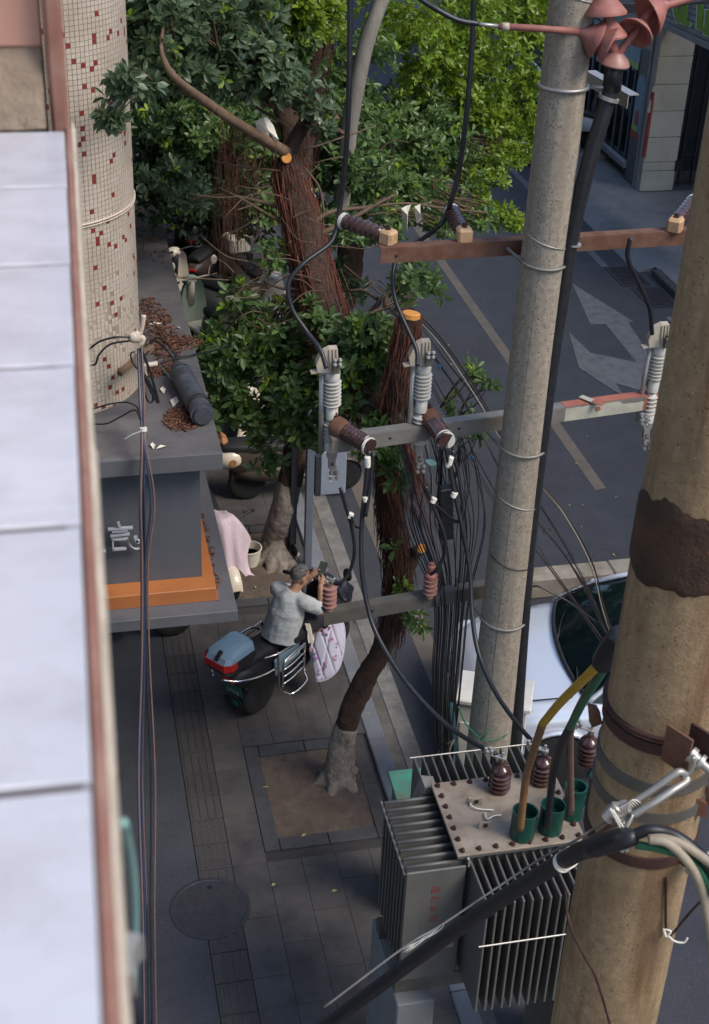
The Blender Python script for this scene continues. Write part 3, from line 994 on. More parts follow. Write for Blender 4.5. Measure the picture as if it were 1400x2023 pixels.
ch = MB()
stroke(ch, [sg(203, 705), sg(213, 733)], .016)
stroke(ch, [sg(112, 762), sg(328, 746)], .012)
stroke(ch, [sg(146, 784), sg(280, 772)], .010)
stroke(ch, [sg(133, 822), sg(300, 804)], .012)
stroke(ch, [sg(150, 854), sg(155, 945)], .012)
stroke(ch, [sg(152, 948), sg(270, 939)], .012)
stroke(ch, [sg(146, 855), sg(284, 848)], .012)
stroke(ch, spline([sg(284, 848), sg(298, 898), sg(335, 938), sg(385, 948), sg(430, 928)], 4), .012)
stroke(ch, [sg(362, 838), sg(372, 868), sg(408, 880)], .022)
stroke(ch, [sg(40, 964), sg(80, 960)], .012)
ch.build('sign_character', 'sign_metal', cn)
# brackets/hooks under the fascia, dead leaves along the band
rdl = random.Random(3)


def leaf_pile(name, label, cx, cy, cz, rx, ry, h, n, ang=0.0):
    mb = MB()
    for _ in range(int(n * 1.7)):
        a, q = rdl.uniform(0, 6.28), rdl.random() ** .6
        x, y = math.cos(a) * q * rx, math.sin(a) * q * ry
        c_, s_ = math.cos(ang), math.sin(ang)
        p = V(cx + x * c_ - y * s_, cy + x * s_ + y * c_, cz + .004 + rdl.random() * h * (1 - q * .8))
        l, w = rdl.uniform(.03, .062), rdl.uniform(.005, .012)
        R = Euler((rdl.uniform(-.7, .7), rdl.uniform(-.7, .7), rdl.uniform(0, 6.28))).to_matrix()
        pts = [V(-l / 2, 0, 0), V(0, w, .012), V(l / 2, 0, .0), V(0, -w, .012)]
        pts = [p + R @ t for t in pts]
        for t in pts:
            t.z = max(t.z, cz + .002)
        mb.add(pts, [(0, 1, 2), (0, 2, 3)])
    return tag(mb.build(name, 'dry_leaf'), label, 'leaves', kind='stuff')


p = onz(362, 828, CTOP)
leaf_pile('leaf_litter', 'heap of dry brown leaves beside the black canister on the canopy', p.x, p.y, CTOP, .15, .20, .035, 260, -.2)
p = onz(312, 655, CTOP)
leaf_pile('leaf_litter', 'wide drift of dead red-brown leaves against the column on the canopy', p.x, p.y, CTOP, .15, .75, .012, 300, .05)
p = onz(330, 680, CTOP)
leaf_pile('leaf_litter', 'tongue of dead leaves reaching the canopy edge', p.x + .1, p.y, CTOP, .20, .14, .012, 110)
p = onz(305, 735, CTOP)
leaf_pile('leaf_litter', 'thin line of dead leaves under the cream pipes', p.x, p.y, CTOP, .13, .10, .03, 80)
p = onz(300, 450, CTOP)
leaf_pile('leaf_litter', 'sparse dead leaves at the far end of the canopy roof', p.x, p.y, CTOP, .18, 1.0, .02, 70)
leaf_pile('leaf_litter', 'dead leaves caught in the gap along the orange band', 1.045, 9.45, 2.72, .035, .62, .008, 45)
# scraps on the canopy roof
sc = MB()
for (px, py, l) in ((306, 641, .07), (322, 771, .06), (345, 794, .09), (302, 881, .05), (318, 884, .04), (390, 775, .02), (352, 648, .03), (335, 470, .03)):
    p = onz(px, py, CTOP + .006)
    a = random.uniform(0, 3)
    sc.add([p + V(math.cos(a) * l, math.sin(a) * l, .004), p + V(-math.sin(a) * l * .4, math.cos(a) * l * .4, .014), p - V(math.cos(a) * l, math.sin(a) * l, 0), p + V(math.sin(a) * l * .35, -math.cos(a) * l * .35, .008)], [(0, 1, 2, 3)])
tag(sc.build('litter_scraps', 'paper'), 'pale paper scraps strewn on the canopy roof', 'litter', kind='stuff')

# black cable joint closure lying on the canopy
a_, b_ = onz(352, 728, CTOP + .095), onz(402, 822, CTOP + .095)
d_ = (b_ - a_)
ln = d_.length
jc = thing('joint_canister', 'black plastic cable joint canister lying on the canopy edge', 'canister', (a_.x, a_.y, CTOP))
MB().lathe([(.02, -.02), (.055, -.02), (.06, 0), (.06, .05), (.085, .07), (.085, .11), (.088, .115), (.088, .135), (.084, .14), (.084, .24), (.088, .245), (.088, .265), (.085, .27), (.085, ln - .06), (.092, ln - .06), (.092, ln - .03), (.075, ln - .03), (.07, ln), (.02, ln + .005)], a_, d_, 24).build('shell', 'closure_black', jc, 35)
MB().lathe([(.097, 0), (.097, .03), (.093, .035), (.08, .035)], a_ + d_ * .78, d_, 24).build('clamp_band', 'rubber_black', jc, 35)
cable('green_string', [onz(312, 718, CTOP + .02), onz(335, 745, CTOP + .03), onz(362, 780, CTOP + .02), onz(392, 822, CTOP + .02)], .004, 'teal_pvc', 'thin green string lying beside the black canister', 'string')
for i, (dx, dy) in enumerate(((0, 0), (8, -4))):
    cable('canister_lead', [V(.62, 9.62, 4.42), onz(300 + dx, 672 + dy, 4.38), onz(330 + dx, 692 + dy, 4.22), a_ + V(.01 * i, 0, .02)], .008, 'cable_black', ('lower black lead running from the column bracket into the canister', 'upper black lead running from the column bracket into the canister')[i])
cable('canister_lead', [onz(310, 720, CTOP + .02), onz(345, 708, CTOP + .02), onz(385, 700, CTOP + .02), onz(430, 690, CTOP - .1), onz(520, 660, 3.6)], .008, 'cable_black', 'thin black cable crossing the canopy roof towards the tree')

# cream pipes and brackets on the column foot
KY = 9.30
pp = thing('pipe_cluster', 'cluster of cream plastic cable pipes strapped to the column foot', 'pipes', (.45, KY, 4.1))


def pc(x, y, Y=KY):
    return ony(120 + x / 4.375, 600 + y / 4.375, Y)


for pts, r in (([(715, 100), (705, 180), (690, 240), (680, 275)], .018), ([(680, 240), (682, 280), (710, 300), (700, 335), (682, 360)], .020), ([(655, 415), (660, 480), (672, 545), (688, 580)], .020), ([(672, 410), (690, 470), (690, 560)], .017), ([(835, 518), (780, 525), (730, 535), (715, 575), (728, 625)], .019)):
    MB().tube(spline([pc(*q) for q in pts], 6), r, 10).build('pipe', 'pvc_cream', pp, True)
b = MB().ball(pc(635, 290), (.05, .035, .045), 10, 7)
b.ball(pc(660, 285), (.035, .03, .05), 10, 7)
b.build('bracket', 'pvc_cream', pp, True)
bt = MB().bar(pc(505, 605, 9.42), pc(790, 375, 9.75), .045, .045, bev=.004)
tag(bt.build('timber_batten', 'branch'), 'short grey wooden batten leaning on the mosaic column', 'batten')
# dark slack loops of cable hanging from the bracket
lp = thing('cable_loops', 'dark slack cable loops hanging from the column bracket', 'cable', (.45, KY, 4.0))
for pts, r in (([(690, 380), (760, 560), (820, 760), (840, 855), (780, 760), (720, 600)], .010), ([(640, 415), (605, 430), (615, 500), (655, 560)], .006), ([(690, 590), (720, 760), (760, 850), (795, 830), (780, 740), (735, 640)], .008), ([(700, 600), (770, 740), (835, 845), (800, 760), (745, 640)], .009)):
    MB().tube(spline([pc(*q, KY - .05) for q in pts], 8), r, 6).build('loop', 'cable_black', lp, True)
for i, pts in enumerate((((240, 395), (340, 325), (470, 290), (600, 288)), ((245, 535), (300, 520), (330, 440), (430, 350), (600, 320)), ((270, 915), (400, 872), (530, 852), (600, 860), (660, 900), (690, 1000)), ((285, 1040), (400, 1035), (520, 975), (640, 920), (690, 1010)))):
    yy = [9.3, 9.28, 9.27, 9.28, 9.26, 9.1][:len(pts)] if i < 2 else [9.2, 9.1, 9.05, 9.0, 8.95, 8.8][:len(pts)]
    cable('wall_cable', [pc(x, y, Y_) for (x, y), Y_ in zip(pts, yy)], .008 if i < 2 else .006, 'cable_black',
          ('upper black cable curving round the mosaic column foot', 'lower sagging black cable on the mosaic column foot', 'thin black cable curving over the canopy roof to the bundle, upper', 'thin black cable curving over the canopy roof to the bundle, lower')[i])

# bundle of cables dropping in front of the canopy
cb = thing('cable_drop', 'bundle of dark blue and black cables dropping past the sign fascia', 'cables', (.4, 8.4, 0))
rb = random.Random(9)
for i in range(9):
    o = rb.uniform(-11, 11)
    w1 = rb.uniform(-6, 6)
    bow = 14 if i in (7, 8) else rb.uniform(-3, 3)
    pts = [ony(276 + o * .4, 690 + rb.uniform(-10, 10), 9.2), ony(281 + o * .5, 800, 8.95), ony(283 + o * .35, 868, 8.66), ony(284 + o * .8 + (bow if bow > 8 else 0), 990, 8.50), ony(286 + o * .7, 1120, 8.42), ony(287 + o * .8 + w1 * .3, 1300, 8.25), ony(289 + o + w1 * .6 + (6 if o > 0 else -6), 1540, 7.95), ony(292 + o + w1, 1800, 7.5), ony(296 + o + w1, 2060, 7.0)]
    MB().tube(spline(pts, 8), rb.uniform(.006, .010), 6).build('cable_strand', ('cable_navy', 'cable_black', 'cable_navy', 'wire_dull')[i % 4 if i else 3], cb, True)
for (px, py, Y_) in ((283, 848, 8.72),):
    MB().lathe([(.02, -.012), (.026, -.012), (.026, .012), (.02, .012)], ony(px, py, Y_), (0, .2, 1), 14).build('tie', 'tie_white', cb)
cable('tie_tail', [ony(282, 851, 8.70), ony(262, 858, 8.72), ony(246, 868, 8.74)], .004, 'tie_white', 'loose white cable tie tail by the canopy edge', 'tie')

# ================================================================== concrete pole with three cross-arms
PX, PY = 3.24, 8.42


def prad(z):
    return 0.190 - z * 0.0062


pole = thing('utility_pole', 'grey speckled concrete utility pole carrying three cross-arms', 'utility pole', (PX, PY, ROAD))
prof = [(prad(z), z + .1) for z in np.linspace(-.1, 9.6, 14)]
MB().lathe(prof, (PX, PY, ROAD), n=40).build('shaft', 'concrete_pole', pole, 50)
# fine casting seam
MB().bar((PX - .10, PY - prad(0) * .86 + .0, .0), (PX - .06, PY - prad(9) * .86, 9.0), .004, .006).build('casting_seam', 'concrete_pole', pole)


def pz(px, py):
    return ony(px, py, PY - .17).z


for (px, py, nm) in ((1120, 2, 1), (1075, 492, 1), (1000, 1010, 1), (975, 1130, 0)):
    z = pz(px, py)
    mb = MB()
    k = 30
    pts = []
    for i in range(k + 1):
        a = PI + .2 + (PI + .3) * i / k
        t = i / k
        pts.append(V(PX + math.cos(a) * (prad(z) + .004), PY + math.sin(a) * (prad(z) + .004), z + .07 - .12 * math.sin(t * PI * .5)))
    mb.tube(pts, .004, 6)
    mb.build('wire_tie', 'galv' if nm else 'cable_black', pole, True)

# the black riser cable strapped up the pole
rc_pts = [(1208, 175), (1192, 225), (1158, 340), (1128, 470), (1114, 560), (1092, 700), (1075, 830), (1060, 950), (1045, 1080), (1035, 1200), (1026, 1330), (1018, 1470), (1012, 1600)]
yy = [PY - .10] * 3 + [PY - .09] * 10
riser = thing('riser_cable', 'thick black riser cable strapped to the concrete pole', 'cable', (PX + .2, PY, 0))
MB().tube(spline([ony(x, y, Y_) for (x, y), Y_ in zip(rc_pts, yy)], 8), .052, 16).build('sheath', 'rubber_black', riser, True)
MB().tube([ony(1214, 118, PY - .10), ony(1208, 178, PY - .10)], [.060, .060], 16).build('heat_shrink', 'cable_black', riser, True)
for (px, py) in ((1131, 482), (1042, 1012)):
    c = ony(px, py, PY - .09)
    mb = MB()
    mb.lathe([(.054, -.006), (.058, -.006), (.058, .006), (.054, .006)], c, (.1, 0, 1), 18)
    mb.build('wire_tie', 'galv', riser)
# drip line rust on the pole edge beside the riser
# steel bracket for the riser
bk = thing('riser_bracket', 'galvanised angle bracket holding the riser to the pole', 'bracket', (PX + .3, PY, 6))


def bz(x, y, Y):
    return ony(950 + x / 4.667, y / 4.667, Y)


zb = bz(1250, 880, PY).z
mb = MB()
A0, A1 = onz(1166, 140, zb + .02), onz(1252, 188, zb + .02)
dirb = (A1 - A0).normalized()
mb.bar(A0, A1, .075, .007)
n_ = V(-dirb.y, dirb.x, 0)
mb.bar(A0 - n_ * .0375 - V(0, 0, .045) * (1 if n_.y > 0 else 1), A1 - n_ * .0375 - V(0, 0, .045), .007, .08)
mb.build('angle', 'galv', bk)
zc = bz(760, 845, PY - prad(6)).z
mb = MB()
ring(mb, (PX, PY, zc), prad(zc) + .012, 0, .013, 30, PI * .95, PI * 1.95)
mb.tube([V(PX + prad(zc) * .95, PY - .06, zc), V(PX + prad(zc) + .13, PY - .11, zc + .01)], .011, 8)
mb.build('u_bolt', 'galv', bk, True)
c = bz(1175, 905, PY - .10)
MB().lathe([(.055, -.011), (.07, -.011), (.07, .011), (.055, .011)], c, (.28, 0, 1), 20).build('clamp', 'galv', bk)

# pink silicone cable termination at the top of the riser
tm = thing('cable_termination', 'red-pink silicone cable termination with conical sheds above the riser', 'cable termination', ony(1214, 118, PY - .1))


def shed(c, axis, r=.105, l=.12, parent=tm):
    return MB().lathe([(.02, 0), (.028, .0), (.034, .02), (r * .75, l * .62), (r, l * .9), (r, l), (r * .9, l), (.03, l * .55), (.02, l * .5)], c, axis, 26).build('shed', 'silicone_red', parent, 40)


TY = PY - .12
hub = ony(1214, 118, TY)


def T(px, py, dy=0.0):
    return ony(px, py, TY + dy)


left_end, left_in = T(985, 52, -.02), T(1150, 63, -.02)
MB().tube([T(985, 52, -.02), T(1085, 58, -.02), T(1165, 64, -.02)], [.022, .022, .024], 12).build('core', 'silicone_red', tm, True)
MB().tube([T(990, 52.4, -.02), T(1004, 53.2, -.02)], .025, 12).build('marker_tape', 'composite_beige', tm, True)
MB().tube([T(940, 47, -.02), T(988, 52, -.02)], .012, 8).build('lug', 'galv', tm, True)
MB().tube(spline([T(1160, 63, -.02), T(1190, 75, -.02), T(1212, 100), hub + V(0, 0, -.03)], 6), .030, 12).build('core', 'silicone_red', tm, True)
MB().tube(spline([T(1188, -40), T(1200, 0), T(1205, 50), T(1213, 100), hub], 6), .028, 12).build('core', 'silicone_red', tm, True)
MB().tube(spline([T(1440, -30, .1), T(1335, 5, .06), T(1290, 20, .05), T(1262, 55, .02), T(1232, 92), hub], 6), .026, 12).build('core', 'silicone_red', tm, True)
dl = (T(1200, 88, -.02) - T(1150, 63, -.02)).normalized()
shed(T(1146, 62, -.02), V(dl.x, dl.y - .3, dl.z * .9), .115, .125)
shed(T(1172, 72, -.06), V(dl.x, -.45, -.42), .115, .12)
shed(T(1195, -22), V(.08, -.12, -1), .135, .15)
shed(T(1202, 32), V(.10, 0, -1), .12, .12)
dr = (T(1262, 55, .02) - T(1330, 5, .06)).normalized()
shed(T(1318, 8, .05), V(dr.x, dr.y, dr.z + .15), .135, .15)
shed(T(1272, 42, .02), V(dr.x + .2, -.5, dr.z), .115, .11)
MB().lathe([(.095, -.01), (.10, .0), (.085, .03), (.04, .07)], hub + V(0, 0, -.02), (.1, -.1, 1), 22).build('breakout_boot', 'silicone_pink', tm, 40)
cable('jumper_cable', [T(945, 47, -.02), T(905, 40, -.02), T(865, 20, 0), T(828, -4, .05), T(780, -50, .1)], .017, 'cable_black', 'black jumper cable leaving the termination towards the upper left')

# ---------------- cross-arms (steel angle), bolted behind the pole


def arm(name, label, L, R, Y0, m, w=.075, t=.008, h=None):
    a = ony(L[0], L[1], Y0)
    b = onz(R[0], R[1], a.z)
    h = h or w
    o = thing(name, label, 'cross-arm', ((a.x + b.x) / 2, (a.y + b.y) / 2, a.z))
    d = (b - a).normalized()
    nrm = V(-d.y, d.x, 0)
    MB().bar(a + nrm * (w / 2), b + nrm * (w / 2), w, t).build('flange', m, o)
    MB().bar(a - V(0, 0, h / 2 + t * .3), b - V(0, 0, h / 2 + t * .3), t, h).build('web', m, o)
    return o, a, b, d, nrm


arm1, a1, b1, d1, n1 = arm('cross_arm', 'rust-brown steel cross-arm at the top of the concrete pole', (752, 492), (1365, 456), PY + .17, 'rust', .085, .008, .10)
arm2, a2, b2, d2, n2 = arm('cross_arm', 'grey steel cross-arm with peeling red primer, middle of the concrete pole', (655, 868), (1300, 780), PY + .17, 'steel_grey', .085, .008, .115)
arm3, a3, b3, d3, n3 = arm('cross_arm', 'dull grey steel cross-arm, lowest on the concrete pole', (640, 1212), (985, 1153), PY + .17, 'steel_dark', .085, .008, .115)
# holes and bolts
for (o, a, d, s) in ((arm1, a1, d1, (.11,)), (arm3, a3, d3, (.40,)), (arm2, a2, d2, (.45, 1.0))):
    for q in s:
        c = a + d * q + V(0, 0, -.055)
        MB().lathe([(.011, 0), (.011, .007)], c, V(d.y, -d.x, 0), 10).build('bolt_hole', 'iron_black', o)
c = a1 + d1 * 1.45
MB().lathe([(.012, 0), (.012, .007)], c + n1 * .04, (0, 0, 1), 10).build('bolt_hole', 'iron_black', arm1)
# red primer and peeling paint over the right part of the middle arm
s0 = (V(b2) - V(a2)).length
MB().bar(a2 + d2 * (s0 * .70) + n2 * .043 + V(0, 0, .004), b2 + n2 * .043 + V(0, 0, .004), .087, .004).build('primer_coat', 'red_primer', arm2)
mb = MB()
fr = V(d2.y, -d2.x, 0)
e0, e1 = .70, .965
top, bot = [], []
for i in range(15):
    t = e0 + (e1 - e0) * i / 14
    base = a2 + d2 * (s0 * t) + fr * .0055
    top.append(base + V(0, 0, -.004 - (.030 if i > 9 else .0) - random.uniform(0, .006)))
    bot.append(base + V(0, 0, -.119))
mb.grid([top, bot])
mb.build('peeling_paint', 'peel_grey', arm2)
MB().bar(a2 + d2 * (s0 * .955) + fr * .0065 - V(0, 0, .06), b2 + fr * .0065 - V(0, 0, .06), .003, .117).build('primer_coat', 'red_primer', arm2)
MB().lathe([(.022, 0), (.020, .006)], a2 + d2 * (s0 * .805) + fr * .006 - V(0, 0, .045), fr, 12).build('primer_spot', 'red_primer', arm2)
c = onz(1165, 790, a2.z + .02)
MB().box(c, (.17, .055, .006), (0, 0, -.95)).build('loose_plate', 'peel_grey', arm2)
MB().box(c + V(.045, -.06, .004), (.09, .054, .005), (0, 0, -.95)).build('loose_plate', 'red_primer', arm2)
b = MB()
for k in range(5):
    b.lathe([(.018, 0), (.018, .02), (.010, .02), (.010, .045)], ony(1268 + (k % 2) * 9, 818 + k * 5, a2.y + .2), (random.uniform(-.5, .5), -1, random.uniform(-.5, .5)), 6)
b.build('bolt_cluster', 'galv', arm2)
# U-bolts that hold the arms to the pole
for o, a, d in ((arm1, a1, d1), (arm2, a2, d2), (arm3, a3, d3)):
    t = (PX - a.x) / d.x
    z = a.z - .05
    mb = MB()
    k = 26
    r = prad(z) + .011
    pts = [V(PX - r - .045, PY + .16, z + .02), V(PX - r - .01, PY + .05, z)]
    for i in range(k + 1):
        an = PI * 1.0 + PI * i / k
        pts.append(V(PX + math.cos(an) * r, PY + math.sin(an) * r, z - .02 * math.sin(PI * i / k)))
    pts += [V(PX + r + .01, PY + .05, z), V(PX + r + .03, PY + .16, z + .02)]
    mb.tube(pts, .011, 8)
    mb.build('u_bolt', 'steel_grey', o, True)


# ---------------- insulators and switchgear


def rod_insulator(a, b, label, tanend=True, r=.050, rot_start=None):
    """ribbed porcelain arm insulator from a (fixed end) to b (wire end)"""
    a, b = V(a), V(b)
    d = (b - a)
    l = d.length
    t = thing('rod_insulator', label, 'insulator', a, 'porcelain rod insulators')
    s = .075 if tanend else .10
    if tanend:
        u = d.normalized()
        y = V(0, 0, 1).cross(u).normalized()
        R = Matrix((u, y, u.cross(y))).transposed()
        MB().box(a + u * (s / 2 - .015), (s + .03, r * 2.1, r * 2.1), R, .016).build('end_fitting', 'wood_end', t)
        MB().lathe([(.020, 0), (.020, .015), (.013, .015), (.013, .032)], a + u * .03 + u.cross(y) * (r * 1.05), u.cross(y), 6).build('bolt', 'rust_dark', t)
    else:
        u = d.normalized()
        MB().lathe([(r * .9, -.02), (r * 1.25, .0), (r * 1.3, .05), (r * 1.12, s)], a, d, 22).build('end_fitting', 'rust', t, 35)
        MB().lathe([(.022, 0), (.022, .02), (.012, .02), (.012, .04)], a + V(0, 0, r * 1.1), (0, 0, 1), 6).build('bolt', 'rust_dark', t)
    prof = [(r * .8, s - .005)]
    nb = 7
    for k in range(nb):
        z0 = s + (l - s) * .92 * k / nb
        z1 = s + (l - s) * .92 * (k + 1) / nb
        prof += [(r * .98, z0 + .002), (r * 1.16, z0 + (z1 - z0) * .30), (r * 1.16, z0 + (z1 - z0) * .45), (r * .98, z0 + (z1 - z0) * .9)]
    prof += [(r * 1.0, l * .95), (r * .7, l * .96), (r * .7, l * .98), (r * 1.05, l * .985), (r * 1.05, l)]
    MB().lathe(prof, a, d, 22).build('porcelain', 'porcelain_brown', t, 60)
    w = MB()
    for q in (.0, .012, .024):
        w.lathe([(r * .95, -.004), (r * 1.15, -.004), (r * 1.15, .004), (r * .95, .004)], a + d * (.955) - d.normalized() * q, d + V(.1 * q * 30 - .1, .12, .05), 18)
    w.build('tie_wire', 'tie_white', t)
    return t


zi = a1.z + .045
rod_insulator(onz(772, 470, zi), onz(672, 434, zi + .02), 'brown porcelain rod insulator with tan end, leftmost on the top cross-arm')
rod_insulator(onz(918, 466, zi), onz(890, 414, zi + .02), 'brown porcelain rod insulator with tan end, second on the top cross-arm')
rod_insulator(onz(1332, 446, zi), onz(1332, 446, zi) + V(.35, .45, .02), 'porcelain rod insulator with tan end, beside the rust-collared pole')
zm = a2.z + .05
rod_insulator(onz(662, 840, zm), onz(732, 884, zm - .05), 'brown porcelain rod insulator with rusty cap, leftmost on the middle cross-arm', False, .060)
rod_insulator(onz(846, 822, zm), onz(882, 872, zm - .05), 'brown porcelain rod insulator with rusty cap, second on the middle cross-arm', False, .060)


def cutout(base, lean, label, full=True):
    """drop-out fuse cutout: white ribbed post, beige top hood, lower contact"""
    base = V(base)
    ax = V(lean).normalized()
    t = thing('fuse_cutout', label, 'fuse cutout', base, 'fuse cutouts on the middle cross-arm')

    def A(h, dx=0, dy=0):
        return base + ax * h + V(dx, dy, 0)
    prof = [(.03, .0), (.046, .0), (.046, .09), (.036, .10)]
    for k in range(7):
        z = .105 + .030 * k
        prof += [(.040, z), (.042, z + .009), (.066, z + .013), (.067, z + .017), (.042, z + .022)]
    prof += [(.040, .32), (.056, .325), (.056, .385), (.05, .39)]
    MB().lathe(prof, A(0), ax, 22).build('upper_insulator', 'porcelain_white', t, 50)
    prof = [(.03, 0)]
    for k in range(5):
        z = .005 + .035 * k
        prof += [(.038, z), (.040, z + .012), (.060, z + .016), (.061, z + .020), (.040, z + .025)]
    prof += [(.054, .19), (.054, .245), (.03, .25)]
    MB().lathe(prof, A(-.02), -ax, 22).build('lower_insulator', 'porcelain_white', t, 50)
    # fuse tube beside the post
    MB().tube([A(-.27, -.075, .01), A(.36, -.075, .01)], .020, 12).build('fuse_tube', 'galv', t, True)
    # top hood
    h = MB()
    h.prism([A(.40, -.035, -.06), A(.40, -.115, -.05), A(.46, -.125, -.04), A(.54, -.09, -.03), A(.57, -.03, -.03), A(.57, .03, -.03), A(.40, .035, -.06)], (0, .05, .01))
    for k in range(3):
        h.bar(A(.42, -.03 + .025 * k, -.064), A(.57, -.03 + .025 * k, -.034), .006, .01)
    h.build('arc_hood', 'composite_beige', t)
    MB().box(A(.40, -.12, -.02), (.085, .05, .014), (0, -.1, 0)).build('hook_lug', 'composite_beige', t)
    c = MB().box(A(.445, .01, -.085), (.045, .03, .07)).box(A(.50, .012, -.09), (.05, .028, .035))
    c.build('top_contact', 'steel_dark', t)
    bl = MB()
    for sx in (-1, 1):
        for sz in (0, 1):
            bl.lathe([(.014, 0), (.014, .02), (.007, .02), (.007, .03)], A(.49 + sz * .035, .012 + sx * .018, -.105), (0, -1, .3), 6)
    bl.build('clamp_bolts', 'galv', t)
    lc = MB().box(A(-.29, 0, -.02), (.07, .05, .05)).box(A(-.36, .0, -.03), (.05, .03, .09)).box(A(-.43, .012, -.03), (.045, .03, .07))
    lc.build('lower_contact', 'galv', t)
    bl = MB()
    for sx in (-1, 1):
        for sz in (0, 1):
            bl.lathe([(.016, 0), (.016, .02), (.008, .02), (.008, .032)], A(-.44 - sz * .045, .012 + sx * .022, -.05), (0, -1, .3), 6)
    bl.build('clamp_bolts', 'steel_grey', t)
    MB().lathe([(.012, 0), (.012, .008)], A(-.365, 0, -.048), (0, -1, .2), 10).build('rivet', 'rust', t)
    MB().bar(A(.05, -.03, .03), A(.05, -.02, .12), .05, .05).build('mount_clamp', 'steel_grey', t)
    return t


# the arm's z, cutouts bolted just in front of it
CYY = a2.y + .15
c1 = ony(655, 826, CYY)
cutout(c1, (-.02, -.02, 1), 'white ribbed fuse cutout leaning at the left end of the middle cross-arm')
c2 = ony(831, 812, CYY)
cutout(c2, (.0, -.0, 1), 'white ribbed fuse cutout with large beige hood, middle of the arm')
c3 = ony(1288, 772, a2.y + .36)
cutout(c3, (.02, 0, 1), 'white ribbed fuse cutout partly hidden behind the rust-collared pole')


def arrester(base, label, n=5, ax=(0, 0, 1), top='galv'):
    t = thing('surge_arrester', label, 'surge arrester', base, 'surge arresters on the lowest cross-arm')
    prof = [(.022, 0), (.030, .0), (.030, .02), (.026, .03)]
    for k in range(n):
        z = .03 + .042 * k
        prof += [(.026, z), (.027, z + .008), (.058, z + .018), (.058, z + .022), (.028, z + .026), (.026, z + .04)]
    zt = .03 + .042 * n
    prof += [(.027, zt), (.027, zt + .02), (.012, zt + .02)]
    MB().lathe(prof, base, ax, 22).build('sheds', 'silicone_pink', t, 45)
    if top == 'galv':
        m = MB().lathe([(.012, zt + .02), (.012, zt + .06)], base, ax, 8)
        for k in range(4):
            a = k * PI / 2 + .4
            m.lathe([(.011, 0), (.011, .03)], V(base) + V(ax) * (zt + .035) + V(math.cos(a) * .02, math.sin(a) * .02, 0), (math.cos(a), math.sin(a), .4), 6)
        m.build('terminal', 'galv', t)
    else:
        MB().lathe([(.05, zt - .01), (.05, zt + .02), (.032, zt + .04), (.032, zt + .10), (.018, zt + .11), (.018, zt + .13)], base, ax, 18).build('cap', 'silicone_red', t, 40)
    return t


s1 = onz(650, 1205, a3.z + .006)
arrester(s1, 'pink ribbed surge arrester beside the man, left end of the lowest cross-arm', 5)
s2 = onz(848, 1180, a3.z + .006)
arrester(s2, 'pink ribbed surge arrester with boot cap nearer the concrete pole', 4, (0, 0, 1), 'boot')

# ---------------- high-voltage leads
HV = PY + .1
cable('line_cable', [ony(690, -60, HV + .6), ony(691, 60, HV + .55), ony(689, 180, HV + .5), ony(683, 300, HV + .5), ony(672, 400, HV + .52), onz(668, 440, zi)], .019, 'cable_black', 'black line cable running from the frame top to the leftmost rod insulator')
cable('line_cable', [onz(668, 440, zi), ony(652, 480, HV + .4), ony(600, 520, HV + .3), ony(570, 560, HV + .25), ony(577, 610, HV + .2), ony(606, 655, HV + .12), ony(632, 690, HV), ony(645, 728, HV - .08)], .017, 'cable_black', 'black lead curving from the leftmost rod insulator to the left fuse cutout')
cable('line_cable', [ony(937, -60, HV + .6), ony(932, 90, HV + .55), ony(922, 220, HV + .5), ony(906, 340, HV + .5), ony(890, 400, HV + .5), onz(886, 416, zi + .03)], .019, 'cable_black', 'black line cable running from the frame top to the second rod insulator')
cable('line_cable', [onz(886, 418, zi + .02), ony(868, 446, HV + .5), ony(830, 475, HV + .55), ony(790, 500, HV + .5), ony(776, 540, HV + .4), ony(780, 590, HV + .3), ony(800, 640, HV + .2), ony(822, 690, HV + .1), ony(824, 722, HV)], .017, 'cable_black', 'black lead curving under the top cross-arm to the middle fuse cutout')
cable('line_cable', [ony(1245, 470, b1.y - .1), ony(1240, 510, b1.y - .1), ony(1262, 560, b1.y - .08), ony(1283, 610, b1.y - .05), ony(1288, 660, b1.y - .02)], .017, 'cable_black', 'black lead hanging from the top cross-arm to the half-hidden cutout')
q0 = ony(728, 892, a2.y - .5)
long1 = [ony(729, 890, 8.05), ony(722, 960, 8.0), ony(714, 1040, 7.95), ony(714, 1120, 7.85), ony(724, 1190, 7.75), ony(745, 1255, 7.6), ony(800, 1345, 7.3), ony(880, 1430, 6.95), ony(958, 1480, 6.6), ony(980, 1490, 6.5)]
cable('lead_cable', long1, .017, 'cable_black', 'long black lead looping from the left rod insulator down to the transformer')
cable('lead_cable', [ony(880, 880, 8.1), ony(893, 950, 8.05), ony(912, 1040, 7.95), ony(928, 1130, 7.85), ony(932, 1210, 7.7), ony(945, 1290, 7.5), ony(980, 1370, 7.2), ony(1030, 1440, 6.85), ony(1062, 1475, 6.6)], .017, 'cable_black', 'long black lead crossing the concrete pole down to the transformer')
cable('lead_cable', [ony(672, 965, 8.3), ony(682, 1000, 8.3), ony(694, 1040, 8.3), ony(700, 1090, 8.28), ony(690, 1130, 8.27), ony(672, 1152, 8.26), ony(660, 1153, 8.3)], .014, 'cable_black', 'black lead looping from the left cutout to the left surge arrester')
cable('lead_cable', [ony(840, 960, 8.4), ony(860, 1010, 8.35), ony(878, 1060, 8.3), ony(876, 1100, 8.3), ony(862, 1125, 8.3), ony(850, 1135, 8.32)], .015, 'cable_black', 'black lead looping from the middle cutout to the booted surge arrester')
cable('lead_cable', [ony(694, 1020, 8.28), ony(702, 1040, 8.25), ony(713, 1043, 8.1)], .008, 'cable_black', 'short thin jumper between the two left black leads')
tw = 0
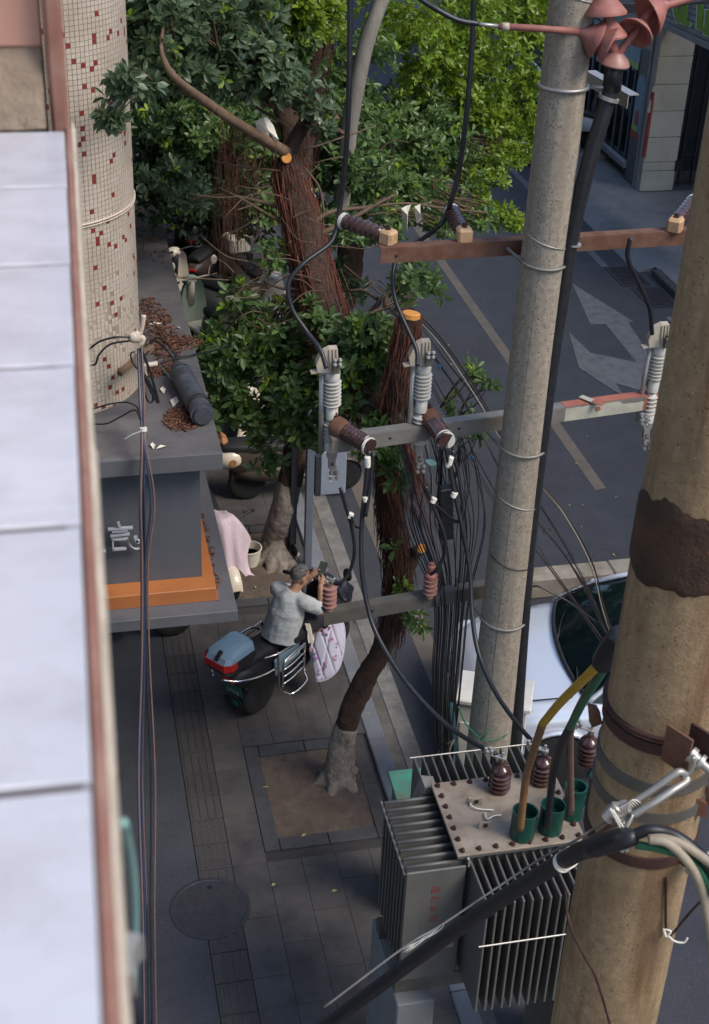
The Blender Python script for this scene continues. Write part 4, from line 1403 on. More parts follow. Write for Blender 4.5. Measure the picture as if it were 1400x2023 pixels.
for (px, py, Y_, ax) in ((726, 912, 8.03, (-.1, 0, 1)), (722, 985, 7.98, (-.05, 0, 1)), (692, 1018, 8.3, (.3, 0, 1)), (888, 912, 8.08, (.2, 0, 1)), (897, 977, 8.02, (.3, 0, 1)), (856, 988, 8.36, (.4, 0, 1))):
    lab = ('white tape wrap high on the left transformer lead', 'white tape wrap lower on the left transformer lead', 'white tape wrap on the arrester lead', 'white tape wrap high on the right transformer lead', 'white tape wrap lower on the right transformer lead', 'white tape wrap on the middle cutout lead')[tw]
    l = .085 if tw in (0, 3) else .04
    prof = []
    for k in range(7):
        prof += [(.020, -l / 2 + l * k / 7), (.0225, -l / 2 + l * (k + .5) / 7)]
    tag(MB().lathe([(.015, -l / 2)] + prof + [(.015, l / 2)], ony(px, py, Y_), ax, 14).build('tape_wrap', 'tie_white'), lab, 'tape')
    tw += 1
# second strand beside the left lead, upper part
cable('lead_cable', [ony(737, 895, 8.04), ony(731, 960, 7.99), ony(722, 1020, 7.94)], .014, 'cable_black', 'short doubled strand beside the left transformer lead')
cable('lead_cable', [ony(893, 890, 8.1), ony(906, 940, 8.06), ony(914, 1000, 8.0), ony(905, 1030, 8.0), ony(885, 1020, 8.1), ony(862, 1000, 8.3)], .014, 'cable_black', 'doubled strand beside the right transformer lead')

# ---------------- telecom wires: bundle hanging left of the pole
rt = random.Random(21)
tb_ = thing('wire_bundle', 'tangle of thin black telecom wires hanging left of the concrete pole', 'wires', (2.9, 9.0, 0))
for i in range(36):
    u = rt.random()
    x0 = 785 + 160 * u
    wob = rt.uniform(-22, 22)
    yb = PY + rt.uniform(.35, .75)
    pts = [ony(x0 - 12 - 14 * rt.random(), 862 - rt.uniform(0, 50), yb + .3), ony(x0 + 2, 940, yb + .15), ony(x0 + 22 * (1 - u) + wob, 1040, yb), ony(864 + 55 * u + wob * .6, 1180, yb - .1), ony(862 + 44 * u + wob * .5, 1320, yb - .2), ony(862 + 34 * u + wob * .4, 1430, yb - .25), ony(866 + 20 * u, 1560, yb - .3)]
    m_ = 'cable_black' if i % 9 else ('cable_pale' if i % 2 else 'rust_dark')
    MB().tube(spline(pts, 7), rt.uniform(.003, .0068), 5).build('wire', m_, tb_, True)
for i in range(9):          # slack loops near the terminal box
    u = rt.random()
    yb = PY + rt.uniform(.2, .5)
    pts = [ony(868 + 8 * u, 880, yb), ony(862 + 12 * u, 930 + 20 * u, yb), ony(862 + 14 * u, 955 + 14 * u, yb), ony(884, 962 + 14 * u, yb), ony(900 + 6 * u, 930, yb), ony(905 + 5 * u, 880, yb)]
    MB().tube(spline(pts, 6), .005, 5).build('wire_loop', 'cable_black', tb_, True)
MB().lathe([(.03, -.006), (.045, -.006), (.045, .006), (.03, .006)], ony(851, 914, PY + .35), (.2, 0, 1), 14).build('tie', 'teal_pvc', tb_)
for (px, py) in ((933, 905), (905, 1145), (868, 705 + 20)):
    MB().ball(ony(px, py, PY + .4), (.012, .012, .022), 8, 6).build('tie', 'blue_plastic', tb_)
# black ribbed terminal box in the bundle
bx = thing('splice_box', 'black ribbed plastic splice box hanging in the wire tangle', 'splice box', ony(880, 1060, PY + .3))
T0, T1 = ony(879, 962, PY + .3), ony(881, 1062, PY + .3)
MB().bar(T0, T1, .10, .09, up=(0, 1, 0), bev=.008).build('case', 'plastic_black', bx)
rbm = MB()
for k in range(8):
    c = T0.lerp(T1, .15 + .09 * k)
    rbm.box(c, (.108, .098, .008))
rbm.build('ribs', 'plastic_black', bx)
# wires slanting from behind the tree past the concrete pole to the tan pole
sl = thing('slanting_wires', 'black telecom wires slanting down past the concrete pole over the car', 'wires', (4, 9, 3))
groups_ = (
    (4, ((742, 560), (850, 655), (935, 770), (1000, 880), (1075, 968), (1120, 1025), (1170, 1120), (1213, 1262)), .006),
    (3, ((760, 600), (845, 690), (920, 800), (1000, 950), (1062, 1032), (1110, 1090), (1165, 1180), (1208, 1272)), .008),
    (3, ((780, 640), (840, 740), (910, 870), (990, 1010), (1055, 1082), (1090, 1130), (1150, 1215), (1200, 1285)), .006),
    (4, ((800, 600), (870, 700), (940, 790), (1010, 900), (1060, 990), (1120, 1090), (1175, 1195), (1212, 1278)), .0035))
ys_ = (11.4, 10.4, 9.6, 9.1, 8.9, 8.8, 8.72, 8.65)
for gi, (cnt, path, r0) in enumerate(groups_):
    for i in range(cnt):
        o1, o2 = rt.uniform(-9, 9), rt.uniform(-7, 7)
        f = (1.6, 1.4, 1.1, .9, .7, .6, .6, .3)
        sp = [ony(x + o1 * f[k] + rt.uniform(-2, 2), y + o2 * f[k], Y_ + i * .03) for k, ((x, y), Y_) in enumerate(zip(path, ys_))] + [ony(1330, 1470, 8.4), V(8.5, 7.8 + .05 * i, 1.7), V(13.0, 7.2 + .05 * i, 2.6), V(17.9, 7.0 + .05 * i, 4.0)]
        m_ = 'cable_pale' if (gi == 0 and i == 1) else ('rust_dark' if (gi + i) % 3 == 2 else 'cable_black')
        MB().tube(spline(sp, 6), r0 * rt.uniform(.55, 1.05), 5).build('wire', m_, sl, True)
for (px, py, Y_) in ((1080, 1050, 8.88), (1125, 1100, 8.82), (1165, 1100, 8.80), (1135, 1165, 8.8), (1120, 1170, 8.84), (1170, 1110, 8.79)):
    c = ony(px, py, Y_)
    mb = MB()
    mb.tube([c + V(math.cos(a) * .03, 0, math.sin(a) * .03) for a in np.linspace(0, 5.2, 12)], .003, 5)
    mb.build('wire_loop', 'cable_black', sl, True)
cable('stray_wire', [ony(1035, 1165, 8.9), ony(1060, 1158, 8.85), ony(1090, 1172, 8.8), ony(1125, 1190, 8.75), ony(1180, 1230, 8.7)], .008, 'cable_black', 'single black wire sagging from the pole over the car roof')

# pale and teal conduits beside the white cabinet
cable('conduit', [ony(890, 1390, PY + .2), ony(897, 1440, PY + .2), ony(903, 1500, PY + .2), ony(905, 1600, PY + .2)], .022, 'teal_pvc', 'teal plastic conduit standing beside the white cabinet', 'pipe', n=10)
cable('conduit', [ony(886, 1330, PY + .25), ony(884, 1400, PY + .25), ony(886, 1500, PY + .25), ony(893, 1600, PY + .25)], .011, 'cable_pale', 'thin cream conduit left of the teal one', 'pipe', n=8)
cable('rope_tie', [ony(885, 1500, PY + .1), ony(890, 1475, PY + .05), ony(897, 1462, PY + .08), ony(884, 1470, PY + .1)], .008, 'cable_pale', 'knotted pale rope on the conduits', 'rope')
cable('green_twine', [ony(905, 1396, 8.25), ony(920, 1430, 8.22), ony(948, 1458, 8.2), ony(965, 1462, 8.21), ony(990, 1458, 8.22), ony(1008, 1446, 8.3)], .006, 'wire_green', 'thin green cord knotted round the foot of the concrete pole', 'cord')
cable('green_twine', [ony(950, 1462, 8.19), ony(958, 1452, 8.18), ony(970, 1440, 8.2)], .006, 'wire_green', 'loose end of green cord at the pole foot', 'cord')
cable('ground_wire', [ony(888, 1450, PY + .3), ony(868, 1480, PY + .1), ony(850, 1520, PY - .1), ony(848, 1560, PY - .2), ony(850, 1640, PY - .4)], .007, 'cable_black', 'thin black wire arching down beside the green cabinet')

# ---------------- white street cabinet behind the pole
wc_c = (onz(900, 1381, 1.3) + onz(1036, 1401, 1.3) + onz(1055, 1347, 1.3) + onz(921, 1328, 1.3)) / 4
ux = (onz(1036, 1401, 1.3) - onz(900, 1381, 1.3)).normalized()
rzc = math.atan2(ux.y, ux.x)
wc = thing('street_cabinet', 'white metal street cabinet standing behind the concrete pole', 'cabinet', (wc_c.x, wc_c.y, ROAD))
Rz = (0, 0, rzc)
MB().box((wc_c.x, wc_c.y, .60), (.60, .37, 1.34), Rz, .012).build('body', 'cabinet_white', wc)
MB().box((wc_c.x, wc_c.y, 1.285), (.66, .43, .055), Rz, .012).build('lid', 'cabinet_white', wc)
fr_ = V(math.sin(rzc), -math.cos(rzc), 0)
MB().box(V(wc_c.x, wc_c.y, .55) + fr_ * .188, (.54, .012, 1.0), Rz, .004).build('door', 'cabinet_white', wc)
MB().box(V(wc_c.x, wc_c.y, -.03) + fr_ * .0, (.62, .40, .12), Rz).build('plinth', 'concrete_kerb', wc)

# ---------------- tan pole close to the camera
QX, QY = 1.70, 3.0


def qrad(z):
    return 0.205 - z * 0.0053


tp = thing('tan_pole', 'stained tan concrete pole with tarred collar and steel bands', 'utility pole', (QX, QY, ROAD))
MB().lathe([(qrad(z), z) for z in np.linspace(-.1, 11, 16)], (QX, QY, 0), n=56).build('shaft', 'concrete_tan', tp, 50)


def qz(px, py):
    return ony(px, py, QY - .17).z


z0, z1 = qz(1330, 1195), qz(1330, 1045)
rows = []
nn, kk = 72, 16
rq = random.Random(4)
jag0 = [.012 * math.sin(a * 3 * 2 * PI / nn + 1) + .008 * math.sin(a * 7 * 2 * PI / nn) + rq.uniform(-.006, .006) for a in range(nn)]
jag1 = [.030 * math.sin(a * 2 * 2 * PI / nn + .5) + .010 * math.sin(a * 9 * 2 * PI / nn) + rq.uniform(-.007, .007) for a in range(nn)]
for i in range(kk + 1):
    t = i / kk
    r = []
    for j in range(nn):
        a = 2 * PI * j / nn
        z = (z0 + jag0[j]) * (1 - t) + (z1 + jag1[j]) * t
        th = .007 * (min(1, t * 8, (1 - t) * 8) ** .5) + rq.uniform(-.001, .0015)
        th = th if 0 < i < kk else -.002
        r.append(V(QX + math.cos(a) * (qrad(z) + th), QY + math.sin(a) * (qrad(z) + th), z))
    rows.append(r)
MB().grid(rows, True).build('tar_collar', 'tar_brown', tp, True)


def qband(px, py, w, m, name='band', thick=.006, lug=True, tilt=0.0, la=-.6):
    z = qz(px, py)
    mb = MB().lathe([(qrad(z) - .004, -w / 2), (qrad(z) + thick, -w / 2), (qrad(z) + thick, w / 2), (qrad(z) - .004, w / 2)], (QX, QY, z), (tilt, 0, 1), 48)
    o = mb.build(name, m, tp, 40)
    if lug:
        for s in (-1, 1):
            a = la + s * .10
            c = V(QX + math.cos(la) * (qrad(z) + .05), QY + math.sin(la) * (qrad(z) + .05), z)
            tdir = V(-math.sin(la), math.cos(la), 0)
            MB().box(c + tdir * s * .022, (.11, .008, w * 1.25), (0, 0, la)).build('lug', 'rust_dark', o)
        MB().tube([c - tdir * .06, c + tdir * .06], .010, 8).build('lug_bolt', 'galv', o)
    return z


zA = qband(1290, 1468, .012, 'rust_dark', 'rod_ring', .014, False, .0)
qband(1280, 1490, .040, 'rust_dark', 'band', .008, True, 0, -.95)
zB = qband(1250, 1570, .045, 'steel_dark', 'band', .006, True, 0, -.62)
qband(1240, 1625, .040, 'steel_dark', 'band', .006, False)
qband(1230, 1712, .042, 'rust_dark', 'band', .008, True, 0, -1.05)
# flange plates sticking out to the left and right
MB().prism([ony(1167, 1400, 3.05), ony(1185, 1405, 3.05), ony(1190, 1430, 3.05), ony(1170, 1438, 3.05)], (0, .03, 0)).build('bracket_plate', 'rust', tp)
MB().prism([ony(1345, 1560, 2.86), ony(1398, 1590, 2.84), ony(1396, 1618, 2.84), ony(1372, 1610, 2.85), ony(1340, 1570, 2.86)], (0, .02, 0)).build('bracket_plate', 'rust', tp)
MB().prism([ony(1372, 1545, 2.9), ony(1402, 1560, 2.88), ony(1400, 1592, 2.88), ony(1374, 1575, 2.9)], (0, .02, 0)).build('bracket_plate', 'rust', tp)
MB().prism([ony(1348, 1625, 2.9), ony(1378, 1612, 2.9), ony(1375, 1640, 2.9), ony(1362, 1655, 2.9), ony(1372, 1672, 2.9), ony(1360, 1672, 2.9), ony(1345, 1645, 2.9)], (0, .008, 0)).build('bent_strap', 'steel_grey', tp)
# forged bolt with washers
b0 = ony(1362, 1488, 2.74)
bm = MB().lathe([(.012, -.03), (.012, .0), (.026, .0), (.026, .016), (.018, .016), (.018, .032), (.026, .032), (.026, .044), (.013, .044), (.013, .085), (.006, .09)], b0, (.55, -.55, -.35), 14)
bm.build('eye_bolt', 'galv', tp, 40)
MB().box(b0 + V(-.03, .02, 0), (.008, .09, .13), (0, 0, .5)).build('lug', 'rust', tp)
MB().box(b0 + V(.045, .02, 0), (.008, .09, .12), (0, 0, .5)).build('lug', 'rust_dark', tp)
# dead-end link (long steel shackle) and clamp
def qc(x, y, Y=2.70):
    return ony(1130 + x / 3.996, 1360 + y / 3.996, Y)


lk = thing('dead_end_link', 'long galvanised steel link and clamp holding the thick cable to the tan pole', 'cable clamp', qc(450, 980))
MB().tube(spline([qc(480, 905), qc(640, 800), qc(800, 680), qc(850, 658), qc(885, 675), qc(880, 700)], 6), .011, 10).build('link_rod', 'galv', lk, True)
MB().tube(spline([qc(470, 1010, 2.66), qc(640, 905, 2.66), qc(800, 800, 2.67), qc(900, 735, 2.69), qc(905, 705, 2.7)], 6), .011, 10).build('link_rod', 'galv', lk, True)
MB().tube(spline([qc(880, 690), qc(930, 660), qc(960, 590), qc(955, 540)], 6), .007, 8).build('link_rod', 'galv', lk, True)
cl = MB()
cl.bar(qc(290, 1000), qc(460, 940), .055, .035, bev=.008)
cl.lathe([(.018, 0), (.022, .0), (.022, .05), (.016, .055)], qc(275, 1030), qc(340, 960) - qc(275, 1030), 8)
cl.lathe([(.018, 0), (.020, .0), (.020, .05), (.014, .055)], qc(335, 1130), qc(380, 1060) - qc(335, 1130), 8)
cl.bar(qc(400, 1060), qc(470, 965), .04, .03, bev=.006)
cl.build('clamp_body', 'galv', lk, 30)
spm = MB()
for k in range(5):
    c = qc(395 + 18 * k, 945 - 10 * k)
    spm.tube([c + V(math.cos(a) * .022, -.02 + math.sin(a) * .012, math.sin(a) * .02) for a in np.linspace(0, 6.28, 12)], .0035, 5)
spm.build('spring_wire', 'galv', lk, True)
wr = MB()
for pts in (((300, 950), (360, 1060), (410, 1170), (430, 1290)), ((320, 960), (385, 1070), (425, 1150), (440, 1280)), ((480, 1000), (440, 1080), (400, 1180), (390, 1290)), ((340, 1140), (370, 1210), (400, 1290)), ((350, 1140), (385, 1200), (410, 1280))):
    wr.tube(spline([qc(x, y, 2.60) for x, y in pts], 5), .0035, 5)
wr.build('lashing_wire', 'tie_white', lk, True)
cable('guy_strand', [qc(290, 1035, 2.69), qc(150, 1120, 2.72), qc(0, 1215, 2.78), onz(1062, 1700, 5.5), onz(880, 1822, 5.35), onz(800, 1870, 5.3), onz(640, 1990, 5.1)], .004, 'steel_grey', 'thin steel guy strand running along the thick black cable', 'strand')
cable('guy_strand', [qc(330, 1060, 2.69), qc(200, 1150, 2.72), qc(40, 1245, 2.76)], .007, 'wire_dull', 'short dull strand beside the steel guy near the clamp', 'strand')

# thick black cable bundle
bc = thing('thick_cable', 'thick black sleeved cable sweeping from the lower left to the tan pole', 'cable', qc(200, 1250))
cp = [ony(560, 2090, 3.75), ony(700, 1985, 3.55), ony(860, 1866, 3.30), ony(1000, 1770, 3.05), qc(0, 1320, 2.80), qc(200, 1245, 2.66), qc(400, 1185, 2.58), qc(510, 1175, 2.56)]
MB().tube(spline(cp[:6], 8), [.027] * 41, 18).build('sleeve', 'rubber_black', bc, True)
MB().tube(spline([cp[4].lerp(cp[5], .75), cp[5], cp[6], cp[7]], 8), lerp_list([.027, .031, .031, .020], 8), 18).build('boot', 'cable_black', bc, True)
MB().tube(spline([qc(500, 1150, 2.57), qc(600, 1120, 2.56), qc(720, 1130, 2.55), qc(830, 1175, 2.53), qc(960, 1270, 2.5), qc(1100, 1420, 2.45), qc(1200, 1620, 2.4)], 8), .017, 12).build('strand', 'cable_black', bc, True)
MB().tube(spline([qc(500, 1235, 2.56), qc(640, 1255, 2.54), qc(760, 1285, 2.52), qc(900, 1330, 2.5), qc(1020, 1450, 2.46), qc(1120, 1620, 2.42)], 8), .012, 12).build('strand', 'wire_green', bc, True)
MB().tube(spline([qc(600, 1190, 2.53), qc(720, 1185, 2.52), qc(860, 1225, 2.5), qc(980, 1300, 2.48), qc(1090, 1380, 2.45), qc(1250, 1500, 2.4)], 8), .013, 12).build('strand', 'cable_pale', bc, True)
MB().tube(spline([qc(610, 1195, 2.52), qc(740, 1215, 2.50), qc(860, 1310, 2.48), qc(960, 1440, 2.46), qc(1020, 1570, 2.44), qc(1060, 1750, 2.42), qc(1100, 2000, 2.4), qc(1130, 2500, 2.4)], 8), .013, 12).build('strand', 'cable_pale', bc, True)
tp_ = MB()
for k, (px, py) in enumerate(((1116, 1700), (1122, 1696), (1110, 1704), (1128, 1692))):
    c = ony(px, py, 2.83)
    d = cp[5] - cp[4]
    tp_.lathe([(.027, -.003), (.0305, -.003), (.0305, .003), (.027, .003)], c.lerp(cp[4], .0), d + V(.02 * k, .03, -.02 * k), 22)
tp_.build('lashing_wire', 'tie_white', bc)
fz = MB()
for k in range(7):
    fz.tube(spline([ony(850 + 5 * k, 1846 - 4 * k, 3.26), ony(826 + 6 * k - 2 * (k % 3), 1860 - 3 * k, 3.24), ony(808 - 6 * (k % 4), 1876 + 3 * (k % 3), 3.22)], 4), .0016, 5)
fz.build('frayed_wires', 'tie_white', bc, True)
cable('pole_wire', [ony(1316, 1735, 2.82), ony(1315, 1790, 2.82), ony(1317, 1845, 2.82), ony(1330, 1842, 2.8), ony(1350, 1818, 2.78), ony(1385, 1780, 2.75), ony(1440, 1740, 2.7)], .0045, 'rust_dark', 'thin rusty wire hooked to the tan pole foot', 'wire')
cable('pole_wire', [ony(1310, 1835, 2.80), ony(1316, 1850, 2.79), ony(1325, 1840, 2.79), ony(1312, 1838, 2.8), ony(1330, 1858, 2.79), ony(1350, 1862, 2.78), ony(1358, 1853, 2.78)], .0035, 'tie_white', 'curled white wire end at the tan pole foot', 'wire')
cable('pole_wire', [ony(1117, 1760, 2.95), ony(1120, 1800, 2.86), ony(1130, 1840, 2.82), ony(1152, 1885, 2.80), ony(1180, 1940, 2.79), ony(1215, 2060, 2.79)], .0045, 'rust_dark', 'brown wire curving round the left flank of the tan pole', 'wire')

# ---------------- transformer
TZ = 2.60
TX0, TX1, TY0, TY1 = 2.17, 3.02, 5.96, 6.62
tr = thing('transformer', 'grey finned transformer with beige bolted lid and bushings', 'transformer', ((TX0 + TX1) / 2, (TY0 + TY1) / 2, 1.45))
MB().box(((TX0 + TX1) / 2, (TY0 + TY1) / 2, 2.02), (TX1 - TX0 - .12, TY1 - TY0 - .12, 1.12), None, .01).build('tank', 'tank_grey', tr)
lid = MB().box(((TX0 + TX1) / 2, (TY0 + TY1) / 2, TZ - .009), (TX1 - TX0, TY1 - TY0, .018), None, .004).build('lid', 'beige_lid', tr)
MB().box(((TX0 + TX1) / 2, (TY0 + TY1) / 2, TZ - .028), (TX1 - TX0 - .01, TY1 - TY0 - .01, .016)).build('flange', 'tank_grey', tr)
bolt = MB().lathe([(.019, 0), (.019, .004), (.015, .004), (.015, .018), (.008, .018), (.008, .026)], (0, 0, 0), n=6).mesh('lid_bolt', 'rust_dark')


def bolt_at(x, y):
    o = bpy.data.objects.new('lid_bolt', bolt)
    COL.objects.link(o)
    o.parent = lid
    o.location = (x, y, TZ)


for k in range(8):
    x = TX0 + .04 + (TX1 - TX0 - .08) * k / 7
    bolt_at(x, TY0 + .035)
    bolt_at(x, TY1 - .035)
for k in range(1, 6):
    y = TY0 + .035 + (TY1 - TY0 - .07) * k / 6
    bolt_at(TX0 + .04, y)
    bolt_at(TX1 - .04, y)
# front radiator fins (towards the camera), side fins (left), back fins
fin_z0, fin_z1 = 1.55, 2.52
for k in range(13):
    x = TX0 + .10 + .058 * k
    MB().box((x, TY0 - .15, (fin_z0 + fin_z1) / 2), (.016, .40, fin_z1 - fin_z0), (0, random.uniform(-.006, .006), random.uniform(-.02, .02)), .004).build('radiator_fin', 'tank_grey', tr)
MB().tube([(TX0 + .07, TY0 - .353, fin_z0 + .62), (TX0 + .86, TY0 - .353, fin_z0 + .62)], .006, 6).build('fin_rod', 'galv', tr)
for k in range(9):
    y = TY0 + .04 + .072 * k
    MB().box((TX0 - .135, y, (fin_z0 + fin_z1) / 2), (.37, .022, fin_z1 - fin_z0), None, .006).build('radiator_fin', 'tank_grey', tr)
    MB().tube([(TX0 - .32, y, fin_z1 - .004), (TX0 + .04, y, fin_z1 - .004)], .013, 8).build('fin_top', 'tank_grey', tr, True)
MB().tube([(TX0 - .325, TY0 + .02, fin_z1 - .05), (TX0 - .325, TY1 + .02, fin_z1 - .05)], .007, 6).build('fin_rod', 'galv', tr)
MB().box((TX0 - .135, TY0 - .012, (fin_z0 + fin_z1) / 2), (.385, .018, fin_z1 - fin_z0 + .01), None, .006).build('side_panel', 'tank_grey', tr)
for k in range(14):
    x = TX0 - .02 + .062 * k
    MB().box((x, TY1 + .17, (fin_z0 + fin_z1) / 2 + .0), (.014, .36, fin_z1 - fin_z0), None, .004).build('radiator_fin', 'tank_grey', tr)
MB().tube([(TX0 - .05, TY1 + .352, fin_z1 - .004), (TX0 + .86, TY1 + .352, fin_z1 - .004)], .006, 6).build('fin_rod', 'galv', tr)
MB().box((TX0 - .02, TY1 + .06, 2.45), (.09, .12, .22), (0, .25, 0)).build('stay', 'steel_grey', tr)
# lifting lugs, small wires
for (px, py) in ((940, 1583), (958, 1630)):
    c = onz(px, py, TZ + .03)
    l_ = MB().box(c, (.085, .012, .06), (0, 0, -.05), .003)
    l_.build('lifting_lug', 'beige_lid', tr)
    MB().lathe([(.016, 0), (.016, .004)], c + V(0, -.008, .004), (0, -1, 0), 12).build('lug_hole', 'iron_black', tr)
for pts in (((928, 1575), (930, 1590), (945, 1598), (975, 1600)), ((958, 1605), (962, 1618), (975, 1612), (990, 1610))):
    MB().tube(spline([onz(x, y, TZ + .02) for x, y in pts], 6), .005, 6).build('lead_wire', 'tie_white', tr, True)
MB().tube(spline([onz(924, 1695, TZ - .02), onz(926, 1702, TZ - .06), onz(925, 1712, TZ - .10)], 4), .010, 8).build('hook', 'galv', tr, True)
# red stencilled characters on the side panel (vertical line of four)
for k, s in enumerate('国产外皿'):
    cu = bpy.data.curves.new('stencil', 'FONT')
    cu.body = s
    cu.size = .062
    cu.extrude = .0006
    cu.align_x = 'CENTER'
    cu.materials.append(MATS['red_print'])
    o = link('stencil_character', text_mesh(cu), tr)
    o.location = (TX0 - .13, TY0 - .0225, 2.33 - .085 * k)
    o.rotation_euler = (PI / 2, 0, 0)
MB().box((TX0 - .05, TY0 - .0235, 1.86), (.15, .003, .10), None, .001).build('rating_plate', 'galv', tr)
# HV bushings
hvb = [(985, 1560), (1068, 1545), (1158, 1505)]
for (px, py) in hvb:
    c = onz(px, py, TZ)
    prof = [(.05, 0), (.062, 0), (.062, .02), (.05, .025)]
    for k in range(4):
        z = .025 + .035 * k
        rr_ = .074 - .001 * k
        prof += [(.045, z), (rr_, z + .006), (rr_, z + .014), (.046, z + .026)]
    prof += [(.046, .166), (.064, .172), (.066, .182), (.054, .200), (.034, .212), (.026, .225), (.022, .25)]
    bu = MB().lathe(prof, c, (0, 0, 1), 26).build('bushing', 'porcelain_brown', tr, 50)
    MB().lathe([(.010, .25), (.010, .32)], c, (0, 0, 1), 8).lathe([(.018, .27), (.018, .285)], c, (0, 0, 1), 6).build('stud', 'galv', bu)
    e = c + V(-.085, .035, .30)
    MB().bar(c + V(.02, -.01, .275), e, .035, .008).build('terminal_palm', 'galv', bu)
    cb_ = MB()
    for i in range(4):
        cb_.lathe([(.012, 0), (.012, .04)], e + V(-.02 + .03 * (i % 2), .015 - .03 * (i // 2), -.005), (.1, -.1, 1), 8)
    cb_.build('clamp_bolts', 'galv', bu)
# LV bushings in green boots with coloured cables
lv = [((1030, 1650), 'wire_orange', .080), ((1085, 1638), 'wire_dull', .078), ((1128, 1610), 'wire_dull', .072), ((1172, 1590), 'cable_black', .06)]
for i, ((px, py), m_, r) in enumerate(lv):
    c = onz(px, py, TZ)
    h = .20 if i < 2 else .24
    prof = [(r * .8, 0), (r, .0), (r * 1.0, h * .4), (r * 1.03, h * .95), (r * 1.05, h), (r * .93, h), (r * .88, h * .6)] if i < 2 else [(r * .8, 0), (r, 0), (r * .9, h * .3), (r, h * .45), (r * .85, h * .6), (r, h * .8), (r * 1.02, h), (r * .85, h), (r * .8, h * .7)]
    MB().lathe(prof, c, (.05, .04, 1), 26).build('insulating_boot', 'lv_green', tr, 50)
    MB().lathe([(.02, .01), (.05, .01), (.05, .07), (.02, .08)], c, (0, 0, 1), 16).build('lv_terminal', 'plastic_black', tr)
cable('lv_cable', [onz(1028, 1640, TZ + .10), ony(1038, 1545, 6.0), ony(1052, 1490, 5.85), ony(1072, 1430, 5.6)], .0245, 'wire_orange', 'brown-sheathed lower length of the yellow transformer cable')
cable('lv_cable', [ony(1072, 1430, 5.6), ony(1105, 1390, 5.35), ony(1145, 1350, 5.1), ony(1195, 1300, 4.85)], .0245, 'wire_yellow', 'yellow upper length of the transformer cable')
cable('lv_cable', [onz(1082, 1632, TZ + .10), ony(1092, 1530, 5.95), ony(1104, 1480, 5.8), ony(1128, 1432, 5.6)], .0245, 'cable_black', 'dark lower length of the green transformer cable')
cable('lv_cable', [ony(1126, 1436, 5.6), ony(1152, 1385, 5.3), ony(1180, 1340, 5.05), ony(1205, 1300, 4.85)], .0245, 'wire_green', 'green upper length of the transformer cable')
cable('lv_cable', [onz(1128, 1605, TZ + .14), ony(1126, 1500, 5.85), ony(1128, 1440, 5.65), ony(1148, 1390, 5.35), ony(1190, 1320, 5.0)], .023, 'wire_dull', 'dull red-brown transformer cable behind the green one')
cable('lv_cable', [ony(1190, 1310, 4.86), ony(1203, 1285, 4.78), ony(1225, 1255, 4.7)], .055, 'cable_black', 'black sleeve gathering the coloured cables behind the tan pole')
# stand under the transformer
stn = thing('transformer_stand', 'steel channel stand on concrete plinths under the transformer', 'stand', ((TX0 + TX1) / 2, (TY0 + TY1) / 2, ROAD))
for y in (TY0 + .1, TY1 - .1):
    MB().box(((TX0 + TX1) / 2, y, 1.40), (1.5, .09, .12)).build('channel', 'steel_dark', stn)
for x in (TX0 - .2, TX1 + .2):
    MB().box((x, (TY0 + TY1) / 2, .62), (.26, .75, 1.44), None, .01).build('plinth', 'far_paving', stn)

# ---------------- green cabinet beside the kerb
g0, g1 = onz(776, 1532, 1.25), onz(838, 1528, 1.25)
gx0, gx1 = g0.x, g1.x
gy = g0.y
gc = thing('green_cabinet', 'rusting green metal cabinet between the tree pit and the transformer', 'cabinet', ((gx0 + gx1) / 2, gy, 0))
MB().box(((gx0 + gx1) / 2, gy - .17, .60), (gx1 - gx0, .36, 1.24), None, .01).build('body', 'cab_green', gc)
MB().box(((gx0 + gx1) / 2 - .01, gy - .17, 1.235), (gx1 - gx0 + .05, .42, .03), (.10, 0, 0), .006).build('lid', 'cab_green', gc)
MB().box((gx1 + .035, gy - .19, .56), (.055, .30, 1.16), None, .006).build('side_box', 'cab_green', gc)

# ================================================================== cars


